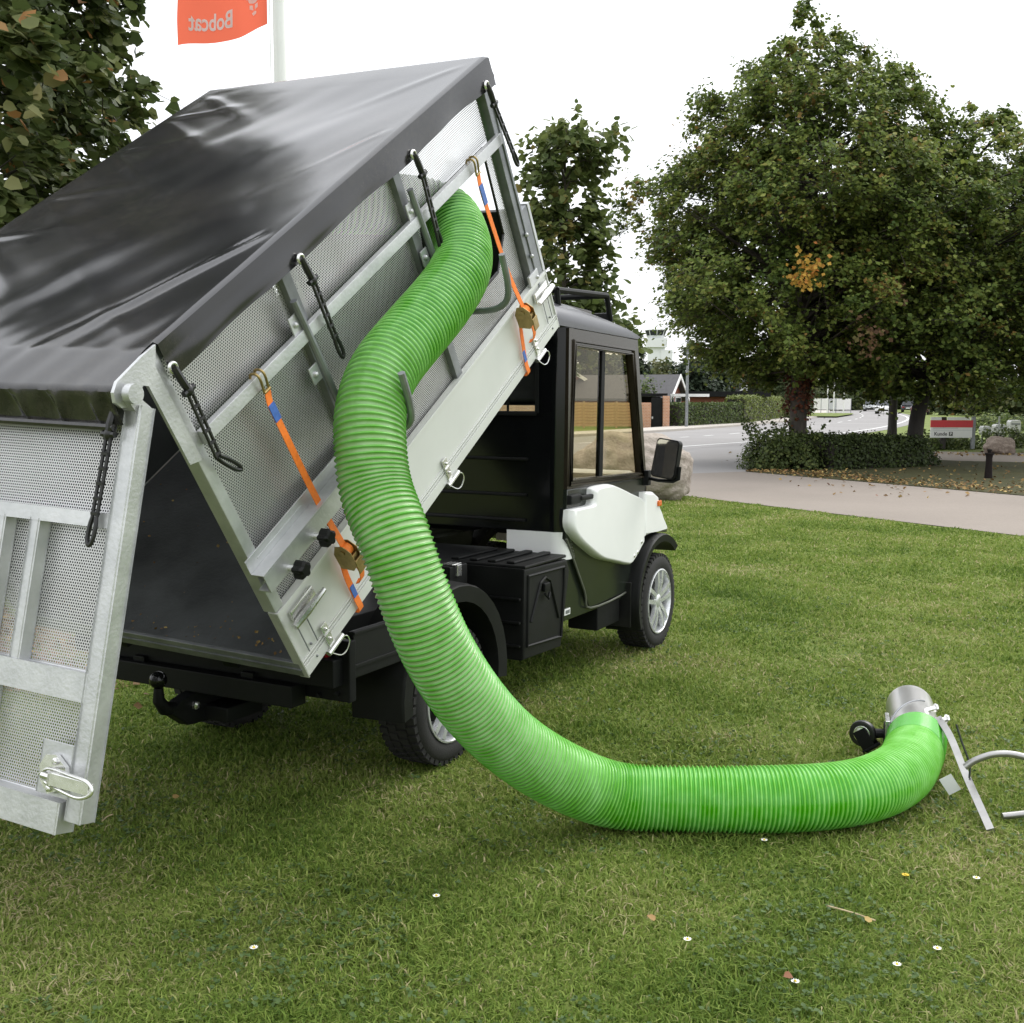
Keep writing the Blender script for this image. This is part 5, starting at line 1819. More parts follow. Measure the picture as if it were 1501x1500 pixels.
v, f, tn = leaf_geo(c, nn, 0.085 * r.uniform(.6, 1.3, len(c)), np.clip(r.normal(.45, .25, len(c)), 0, 1), False, 3)
link('creeper', mesh_np('creeper', v, f, {'tint': tn}), LEAF_RED, BIG)['kind'] = 'stuff'
for (ox, oz, n_, sx, sz, m_) in ((-0.80, 4.10, 130, .17, .40, LEAF_YEL), (0.42, 2.75, 90, .18, .42, LEAF_BRN), (1.1, 3.7, 30, .10, .25, LEAF_BRN)):
    c = np.stack([6.75 + ox + r.normal(0, sx, n_), 22.35 + 0.1 * oz + r.normal(0, .12, n_), oz + r.normal(0, sz * .5, n_)], 1)
    v, f, tn = leaf_geo(c, r.normal(0, .6, (n_, 3)) + np.array([0, -.6, .4]), 0.11 * r.uniform(.7, 1.2, n_), r.uniform(0, 1, n_), False, 4)
    link('turned_leaves', mesh_np('turned_leaves', v, f, {'tint': tn}), m_, BIG)['kind'] = 'stuff'

# ---- the second linden to the right, its leaning trunk in front of the sign
sec_prof = [(1.6, 1.2), (2.1, 2.4), (3.2, 3.2), (4.6, 3.4), (5.9, 3.0), (7.0, 2.2), (7.8, 1.2), (8.4, 0.3)]
tree('linden_tree', 'spreading linden tree with a dark leaning trunk beside the red and white sign', (9.72, 26.8), sec_prof,
     950, 120, 0.40, 0.105, 22, LEAF_A, 0.20, 5.5, 2.0, lean=(0.155, 0.02), droop=0.03, squash=0.42, nlimb=160, bark=BARK_D, tint0=0.42, bend=lambda z: -0.10 * math.sin(min(1, z / 2.2) * PI), sprigs=70)
tree('linden_tree', 'linden tree with a thin straight dark trunk, half behind the others', (13.2, 38.5), [(2.0, 1.5), (3.0, 2.8), (5, 3.3), (7, 2.6), (9, 1.4), (10.2, .3)],
     300, 90, 0.5, 0.15, 23, LEAF_A, 0.16, 6.5, 2.4, droop=0.03, squash=0.4, nlimb=25, bark=BARK_D, tint0=0.36)
tree('linden_tree', 'low hanging linden tree behind the round stone at the right photo edge', (17.2, 33.0), [(1.5, 2.2), (2.4, 3.6), (4, 4.2), (6, 3.9), (8, 2.6), (9.6, 1.2), (10.4, .3)],
     480, 95, 0.5, 0.14, 24, LEAF_A, 0.2, 6.5, 2.0, droop=0.05, squash=0.4, nlimb=30, bark=BARK_D, tint0=0.44)

# ---- young tree behind the truck cab
tree('young_linden_tree', 'slim young linden tree with large leaves standing directly behind the truck cab', (0.62, 13.6),
     [(1.95, 0.50), (2.3, 0.56), (2.8, 0.42), (3.4, 0.40), (3.9, 0.42), (4.3, 0.42), (4.6, 0.28), (4.75, 0.15)], 150, 30, 0.15, 0.088, 31, LEAF_B, 0.05, 4.1, 1.5,
     squash=0.7, nlimb=60, limb_r=0.014, big=True, tint0=0.5, sprigs=16, inner=0.02,
     lobes=[(1.00, 13.5, 4.28, .13, 70), (1.14, 13.5, 4.42, .12, 60), (1.24, 13.6, 4.58, .09, 40), (0.88, 13.5, 4.15, .13, 60), (0.40, 13.5, 4.5, .12, 60), (0.72, 13.5, 4.55, .10, 40),
            (1.16, 13.5, 2.55, .14, 70), (1.32, 13.5, 2.35, .13, 60), (1.46, 13.5, 2.22, .10, 40), (1.02, 13.5, 2.80, .12, 50), (1.05, 13.5, 3.35, .08, 26), (0.18, 13.5, 3.5, .10, 40), (0.22, 13.5, 2.9, .11, 40)])

# ---- near tree at the left edge: its crown rises out of the picture
r = np.random.default_rng(41)
lx, ly = -4.15, 7.9
LT, c, nrm, size, tint = tree('near_linden_tree', 'near linden tree with large leaves filling the upper left corner', (lx, ly),
     [(1.9, 0.9), (2.6, 1.40), (3.4, 1.50), (4.4, 1.35), (5.6, 1.25), (6.8, 1.0), (7.8, 0.5), (8.2, 0.2)], 760, 42, 0.20, 0.088, 42, LEAF_C, 0.12, 7.2, 1.6,
     squash=0.8, nlimb=110, limb_r=0.028, big=True, tint0=0.40, sprigs=26, inner=0.15, bark=BARK_D)
# the leaves that show largest are objects of their own, all sharing one mesh
v, f, tn = leaf_geo(np.zeros((1, 3)), np.array([[0, 0, 1.0]]), np.array([1.0]), np.array([0.5]), True, 1)
prot = []
for k in range(4):
    me = mesh_np('leaf', v, f, {'tint': np.full(len(v), (0.38, 0.62, 0.85, 0.95)[k])})
    me.materials.append(LEAF_C)
    prot.append(me)
dvec = c - np.array([0, 0, 1.5])
px = dvec[:, 0] / dvec[:, 1]; pz = dvec[:, 2] / dvec[:, 1]
vis = np.where((px > -0.455) & (px < -0.27) & (pz > 0.14) & (pz < 0.36))[0]
vis = vis[np.argsort(dvec[vis, 1])][:300]
for i in vis:
    me = prot[r.choice(4, p=(.50, .36, .135, .005))]
    o = bpy.data.objects.new('leaf', me)
    COL.objects.link(o)
    n_ = Vector(nrm[i]).normalized()
    q = n_.to_track_quat('Z', 'Y')
    o.parent = LT
    o.location = Vector(c[i]) + Vector((0, -0.12, 0.02)) - ROOT[LT]
    o.rotation_mode = 'QUATERNION'
    o.rotation_quaternion = q @ Vector((0, 0, 1)).rotation_difference(Vector((0, 0, 1)))
    o.rotation_quaternion.rotate(Matrix.Rotation(r.uniform(-0.6, 0.6), 3, 'X'))
    s_ = float(size[i]) * 1.05
    o.scale = (s_, s_, s_)
for (ox, oy, oz, n_) in ((-2.78, 6.6, 3.52, 14), (-2.95, 6.5, 3.00, 10), (-2.72, 6.5, 3.26, 6)):
    cc = np.stack([ox + r.normal(0, .08, n_), oy + r.normal(0, .06, n_), oz + r.normal(0, .10, n_)], 1)
    v, f, tn = leaf_geo(cc, r.normal(0, .6, (n_, 3)) + np.array([0, -.5, .3]), 0.10 * r.uniform(.7, 1.2, n_), r.uniform(0.90, 1, n_), True, 4)
    link('turned_leaves', mesh_np('turned_leaves', v, f, {'tint': tn}), LEAF_C, LT)['kind'] = 'stuff'


# ---- shrubs and hedges
def foliage_box(name, label, cat, path, width, height, n, lsize, material, seed, rough=0.06, wave=0.0, z0=0.0, core=True, tint0=0.5):
    """clipped hedge along a path: leaves on the faces of a box with an uneven skin over a dark twiggy core"""
    r = np.random.default_rng(seed)
    P = [Vector(p) for p in path]
    seg = [(P[i], P[i + 1]) for i in range(len(P) - 1)]
    ln = np.array([(b - a).length for a, b in seg])
    t = thing(name, label, cat, tuple((P[0] + P[-1]) / 2))
    k = r.choice(len(seg), n, p=ln / ln.sum())
    s = r.uniform(0, 1, n)
    A = np.array([list(a) for a, b in seg])[k]; B = np.array([list(b) for a, b in seg])[k]
    T = unit(B - A); NRM = np.stack([-T[:, 1], T[:, 0], np.zeros(n)], 1)
    face = r.choice(4, n, p=(0.34, 0.16, 0.42, 0.08))
    y = np.where(face == 0, -0.5, np.where(face == 1, 0.5, r.uniform(-.5, .5, n)))
    zf = np.where(face == 2, 1.0, r.uniform(0.02, 1, n) ** 0.9)
    lumps = 1 + wave * np.sin(s * ln[k] * 1.7 + seed) + wave * 0.6 * np.sin(s * ln[k] * 4.1)
    c = A + (B - A) * s[:, None] + NRM * (y * width)[:, None]
    c[:, 2] = z0 + zf * height * lumps
    c += r.normal(0, rough, (n, 3))
    if True:                                   # end faces
        m_ = face == 3
        c[m_] = np.where(r.uniform(0, 1, m_.sum())[:, None] < .5, np.array(list(P[0])), np.array(list(P[-1]))) + NRM[m_] * (r.uniform(-.5, .5, m_.sum()) * width)[:, None]
        c[m_, 2] = z0 + r.uniform(0, 1, m_.sum()) * height
        c[m_] += r.normal(0, rough, (m_.sum(), 3))
    c[:, 2] = np.maximum(c[:, 2], 0.02)
    nn = np.where((face == 2)[:, None], np.array([0, 0, 1.0]), NRM * np.sign(y)[:, None]) + r.normal(0, .55, (n, 3)) + np.array([0, 0, .35])
    v, f, tn = leaf_geo(c, nn, lsize * r.uniform(.6, 1.3, n), np.clip(r.normal(tint0, .2, n), 0, 1), False, seed)
    link('foliage', mesh_np('foliage', v, f, {'tint': tn}), material, t)
    bm = NB()
    for a, b in seg:
        tt = (b - a).normalized()
        FM = frame(a, tt, Vector((-tt.y, tt.x, 0)), Vector((0, 0, 1)))
        box(bm, FM, (0.03, -width / 2 + rough, 0.0), ((b - a).length - 0.03, width / 2 - rough, height * (1 - wave) - rough))
    done('twigs', bm, BARK_D, t, False)
    return t


foliage_box('clipped_hedge', 'low dark clipped hedge under the trees between the two linden trunks', 'hedge', [(6.6, 24.6, 0), (9.15, 26.0, 0)], 1.5, 0.66, 8500, 0.07, LEAF_BUSH, 51, 0.05, 0.03, tint0=0.25)
r = np.random.default_rng(52)


def shrub(name, label, base, rx, ry, h, n, ls, material, seed, sprig=20, tint0=0.5, group=None):
    r = np.random.default_rng(seed)
    t = thing(name, label, 'shrub', (base[0], base[1], 0), group)
    th = r.uniform(0, 2 * PI, n); u = r.uniform(0, 1, n)
    ph = np.arccos(u)
    lump = 1 + .12 * np.sin(4 * th + seed) * np.sin(3 * ph) + .10 * np.sin(7 * th - seed)
    q = (0.55 + 0.45 * np.sqrt(r.uniform(0, 1, n))) * lump
    o = np.stack([np.cos(th) * np.sin(ph) ** .7, np.sin(th) * np.sin(ph) ** .7, u], 1)
    c = np.array([base[0], base[1], 0.02]) + o * np.array([rx, ry, h]) * q[:, None] + r.normal(0, .04, (n, 3))
    nn = o + r.normal(0, .5, (n, 3)) + np.array([0, 0, .4])
    for k in range(sprig):
        a = r.uniform(0, 2 * PI); p0_ = np.array([base[0] + rx * .8 * math.cos(a), base[1] + ry * .8 * math.sin(a), h * r.uniform(.5, .95)])
        dd = np.array([math.cos(a) * .5, math.sin(a) * .5, r.uniform(.3, 1)])
        m_ = 9
        c = np.concatenate([c, p0_ + np.linspace(.1, 1, m_)[:, None] * dd * h * .5 + r.normal(0, ls * .4, (m_, 3))])
        nn = np.concatenate([nn, r.normal(0, .6, (m_, 3))])
    c[:, 2] = np.maximum(c[:, 2], 0.02)
    v, f, tn = leaf_geo(c, nn, ls * r.uniform(.6, 1.3, len(c)), np.clip(r.normal(tint0, .22, len(c)), 0, 1), False, seed)
    link('foliage', mesh_np('foliage', v, f, {'tint': tn}), material, t)
    bm = NB()
    for k in range(14):
        a = r.uniform(0, 2 * PI)
        e_ = Vector((base[0] + rx * .7 * math.cos(a), base[1] + ry * .7 * math.sin(a), h * r.uniform(.5, .9)))
        tube(bm, [Vector((base[0], base[1], 0)), Vector((base[0], base[1], 0)).lerp(e_, .5) + Vector((0, 0, .1)), e_], [.02, .014, .006], 5, False)
    done('stems', bm, BARK_D, t)
    return t


shrub('loose_shrub', 'loose leafy green shrub in front of the creeper covered linden trunk', (5.95, 24.3), 0.95, 0.7, 0.78, 4200, 0.075, LEAF_BUSH, 53, 40, 0.55)
shrub('loose_shrub', 'low dark shrub at the foot of the leaning linden trunk, right end of the hedge', (9.55, 25.9), 0.45, 0.5, 0.40, 700, 0.075, LEAF_BUSH, 58, 4, 0.2)
shrub('loose_shrub', 'thin twiggy shrub with airy shoots left of the linden trunk beside the road', (6.1, 26.2), 0.5, 0.5, 0.95, 500, 0.075, LEAF_BUSH, 54, 40, 0.5)

# leaf litter and fallen leaves
def litter(name, pts_fn, n, ls, seed, material=LEAF_LIT, z=0.02):
    r = np.random.default_rng(seed)
    c = pts_fn(r, n)
    c = np.column_stack([c, np.full(len(c), z) + r.uniform(0, .02, len(c))])
    v, f, tn = leaf_geo(c, np.array([0, 0, 1.0]) + r.normal(0, .35, (len(c), 3)), ls * r.uniform(.6, 1.3, len(c)), r.uniform(0, 1, len(c)), False, seed)
    o = link(name, mesh_np(name, v, f, {'tint': tn}), material, None)
    return tag(o, kind='stuff')


def verge_edge(r, n):
    a, b = np.array([4.9, 23.35]), np.array([9.3, 15.7])
    s = r.uniform(0, 1, n) ** 1.3
    off = np.abs(r.normal(0, .9, n)) + 0.02
    nr = np.array([.86, .51])
    p = a + (b - a) * s[:, None] + nr * off[:, None]
    p[r.uniform(0, 1, n) < .06] -= nr * 0.5
    return p


litter('leaf_litter', verge_edge, 1300, 0.065, 61)
litter('leaf_litter', lambda r, n: np.column_stack([r.uniform(5, 15, n), r.uniform(17, 27, n)])[:n], 450, 0.07, 62)
litter('leaf_litter', lambda r, n: np.array([16.5, 31.2]) + np.column_stack([r.normal(0, 3.2, n), r.normal(0, .5, n)]), 500, 0.10, 63)
litter('leaf_litter', lambda r, n: np.array([-3.2, 7.0]) + np.column_stack([r.normal(0, .9, n), r.normal(0, .8, n)]), 700, 0.06, 64)

# ================================================================== lawn blades
GRASS = leaf_mat('grass_blade', [(0.0, (0.068, 0.122, 0.018)), (0.4, (0.155, 0.230, 0.038)), (0.7, (0.245, 0.305, 0.070)), (0.9, (0.33, 0.335, 0.130)), (1.0, (0.46, 0.40, 0.23))], 0.38, 0.7, pos_noise=0.9)


def make_grass(n_total, seed, outer=False):
    r = np.random.default_rng(seed)
    d0, d1 = 2.25, 19.0
    u = r.uniform(0, 1, n_total)
    e = 0.42                                       # density falls with distance
    d = (d0 ** e + u * (d1 ** e - d0 ** e)) ** (1 / e)
    x = r.uniform(-0.53, 0.53, n_total) * d * 1.02
    y = d
    if outer:                                      # lawn on both sides of the view
        sg = np.where(r.uniform(0, 1, n_total) < .5, -1, 1)
        x = sg * (0.53 * d + r.uniform(0, 1, n_total) * (2.2 + .2 * d))
        y = d - r.uniform(0, 1.5, n_total) * (d < 5)
    p = np.column_stack([x, y])
    side = (x - 2.72) * .86 + (y - 17.24) * .51
    edge = -0.02 + 0.05 * np.sin(6 * y)
    road = (x + 2.6) * (-0.83) + (y - 23.5) * 0.56
    keep = (side < edge) & (road < -1.1)
    # thin the blades on the littered soil
    soil = np.exp(-(((x + 3.1) / 1.3) ** 2 + ((y - 7.0) / 1.3) ** 2))
    keep &= r.uniform(0, 1, n_total) > 0.85 * soil
    p = p[keep]; d = d[keep]
    n = len(p)
    clump = np.sin(p[:, 0] * 7.1 + np.sin(p[:, 1] * 5)) * np.sin(p[:, 1] * 6.3 + np.sin(p[:, 0] * 4)) * .5 + .5
    w = (0.0034 if outer else 0.0019) * (0.75 + d / 4.2) * r.uniform(.7, 1.3, n)
    h = (0.016 + 0.017 * clump) * r.uniform(.5, 1.4, n) * (0.9 + d * 0.02)
    a = r.uniform(0, 2 * PI, n)
    lean = np.abs(r.normal(0.9, .5, n))
    la = r.uniform(0, 2 * PI, n)
    side_v = np.stack([np.cos(a), np.sin(a), np.zeros(n)], 1)
    ld = np.stack([np.cos(la), np.sin(la), np.zeros(n)], 1)
    base = np.column_stack([p, np.full(n, -0.002)])
    up = np.array([0, 0, 1.0])
    mid = base + ld * (h * lean * .35)[:, None] + up * (h * .62)[:, None]
    tip = base + ld * (h * lean * 1.15)[:, None] + up * (h * np.clip(1.05 - .25 * lean, .45, 1))[:, None]
    sw = side_v * w[:, None]
    V_ = np.stack([base - sw, base + sw, mid + sw * .8, mid - sw * .8, tip], 1).reshape(-1, 3)
    i = np.arange(n)[:, None] * 5
    F = np.concatenate([i + np.array([0, 1, 2]), i + np.array([0, 2, 3]), i + np.array([3, 2, 4])], 0)
    dry = np.zeros(n)
    for k in range(34):                              # dry, worn spots
        c0 = np.array([r.uniform(-3.2, 4.5), 2.3 + 9 * r.uniform() ** 1.6]); rr_ = r.uniform(.06, .26) * (0.7 + 0.12 * c0[1])
        dry += r.uniform(.3, .9) * np.exp(-((p[:, 0] - c0[0]) ** 2 + 1.6 * (p[:, 1] - c0[1]) ** 2) / rr_ ** 2)
    lush = np.zeros(n)
    for k in range(40):                              # darker, thicker tufts
        c0 = np.array([r.uniform(-3.2, 5.5), 2.3 + 11 * r.uniform() ** 1.5]); rr_ = r.uniform(.08, .40)
        lush += r.uniform(.3, .8) * np.exp(-((p[:, 0] - c0[0]) ** 2 + 1.4 * (p[:, 1] - c0[1]) ** 2) / rr_ ** 2)
    tint = np.clip(r.normal(.48, .21, n) + (r.uniform(0, 1, n) < .045 + .45 * np.clip(dry, 0, 1)) * r.uniform(.25, .55, n) - .22 * np.clip(lush, 0, 1), 0, 1)
    z_ = V_.reshape(n, 5, 3); z_[:, :, 2] *= (1 - .45 * np.clip(dry, 0, 1) + .35 * np.clip(lush, 0, 1))[:, None]; V_ = z_.reshape(-1, 3)
    return mesh_np('grass', V_, F, {'tint': np.repeat(tint, 5)})


tag(link('grass', make_grass(560000, 71), GRASS, None), kind='stuff')
tag(link('grass', make_grass(130000, 73, True), GRASS, None), kind='stuff')


def make_clover(n, seed):
    r = np.random.default_rng(seed)
    d = 2.3 + 6 * r.uniform(0, 1, n) ** 1.5
    cx_ = r.uniform(-.5, .5, n) * d
    c = np.column_stack([cx_, d, np.full(n, .018) + r.uniform(0, .012, n)])
    g = np.sin(c[:, 0] * 4.3 + 1) * np.sin(c[:, 1] * 3.7) + r.normal(0, .4, n)
    c = c[g > .35]
    rep = np.repeat(np.arange(len(c)), 3)
    c3 = c[rep] + np.column_stack([r.normal(0, .007, (len(rep), 2)), r.normal(0, .003, len(rep))])
    v, f, tn = leaf_geo(c3, np.array([0, 0, 1.0]) + r.normal(0, .35, (len(rep), 3)), .013 * r.uniform(.7, 1.5, len(rep)), np.clip(r.normal(.5, .15, len(rep)), 0, 1), False, seed)
    return mesh_np('clover', v, f, {'tint': tn})


tag(link('clover', make_clover(9000, 72), leaf_mat('clover_leaf', [(0, (.04, .075, .02)), (1, (.09, .14, .045))], .2, .5, 0), None), kind='stuff')

# daisies, buttercup, fallen leaves on the near lawn
PETAL = mat('daisy_petal', (0.80, 0.79, 0.74), 0.6, 0, 0.05, 60)
YOLK = mat('flower_yellow', (0.72, 0.50, 0.03), 0.6, 0, 0.1, 60)


def ground_at(x, y):
    t = np.array([(x - 750.5), 0, 0])
    up = -(y - 750) / 1620
    dx = (x - 750.5) / 1620
    f_ = math.cos(PITCH) + up * math.sin(PITCH); g_ = -math.sin(PITCH) + up * math.cos(PITCH)
    k = -1.5 / g_
    return Vector((dx * k, f_ * k, 0))


def daisy(loc, mpet, nm, label, group):
    t = thing(nm, label, 'flower', loc, group)
    bm = NB()
    for k in range(11):
        a = 2 * PI * k / 11
        tdir = Vector((math.cos(a), math.sin(a), 0)); s = Vector((-math.sin(a), math.cos(a), 0))
        q = loc + Vector((0, 0, .024))
        bm.faces.new([bm.verts.new(p) for p in (q + tdir * .003, q + tdir * .008 + s * .0030, q + tdir * .0125 + Vector((0, 0, .002)), q + tdir * .008 - s * .0030)])
    done('petals', bm, mpet, t, False)
    bm = NB()
    bmesh.ops.create_uvsphere(bm, u_segments=8, v_segments=5, radius=.0036, matrix=Matrix.Translation(loc + Vector((0, 0, .025))))
    done('flower_centre', bm, YOLK, t)
    return t


D0 = None
DL = ['white daisy on the grass below the middle of the hose, left of the others', 'white daisy just below the part of the hose lying flat on the lawn',
      'white daisy alone in the lower middle of the foreground lawn', 'white daisy beside the reddish fallen leaf at the bottom of the photo',
      'white daisy nearest to the tip of the nozzle handle leg', 'white daisy in the lower right foreground, second from the bottom edge',
      'white daisy at the far lower right of the foreground lawn', 'white daisy in the lower left foreground below the truck wheel']
for (x, y), dl in zip(((642, 1325), (1122, 1240), (1010, 1388), (1168, 1450), (1433, 1295), (1317, 1424), (1376, 1400), (375, 1403)), DL):
    loc = ground_at(x, y)
    if D0 is None:
        D0 = daisy(loc, PETAL, 'daisy', dl, 'daisies in the lawn')
    else:
        c_ = D0.copy(); COL.objects.link(c_); c_.location = loc; c_['label'] = dl
        for ch in D0.children:
            h_ = ch.copy(); COL.objects.link(h_); h_.parent = c_
daisy(ground_at(1329, 1291), YOLK, 'buttercup', 'single yellow buttercup flower on the lawn right of the hose end', None)
LF = []
for i, (x, y, tn) in enumerate(((1157, 1446, 1.0), (957, 1360, .95), (1275, 1362, .8), (260, 1182, .7))):
    loc = ground_at(x, y)
    v, f, t_ = leaf_geo(np.array([[0, 0, .032]]), np.array([[.3, -.4, 1.0]]), np.array([.026]), np.array([tn]), True, i)
    me = mesh_np('fallen_leaf', v, f, {'tint': t_})
    o = link('fallen_leaf', me, LEAF_LIT, None); o.location = loc
    tag(o, ('reddish fallen leaf on the grass beside a daisy in the foreground', 'brown fallen leaf on the foreground grass below the lying hose', 'pale fallen leaf on the grass below the nozzle handle', 'dry pale leaf on the dark grass beside the open tailgate')[i], 'leaf')
for i, pts in enumerate((((5, 1217), (40, 1214), (58, 1218)), ((152, 1218), (160, 1211), (168, 1208)), ((1213, 1340), (1250, 1350), (1285, 1362)))):
    bm = NB()
    P = [ground_at(*q) + Vector((0, 0, .03)) for q in pts]
    tube(bm, smooth_path(P, 4), .0025, 5)
    o = done('straw', bm, mat('straw_stalk', (0.42, 0.34, 0.20), .8, 0, .2, 40), None)
    tag(at_base(o, P[0] - Vector((0, 0, .03))), ('long pale straw lying on the grass below the tailgate bottom bar', 'short pale straw lying on the grass right of the tailgate corner', 'dry thin stalk lying across the grass in the right foreground')[i], 'straw')

# ================================================================== things on the verge and along the road
def stone_mat(name, c1, c2):
    return mat(name, c1, 0.85, 0, 0.2, 9, 1.0, 30, 0.05, col2=c2, detail=12)


def boulder(name, label, loc, rx, ry, h, seed, material, group=None, flat=0.88):
    from mathutils import noise
    bm = NB()
    bmesh.ops.create_icosphere(bm, subdivisions=5, radius=1.0)
    off = Vector((seed * 3.1, seed * 1.7, 0))
    for v in bm.verts:
        p = v.co.copy()
        k = 1 + 0.22 * noise.noise(p * 1.3 + off) + 0.10 * noise.noise(p * 3.1 + off) + 0.05 * noise.noise(p * 7 + off) + 0.03 * abs(noise.noise(p * 15 + off))
        p = p * k
        p.x = math.copysign(abs(p.x) ** flat, p.x); p.z = math.copysign(abs(p.z) ** flat, p.z)
        v.co = Vector((p.x * rx, p.y * ry, p.z * h * 0.6 + h * 0.42))
    o = done(name, bm, material, None, True, 3)
    o.location = loc
    return tag(o, label, 'stone', group)


boulder('boulder', 'big rough grey boulder at the edge of the lawn behind the truck mirror', (1.83, 16.75, 0), 0.90, 0.6, 0.98, 3, stone_mat('granite', (0.24, 0.20, 0.165), (0.40, 0.35, 0.30)))
boulder('round_stone', 'flat topped brown stone on the verge behind the dark bollard', (13.9, 31.6, 0), 0.46, 0.4, 0.50, 6, stone_mat('brown_stone', (0.20, 0.155, 0.125), (0.33, 0.27, 0.22)), None, 1.0)
# dark bollard
BOLL = mat('bollard_black', (0.010, 0.007, 0.006), 0.7, 0, 0.3, 20, spec=0.15)
B_ = (9.28, 21.5, 0)
t = thing('bollard', 'short dark bollard with a narrow cap standing in the shaded verge', 'bollard', B_)
bm = NB()
lathe(bm, Matrix.Translation(B_), [(0.085, -0.02), (0.075, 0.02), (0.062, 0.25), (0.060, 0.40), (0.068, 0.46), (0.085, 0.475), (0.085, 0.50), (0.06, 0.505)], 16, 'z')
done('post', bm, BOLL, t)
bm = NB()
lathe(bm, Matrix.Translation(B_), [(0.035, 0.505), (0.035, 0.545), (0.05, 0.55), (0.048, 0.57), (0.02, 0.58)], 16, 'z')
done('cap', bm, BOLL, t)


def text_mesh(txt, size, MX, ext=0.002, mirror=False, warp=None):
    cu = bpy.data.curves.new('lettering', 'FONT')
    cu.body = txt; cu.size = size; cu.extrude = ext; cu.align_x = 'CENTER'; cu.align_y = 'CENTER'; cu.resolution_u = 3
    cu.offset = size * 0.02
    ob = bpy.data.objects.new('lettering', cu)
    COL.objects.link(ob)
    bpy.context.view_layer.update()
    me = bpy.data.meshes.new_from_object(ob.evaluated_get(bpy.context.evaluated_depsgraph_get()))
    COL.objects.unlink(ob); bpy.data.objects.remove(ob)
    for v in me.vertices:
        c = v.co.copy()
        if mirror: c.x = -c.x
        v.co = warp(c) if warp else MX @ c
    if mirror: me.flip_normals()
    return me


# red and white parking sign
SG = Vector((13.5, 34.0, 0.04))
t = thing('parking_sign', 'white parking sign with a red top band standing behind the leaning trunk', 'sign', SG)
SM = frame(SG, Vector((1, 0.05, 0)).normalized(), Vector((-0.05, 1, 0)).normalized(), Vector((0, 0, 1)))
WHITE_S = mat('sign_white', (0.78, 0.78, 0.77), 0.5, 0, 0.03, 5)
RED_S = mat('sign_red', (0.62, 0.04, 0.05), 0.5, 0, 0.06, 5)
GREY_T = mat('sign_lettering', (0.10, 0.10, 0.10), 0.6, 0, 0.1, 20)
bm = NB(); box(bm, SM, (-0.68, 0.0, 0.345), (0.63, 0.03, 0.66), 0.004); done('sign_panel', bm, WHITE_S, t)
bm = NB(); box(bm, SM, (-0.68, -0.004, 0.663), (0.645, 0.03, 0.88), 0.004); done('red_band', bm, RED_S, t)
bm = NB(); box(bm, SM, (-0.68, 0.0, 0.884), (-0.34, 0.03, 0.975), 0.003); done('top_panel', bm, WHITE_S, t)
bm = NB(); box(bm, SM, (-0.16, 0.0, 0.884), (0.55, 0.03, 0.972), 0.003); done('top_panel', bm, WHITE_S, t)
bm = NB(); box(bm, SM, (-0.33, 0.034, 0.0), (-0.17, 0.12, 0.98), 0.006); done('sign_post', bm, BARK_D, t)
bm = NB(); box(bm, SM, (0.635, 0.034, 0.0), (0.75, 0.12, 0.99), 0.006); done('sign_post', bm, M['galv_dark'], t)
bm = NB()
box(bm, SM, (-0.60, -0.003, 0.635), (0.18, 0.0, 0.645)); box(bm, SM, (-0.60, -0.003, 0.575), (0.60, 0.0, 0.580))
done('thin_lines', bm, M['galv_dark'], t, False)
link('lettering', text_mesh('Kunde', 0.155, SM @ Matrix.Translation((-0.36, -0.003, 0.46)) @ Matrix.Rotation(PI / 2, 4, 'X')), GREY_T, t)
bm = NB(); box(bm, SM, (-0.10, -0.006, 0.40), (0.02, 0.0, 0.525)); done('parking_symbol', bm, GREY_T, t)
link('lettering', text_mesh('P', 0.12, SM @ Matrix.Translation((-0.04, -0.009, 0.462)) @ Matrix.Rotation(PI / 2, 4, 'X')), WHITE_S, t)
for i, (x, y, rx, h, lb) in enumerate(((13.1, 34.6, .8, .45, 'low yellowish green shrub at the foot of the red and white sign'), (14.0, 34.9, .7, .40, 'low rounded shrub right of the sign post'),
                                        (16.0, 36.0, 1.0, .62, 'green shrub below the white letterboxes'), (17.3, 36.6, 1.0, .55, 'green shrub at the right photo edge beyond the second path'))):
    shrub('low_shrub', lb, (x, y), rx, .6, h, 900, 0.09, LEAF_HEDGE, 80 + i, 6, 0.45, 'low shrubs beyond the second path')


def mailbox(loc, w, h, z, label, lower=True):
    t = thing('letterbox', label, 'letterbox', loc, 'white letterboxes by the second path')
    MX = Matrix.Translation(loc)
    bm = NB(); prism(bm, MX, [(-w / 2, z), (w / 2, z), (w / 2, z + h * .8), (w / 2 - .05, z + h), (-w / 2 + .05, z + h), (-w / 2, z + h * .8)], 0, .32, 'xz', 0.01); done('box_body', bm, WHITE_S, t)
    bm = NB(); box(bm, MX, (-w / 2 + .03, -.006, z + h * .55), (w / 2 - .03, -.001, z + h * .68)); done('slot', bm, M['galv_dark'], t)
    bm = NB(); box(bm, MX, (-w / 2, .06, 0), (-w / 2 + .05, .11, z)); done('leg', bm, M['galv'], t)
    bm = NB(); box(bm, MX, (w / 2 - .05, .06, 0), (w / 2, .11, z)); done('leg', bm, M['galv'], t)
    if lower:
        bm = NB(); box(bm, MX, (-w / 2 + .055, .03, z - .26), (w / 2 - .055, .25, z - .005)); done('parcel_box', bm, M['black_plastic'], t)


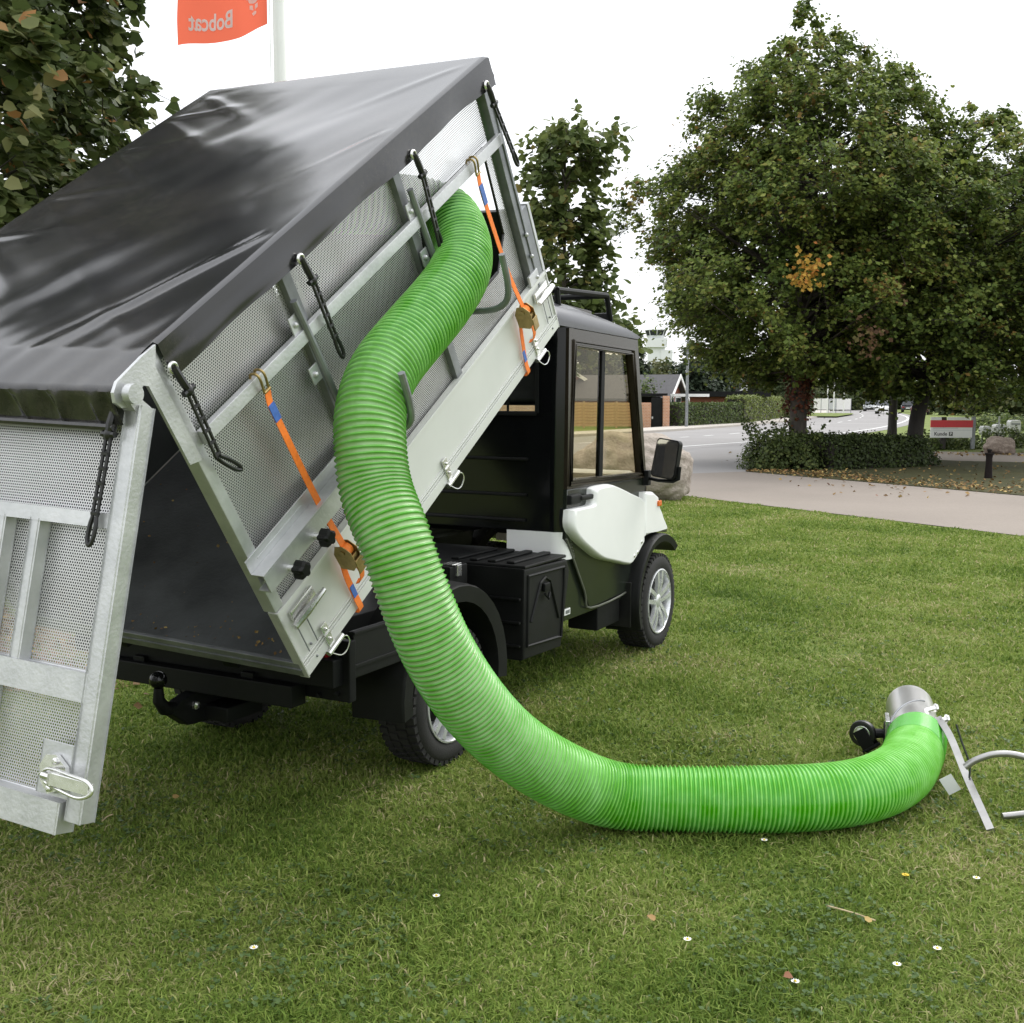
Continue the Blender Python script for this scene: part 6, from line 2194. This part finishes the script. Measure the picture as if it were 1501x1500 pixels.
mailbox((17.35, 38.2, 0), .36, .34, .52, 'white letterbox at the right end of the row, tallest of them')
mailbox((16.75, 38.0, 0), .36, .30, .42, 'white letterbox in the middle of the row behind the round stone')
mailbox((16.20, 37.8, 0), .30, .30, .36, 'white letterbox at the left end of the row', False)
for x, y, h, lb in ((16.42, 37.4, 1.0, 'thin grey post in front of the letterboxes'), (17.6, 37.2, 1.15, 'thin grey post at the right photo edge')):
    bm = NB(); tube(bm, [Vector((0, 0, 0)), Vector((0, 0, h))], .03, 8)
    o = done('marker_post', bm, M['galv'], None); o.location = (x, y, 0); tag(o, lb, 'post')

# street lamps
def street_lamp(loc, h, r0, label, head=True):
    t = thing('street_lamp', label, 'street lamp', loc, 'street lamps along the road')
    bm = NB(); tube(bm, [Vector(loc), Vector(loc) + Vector((0, 0, h * .5)), Vector(loc) + Vector((0, 0, h))], [r0, r0 * .8, r0 * .55], 12)
    done('pole', bm, M['galv_dark'], t)
    bm = NB(); MX = Matrix.Translation(Vector(loc) + Vector((0, 0, h)))
    box(bm, MX, (-.15, -.95, -.02), (.15, .12, .13), .05); done('lamp_head', bm, M['galv'], t)


street_lamp((9.2, 58.6, 0.0), 9.0, 0.085, 'tall pale grey street lamp pole in front of the clipped hedge by the house')
street_lamp((25.2, 101.0, 0), 8.0, 0.10, 'distant thin street lamp pole just left of the creeper covered trunk')

# flagpole with the orange flag, lettering seen from behind
FP = Vector((-2.43, 12.0, 0))
t = thing('flagpole', 'white flagpole rising behind the black tarpaulin', 'flagpole', FP)
bm = NB(); tube(bm, [FP, FP + Vector((-0.012, 0, 4)), FP + Vector((-0.045, 0, 8.2))], [.085, .075, .05], 16); done('pole', bm, M['white'], t)
bm = NB()
bmesh.ops.create_uvsphere(bm, u_segments=12, v_segments=8, radius=.09, matrix=Matrix.Translation(FP + Vector((-0.045, 0, 8.28)))); done('finial', bm, M['white'], t)
bm = NB(); tube(bm, [FP + Vector((-.10, -.05, 1.2)), FP + Vector((-.115, -.05, 8.1))], .006, 5); done('halyard', bm, M['white'], t)


def fl(u, w):
    """flag cloth: u metres left of the pole, w metres above the lower hoist corner"""
    sag = -0.235 * (u / 0.9) ** 0.8 if u > 0 else 0
    fold = 0.055 * math.sin(5.5 * u - 1.2 * w) * min(1, u / .3) + 0.03 * math.sin(11 * u + 2.5 * w) * min(1, u / .5)
    return Vector((FP.x - 0.135 - u * (0.985 - 0.06 * max(0, w - .25)), FP.y - 0.05 + fold, 5.36 + w + sag + 0.022 * math.sin(8 * u + 1)))


bm = NB()
nu, nw = 28, 40
g = [[bm.verts.new(fl(0.93 * i / nu, 1.9 * j / nw)) for j in range(nw + 1)] for i in range(nu + 1)]
for i in range(nu):
    for j in range(nw):
        bm.faces.new((g[i][j], g[i + 1][j], g[i + 1][j + 1], g[i][j + 1]))
FM_ = leaf_mat('flag_cloth', [(0, (0.80, 0.165, 0.095)), (1, (0.80, 0.165, 0.095))], 0.62, 0.7)
FLAG = tag(at_base(done('flag', bm, FM_, None, True, 3), fl(0, 0)), 'orange red flag with white lettering seen from behind, flying left of its pole', 'flag')
FW = leaf_mat('flag_print', [(0, (0.8, 0.78, 0.77)), (1, (0.8, 0.78, 0.77))], 0.5, 0.7)


def warp(c):
    p = fl(0.59 - c.x * 0.64, 0.205 + c.y)
    p.y -= 0.008 + c.z
    return p


me = text_mesh('Bobcat', 0.25, ID, 0.0005, True, warp)
link('lettering', me, FW, FLAG)
# emblem: simple animal head cut in white patches
def patch(pts):
    bm = NB()
    vs_ = []
    for a, b in pts:
        p = fl(a, b - 0.15); p.y -= 0.009
        vs_.append(bm.verts.new(p))
    bm.faces.new(vs_)
    return bm


for pts in ([(.05, .50), (.03, .62), (.07, .66), (.10, .57)], [(.22, .47), (.25, .60), (.21, .64), (.17, .56)], [(.09, .44), (.06, .50), (.10, .56), (.16, .56), (.22, .50), (.19, .43), (.15, .41), (.12, .41)],
            [(.12, .30), (.15, .29), (.165, .32), (.14, .335), (.115, .325)], [(.10, .36), (.13, .345), (.13, .395), (.10, .405)], [(.15, .345), (.19, .37), (.19, .41), (.155, .395)]):
    done('emblem', patch(pts), FW, FLAG, False)

# ================================================================== far side of the road
BRICK = None


def brick_mat(name, c1, c2, mortar, scale):
    m = mat(name, c1, 0.85, 0, 0.1, 5)
    n, l = m.node_tree.nodes, m.node_tree.links
    b = n['Principled BSDF']
    tc = n.new('ShaderNodeTexCoord')
    mp = n.new('ShaderNodeMapping'); mp.inputs['Rotation'].default_value = (PI / 2, 0, 0)
    br = n.new('ShaderNodeTexBrick'); br.inputs['Scale'].default_value = scale
    br.inputs['Color1'].default_value = (*c1, 1); br.inputs['Color2'].default_value = (*c2, 1); br.inputs['Mortar'].default_value = (*mortar, 1)
    br.inputs['Mortar Size'].default_value = 0.025
    l.new(tc.outputs['Object'], mp.inputs['Vector']); l.new(mp.outputs['Vector'], br.inputs['Vector'])
    l.new(br.outputs['Color'], b.inputs['Base Color'])
    bu = n.new('ShaderNodeBump'); bu.inputs['Strength'].default_value = .5; bu.inputs['Distance'].default_value = .02
    l.new(br.outputs['Fac'], bu.inputs['Height']); bu.invert = True
    l.new(bu.outputs['Normal'], b.inputs['Normal'])
    return m


B_PALE = brick_mat('pale_orange_brick', (0.50, 0.24, 0.13), (0.42, 0.19, 0.10), (0.5, 0.42, 0.36), 3.2)
B_RED = brick_mat('red_brick', (0.30, 0.09, 0.055), (0.25, 0.07, 0.045), (0.26, 0.15, 0.12), 3.0)
SLATE = mat('dark_roof_tiles', (0.075, 0.072, 0.075), 0.7, 0, 0.2, 6, 0.4, 20)
FASCIA = mat('white_boards', (0.72, 0.71, 0.69), 0.5, 0, 0.05, 5)
WOOD = mat('tan_fence_boards', (0.50, 0.33, 0.19), 0.75, 0, 0.18, 7, 0.2, 30)
PANE = mat('dark_window_pane', (0.02, 0.024, 0.028), 0.08, 0, 0.1, 3)


def gable_house(name, label, org, rot, w, length, eave, ridge, wallm, over=0.35):
    """gable faces local -y; ridge runs along y"""
    MX = Matrix.Translation(org) @ Matrix.Rotation(rot, 4, 'Z')
    t = thing(name, label, 'house', org)
    bm = NB()
    prism(bm, MX, [(-w / 2, 0), (w / 2, 0), (w / 2, eave), (0, ridge - .12), (-w / 2, eave)], 0, length, 'xz')
    done('wall', bm, wallm, t, False)
    for s in (-1, 1):
        bm = NB()
        sl = (ridge - eave) / (w / 2)
        xo = w / 2 + over
        prism(bm, MX, [(0, ridge), (s * xo, ridge - sl * xo), (s * xo, ridge - sl * xo - .14), (0, ridge - .14)], -over, length + over, 'xz')
        done('roof', bm, SLATE, t, False)
        bm = NB()
        prism(bm, MX, [(0, ridge + .02), (s * (xo + .02), ridge - sl * xo + .02), (s * (xo + .02), ridge - sl * xo - .20), (0, ridge - .22)], -over - .05, -over - .002, 'xz')
        done('bargeboard', bm, FASCIA, t, False)
    for x in (-w * .25, w * .25):
        bm = NB(); box(bm, MX, (x - .5, -.03, .9), (x + .5, .02, 1.7)); f_ = done('window', bm, FASCIA, t, False)
        bm = NB(); box(bm, MX, (x - .42, -.04, .97), (x + .42, -.031, 1.63)); done('pane', bm, PANE, f_, False)
    return t, MX


gable_house('brick_garage', 'small red brick garage with dark tiled roof and white bargeboards behind the lamp pole', (9.62, 66.0, 0), math.radians(62), 2.5, 9.0, 1.9, 3.02, B_RED)
gable_house('house', 'house with a red brown gable seen through the truck cab window', (3.0, 68.5, 0), math.radians(8), 6.4, 10.0, 1.75, 3.7, B_RED)
bm = NB(); box(bm, Matrix.Identity(4), (9.2, 63.2, 1.70), (11.2, 65.0, 1.86)); tag(at_base(done('canopy_board', bm, FASCIA, None, False), (10.2, 64, 0)), 'flat white canopy board in front of the red brick garage', 'canopy')
t = thing('carport', 'dark flat carport between the brick wall and the brick pillar', 'carport', (7.4, 60.2, 0))
bm = NB(); box(bm, ID, (6.4, 59.8, 1.70), (8.35, 62.5, 1.86)); done('roof', bm, M['black_satin'], t, False)
bm = NB(); box(bm, ID, (6.5, 62.2, 0), (8.3, 62.4, 1.69)); done('back_wall', bm, M['black_satin'], t, False)
shrub('garden_bush', 'bushy green shrub growing over the dark carport', (7.55, 63.2), .8, .7, 2.7, 1500, 0.16, LEAF_HEDGE, 90, 10, .35)
bm = NB(); box(bm, ID, (6.82, 59.0, 0), (7.38, 59.35, 1.36), .03); tag(at_base(done('brick_wall', bm, B_PALE, None, False), (7.1, 59.2, 0)), 'short pale orange brick wall beside the truck cab, left of the dark gate', 'wall')
bm = NB(); box(bm, ID, (8.02, 59.0, 0), (8.36, 59.35, 1.72), .02); tag(at_base(done('brick_pillar', bm, B_PALE, None, False), (8.2, 59.2, 0)), 'narrow orange brick pillar at the left end of the hedge', 'pillar')
t = thing('gate', 'black garden gate between the two brick piers', 'gate', (7.7, 59.2, 0))
bm = NB(); box(bm, ID, (7.40, 59.15, .04), (8.0, 59.2, 1.62), .01); done('gate_panel', bm, M['black_satin'], t, False)
bm = NB(); box(bm, ID, (7.42, 59.12, .50), (7.50, 59.148, .62), .004); done('lock', bm, M['galv'], t, False)

# tan board fence seen through the cab windows
t = thing('board_fence', 'tan wooden board fence across the road, seen through the truck cab windows', 'fence', (4.6, 59.6, 0))
bm = NB(); box(bm, ID, (-0.39, 0, -0.075), (0.39, .03, 0.075), .008)
bmesh.ops.recalc_face_normals(bm, faces=bm.faces[:])
bme = bpy.data.meshes.new('board'); bm.to_mesh(bme); bm.free(); bme.materials.append(WOOD)
bm = NB(); box(bm, ID, (-0.05, -.02, 0), (0.05, .07, 1.42), .01)
bmesh.ops.recalc_face_normals(bm, faces=bm.faces[:])
pme = bpy.data.meshes.new('fence_post'); bm.to_mesh(pme); bm.free(); pme.materials.append(WOOD)
for k in range(9):
    X = -1.0 + .88 * k
    o = bpy.data.objects.new('fence_post', pme); COL.objects.link(o); o.parent = t; o.location = Vector((X - .44, 59.5 + .02 * k, 0)) - Vector((4.6, 59.6, 0))
    for q in range(8):
        o = bpy.data.objects.new('board', bme); COL.objects.link(o); o.parent = t
        o.location = Vector((X, 59.52 + .02 * k + .006 * (q % 2), .15 + .162 * q)) - Vector((4.6, 59.6, 0))

foliage_box('garden_hedge', 'long dark green clipped hedge behind the street lamp pole', 'hedge', [(8.6, 60.0, 0), (13.9, 69.5, 0)], 1.0, 1.27, 8000, 0.13, LEAF_HEDGE, 91, 0.05, 0.0, tint0=.32)
foliage_box('garden_hedge', 'taller lighter green hedge farther along the road, up to the creeper covered trunk', 'hedge', [(14.0, 69.6, 0), (24.0, 97.5, 0)], 1.2, 1.68, 9000, 0.17, LEAF_HEDGE, 92, 0.07, 0.015, tint0=.8)
foliage_box('garden_hedge', 'clipped hedge across the road, hidden behind the truck', 'hedge', [(-26, 40.0, 0), (-2.2, 58.5, 0)], 1.1, 1.5, 6000, 0.20, LEAF_HEDGE, 93, 0.07, 0.0, tint0=.5)
# low house with dark roof and roof window
t = thing('bungalow', 'low house with a long dark flat roof behind the hedges', 'house', (14.5, 80, 0))
bm = NB(); box(bm, ID, (10.8, 78, 0), (17.5, 84, 1.75)); done('wall', bm, B_RED, t, False)
bm = NB(); box(bm, ID, (10.4, 77.4, 1.76), (18.0, 84.6, 2.12)); done('roof', bm, M['black_satin'], t, False)
bm = NB(); prism(bm, ID, [(16.2, 2.121), (16.75, 3.05), (17.45, 3.05), (17.2, 2.121)], 79, 81, 'xz'); done('roof_lantern', bm, M['black_satin'], t, False)
bm = NB(); prism(bm, ID, [(16.12, 2.2), (16.62, 3.0), (16.98, 3.0), (16.66, 2.2)], 78.9, 78.99, 'xz'); done('roof_window', bm, M['lamp_glass'], t, False)

# control tower
TO = Vector((32.0, 250, 0))
t = thing('control_tower', 'white airport control tower with a dark glazed cabin above the trees', 'tower', TO)
CONC = mat('tower_concrete', (0.66, 0.67, 0.68), .8, 0, .06, .3)
MX = Matrix.Translation(TO)
bm = NB(); box(bm, MX, (-1.6, -1.6, 0), (1.9, 1.6, 13.2)); done('shaft', bm, CONC, t, False)
bm = NB(); box(bm, MX, (-2.0, -2.2, 13.2), (2.3, 2.2, 15.2)); done('lower_storey', bm, CONC, t, False)
bm = NB(); box(bm, MX, (1.0, -1.8, 8.0), (3.6, 2.0, 12.6)); done('annex', bm, CONC, t, False)
bm = NB(); lathe(bm, MX, [(1.7, 15.2), (2.15, 15.75), (2.2, 15.8)], 8, 'z'); done('cabin_base', bm, CONC, t, False)
bm = NB(); lathe(bm, MX, [(1.95, 15.81), (2.35, 16.95)], 8, 'z'); done('cabin_glass', bm, mat('tower_glazing', (0.03, 0.033, 0.036), .6, 0, .1, 3, spec=.15), t, False)
for k in range(8):
    a = 2 * PI * k / 8
    bm = NB(); tube(bm, [MX @ Vector((1.98 * math.cos(a), 1.98 * math.sin(a), 15.8)), MX @ Vector((2.38 * math.cos(a), 2.38 * math.sin(a), 16.96))], .08, 4); done('mullion', bm, CONC, t, False)
bm = NB(); lathe(bm, MX, [(2.45, 16.96), (2.45, 17.15), (1.2, 17.35)], 8, 'z'); done('cabin_roof', bm, CONC, t, False)

# trees beyond the hedges
def far_tree(kind, px, ytop, D, wpx, seed, label, tint0=.5, zb=0.6):
    s = D / 1620
    X = (px - 750) * s; h = (586 - ytop) * s + 1.5; w = wpx * s / 2
    if kind == 'con':
        prof = [(zb, w), (h * .35, w * .85), (h * .6, w * .55), (h * .85, w * .22), (h, .05)]
        return tree('conifer', label, (X, D), prof, 170, 16, .55 * w, .34 * D / 80, seed, LEAF_CON, .12, h * .95, 1, squash=.25, droop=.12, nlimb=0, bark=BARK_D, tint0=tint0, group='trees beyond the far hedges')
    prof = [(zb, w * .7), (h * .3, w), (h * .6, w * .95), (h * .85, w * .55), (h, w * .12)]
    return tree('broadleaf_tree', label, (X, D), prof, 130, 22, .38 * w, .36 * D / 80, seed, LEAF_FAR, .14, h * .8, 1, squash=.6, nlimb=0, bark=BARK_D, tint0=tint0, group='trees beyond the far hedges')


FT = [('con', 927, 494, 80, 40, 'dark conifer close to the right edge of the truck cab', .45), ('dec', 960, 530, 92, 74, 'olive green tree below the control tower', .6),
      ('con', 1012, 502, 84, 58, 'dark conifer just behind the street lamp pole', .4), ('con', 1046, 517, 88, 40, 'small pointed conifer right of the lamp pole', .4),
      ('dec', 1030, 532, 96, 66, 'grey green tree behind the bungalow roof', .5), ('dec', 1066, 528, 98, 62, 'brownish tree above the bungalow roof lantern', .55),
      ('dec', 1102, 524, 100, 66, 'light olive tree at the left edge of the linden crown', .65), ('dec', 1126, 540, 92, 60, 'dark green bushy tree left of the creeper covered trunk', .3),
      ('dec', 1150, 552, 110, 50, 'dark shrubby tree directly behind the creeper covered trunk', .25), ('dec', 868, 522, 86, 70, 'tree seen through the left cab window pane', .55),
      ('dec', 905, 520, 94, 60, 'tree seen through the right cab window pane', .45), ('dec', 1195, 566, 170, 60, 'distant tree right of the creeper covered trunk', .5),
      ('dec', 1228, 560, 180, 52, 'distant tree behind the far flagpoles', .35), ('dec', 1262, 556, 190, 60, 'distant dark tree left of the approaching cars', .3),
      ('dec', 1300, 560, 210, 56, 'distant tree at the end of the road above the white car', .35), ('dec', 1338, 556, 200, 60, 'distant tree behind the dark red car', .3),
      ('dec', 1378, 562, 150, 60, 'tree behind the red and white sign', .3), ('dec', 1420, 560, 120, 70, 'tree to the right behind the sign', .4), ('dec', 1462, 566, 110, 70, 'tree behind the letterboxes', .45),
      ('dec', 1505, 560, 105, 80, 'tree at the right photo edge beyond the letterboxes', .4)]
for i, (k, px, yt, D, w, lb, tn) in enumerate(FT):
    far_tree(k, px, yt, D, w, 100 + i, lb, tn)
wc, wnn, wt = [], [], []                        # the wood behind the truck, one far mass
rw = np.random.default_rng(140)
for q in range(9):
    px, yt, D, w = 760 - 62 * q, 505 + (q * 37) % 40, 84 + (q * 7) % 22, 80
    sc_ = D / 1620; hh = (586 - yt) * sc_ + 1.5; wd = w * sc_ / 2
    _, c_, n_, sh_, _ = crown_points(((px - 750) * sc_, D), [(0.6, wd * .7), (hh * .3, wd), (hh * .6, wd * .95), (hh * .85, wd * .55), (hh, wd * .12)], 130, 24, .38 * wd, rw, .6, lsize=.36)
    wc.append(c_); wnn.append(n_); wt.append(np.clip(.45 + sh_ + rw.normal(0, .18, len(c_)), 0, 1))
wc, wnn, wt = np.concatenate(wc), np.concatenate(wnn), np.concatenate(wt)
v, f, tn = leaf_geo(wc, wnn, .38 * rw.uniform(.6, 1.3, len(wc)), wt, False, 141)
tag(link('far_wood', mesh_np('far_wood', v, f, {'tint': tn}), LEAF_FAR, None), kind='stuff')
shr = [(1452, 604, 62, 44), (1490, 606, 58, 40)]
for i, (px, yt, D, w) in enumerate(shr):
    s = D / 1620
    shrub('row_hedge', ('rounded green hedge behind the letterboxes', 'rounded green hedge at the right edge beyond the letterboxes')[i], ((px - 750) * s, D), w * s * .7, 1.0, (586 - yt) * s + 1.5, 900, .16, LEAF_HEDGE, 130 + i, 4, .5)


# cars on the road
def car(label, cat, px, D, w, h, body, facing, heading):
    s = D / 1620
    X = (px - 750) * s
    t = thing('parked_car' if False else 'car', label, cat, (X, D, 0), 'cars on the distant road')
    MX = Matrix.Translation((X, D, 0)) @ Matrix.Rotation(heading, 4, 'Z')     # local -y faces us
    L = 4.1
    bm = NB()
    prof = [(0.0, .32), (0.0, .70), (.12, .84), (1.0, .95), (1.0, .95), (L - .1, .98), (L, .55), (L, .30)]
    prism(bm, MX, [(a, b) for a, b in prof], -w / 2, w / 2, 'yz')
    bmesh.ops.bevel(bm, geom=[e for e in bm.edges], offset=.06, segments=2, affect='EDGES', clamp_overlap=True)
    B_ = done('body', bm, body, t)
    bm = NB()
    zr = [( -w / 2 + .06, .92, .95), (-w / 2 + .24, 1.55, h)]
    a0, a1 = (.95, 1.65) if facing == 'front' else (.12, .50)
    b0, b1 = (L - .15, L - .7) if facing == 'front' else (L - 1.0, L - 1.7)
    lo = [(-w / 2 + .05, a0, .93), (w / 2 - .05, a0, .93), (w / 2 - .05, b0, .95), (-w / 2 + .05, b0, .95)]
    hi = [(-w / 2 + .22, a1, h - .03), (w / 2 - .22, a1, h - .03), (w / 2 - .22, b1, h - .03), (-w / 2 + .22, b1, h - .03)]
    A_ = [bm.verts.new(MX @ Vector(p)) for p in lo]; C_ = [bm.verts.new(MX @ Vector(p)) for p in hi]
    for k in range(4): bm.faces.new((A_[k], A_[(k + 1) % 4], C_[(k + 1) % 4], C_[k]))
    bm.faces.new(C_)
    done('glasshouse', bm, PANE, t, False)
    bm = NB(); box(bm, MX, (-w / 2 + .21, a1 - .02, h - .035), (w / 2 - .21, b1 + .02, h + .015), .02); done('roof', bm, body, t)
    for sx in (-1, 1):
        bm = NB(); box(bm, MX, (sx * (w / 2 - .30) - .16, -.02, .60), (sx * (w / 2 - .30) + .16, .06, .76), .03)
        done('headlight' if facing == 'front' else 'tail_light', bm, M['lamp_glass'] if facing == 'front' else M['red_lens'], t)
        for y in (.75, L - .75):
            bm = NB(); lathe(bm, MX @ Matrix.Translation((sx * (w / 2 - .10), y, .31)), [(.05, -.1), (.31, -.1), (.31, .1), (.05, .1)], 16, 'x'); done('wheel', bm, M['rubber'], t)
    bm = NB(); box(bm, MX, (-w / 2 + .35, -.015, .36), (w / 2 - .35, .02, .50), .01); done('grille' if facing == 'front' else 'bumper', bm, M['black_plastic'], t)
    bm = NB(); box(bm, MX, (-.26, -.03, .52), (.26, -.018, .62)); done('number_plate', bm, WHITE_S, t)


WHITE_C = mat('white_car_paint', (0.78, 0.78, 0.77), .2, 0, .02, 3, coat=.5)
RED_C = mat('dark_red_car_paint', (0.10, 0.022, 0.022), .2, 0, .05, 3, coat=.5)
DARK_C = mat('dark_car_paint', (0.03, 0.032, 0.035), .2, 0, .05, 3, coat=.5)
SIL_C = mat('silver_car_paint', (0.35, 0.36, 0.37), .25, .5, .05, 3, coat=.5)
HD = math.radians(-23)
car('white car coming towards us on the road, left of the thin trunk', 'car', 1291, 128, 1.85, 1.5, WHITE_C, 'front', HD)
car('dark red car driving away, half hidden by the leaning trunk', 'car', 1344, 121, 1.85, 1.62, RED_C, 'rear', HD)
car('small black car between the two dark tree trunks', 'car', 1327, 148, 1.75, 1.5, DARK_C, 'rear', HD)
car('dark silver car behind the white car, farthest left', 'car', 1271, 160, 1.8, 1.5, SIL_C, 'front', HD)
# white site fence with flagpoles on the far side of the bend
t = thing('site_fence', 'low white fence on the far side of the bend, left of the cars', 'fence', (36.5, 120, 0))
for k in range(5):
    bm = NB(); box(bm, ID, (34.2 + .85 * k, 126, .5), (35.0 + .85 * k, 126.1, 1.75)); done('fence_panel', bm, FASCIA if k != 2 else M['galv'], t, False)
    bm = NB(); box(bm, ID, (35.0 + .85 * k, 125.98, 0), (35.05 + .85 * k, 126.08, 1.8)); done('fence_post', bm, M['galv_dark'], t, False)
for i, (x, h, lb) in enumerate(((34.6, 4.2, 'left one of the three pale poles in front of the white fence'), (35.3, 3.6, 'middle one of the three pale poles in front of the white fence'), (36.4, 3.3, 'right pale pole, carrying a small red flag'))):
    bm = NB(); tube(bm, [Vector((0, 0, 0)), Vector((0, 0, h))], .07, 8); o = done('pole', bm, FASCIA, None); o.location = (x, 122, 0); tag(o, lb, 'pole', 'pale poles by the white fence')
bm = NB(); box(bm, ID, (36.5, 122, 2.6), (37.3, 122.03, 3.2)); tag(at_base(done('small_flag', bm, RED_S, None, False), (36.5, 122, 0)), 'small red flag on the distant right pole', 'flag')
sheet('far_verge', [(24.6, 100), (28.5, 97.5), (36, 117), (38, 124), (34, 126), (27, 112)], 0.14, G_LAWN)

# crumbs of leaf left on the bed floor and caught along the sill
rb = np.random.default_rng(150)
nb_ = 130
uu = np.where(rb.uniform(0, 1, nb_) < .45, np.abs(rb.normal(0.05, .04, nb_)), rb.uniform(.03, 1.2, nb_)); vv_ = rb.uniform(.06, 1.3, nb_)
cb = np.array([list(BED @ Vector((a, b, 0.066))) for a, b in zip(uu, vv_)])
v, f, tn = leaf_geo(cb, np.array(list(W)) + rb.normal(0, .35, (nb_, 3)), .011 * rb.uniform(.4, 1.5, nb_), rb.uniform(0, 1, nb_), False, 151)
tag(link('leaf_crumbs', mesh_np('leaf_crumbs', v, f, {'tint': tn}), LEAF_LIT, None), kind='stuff')
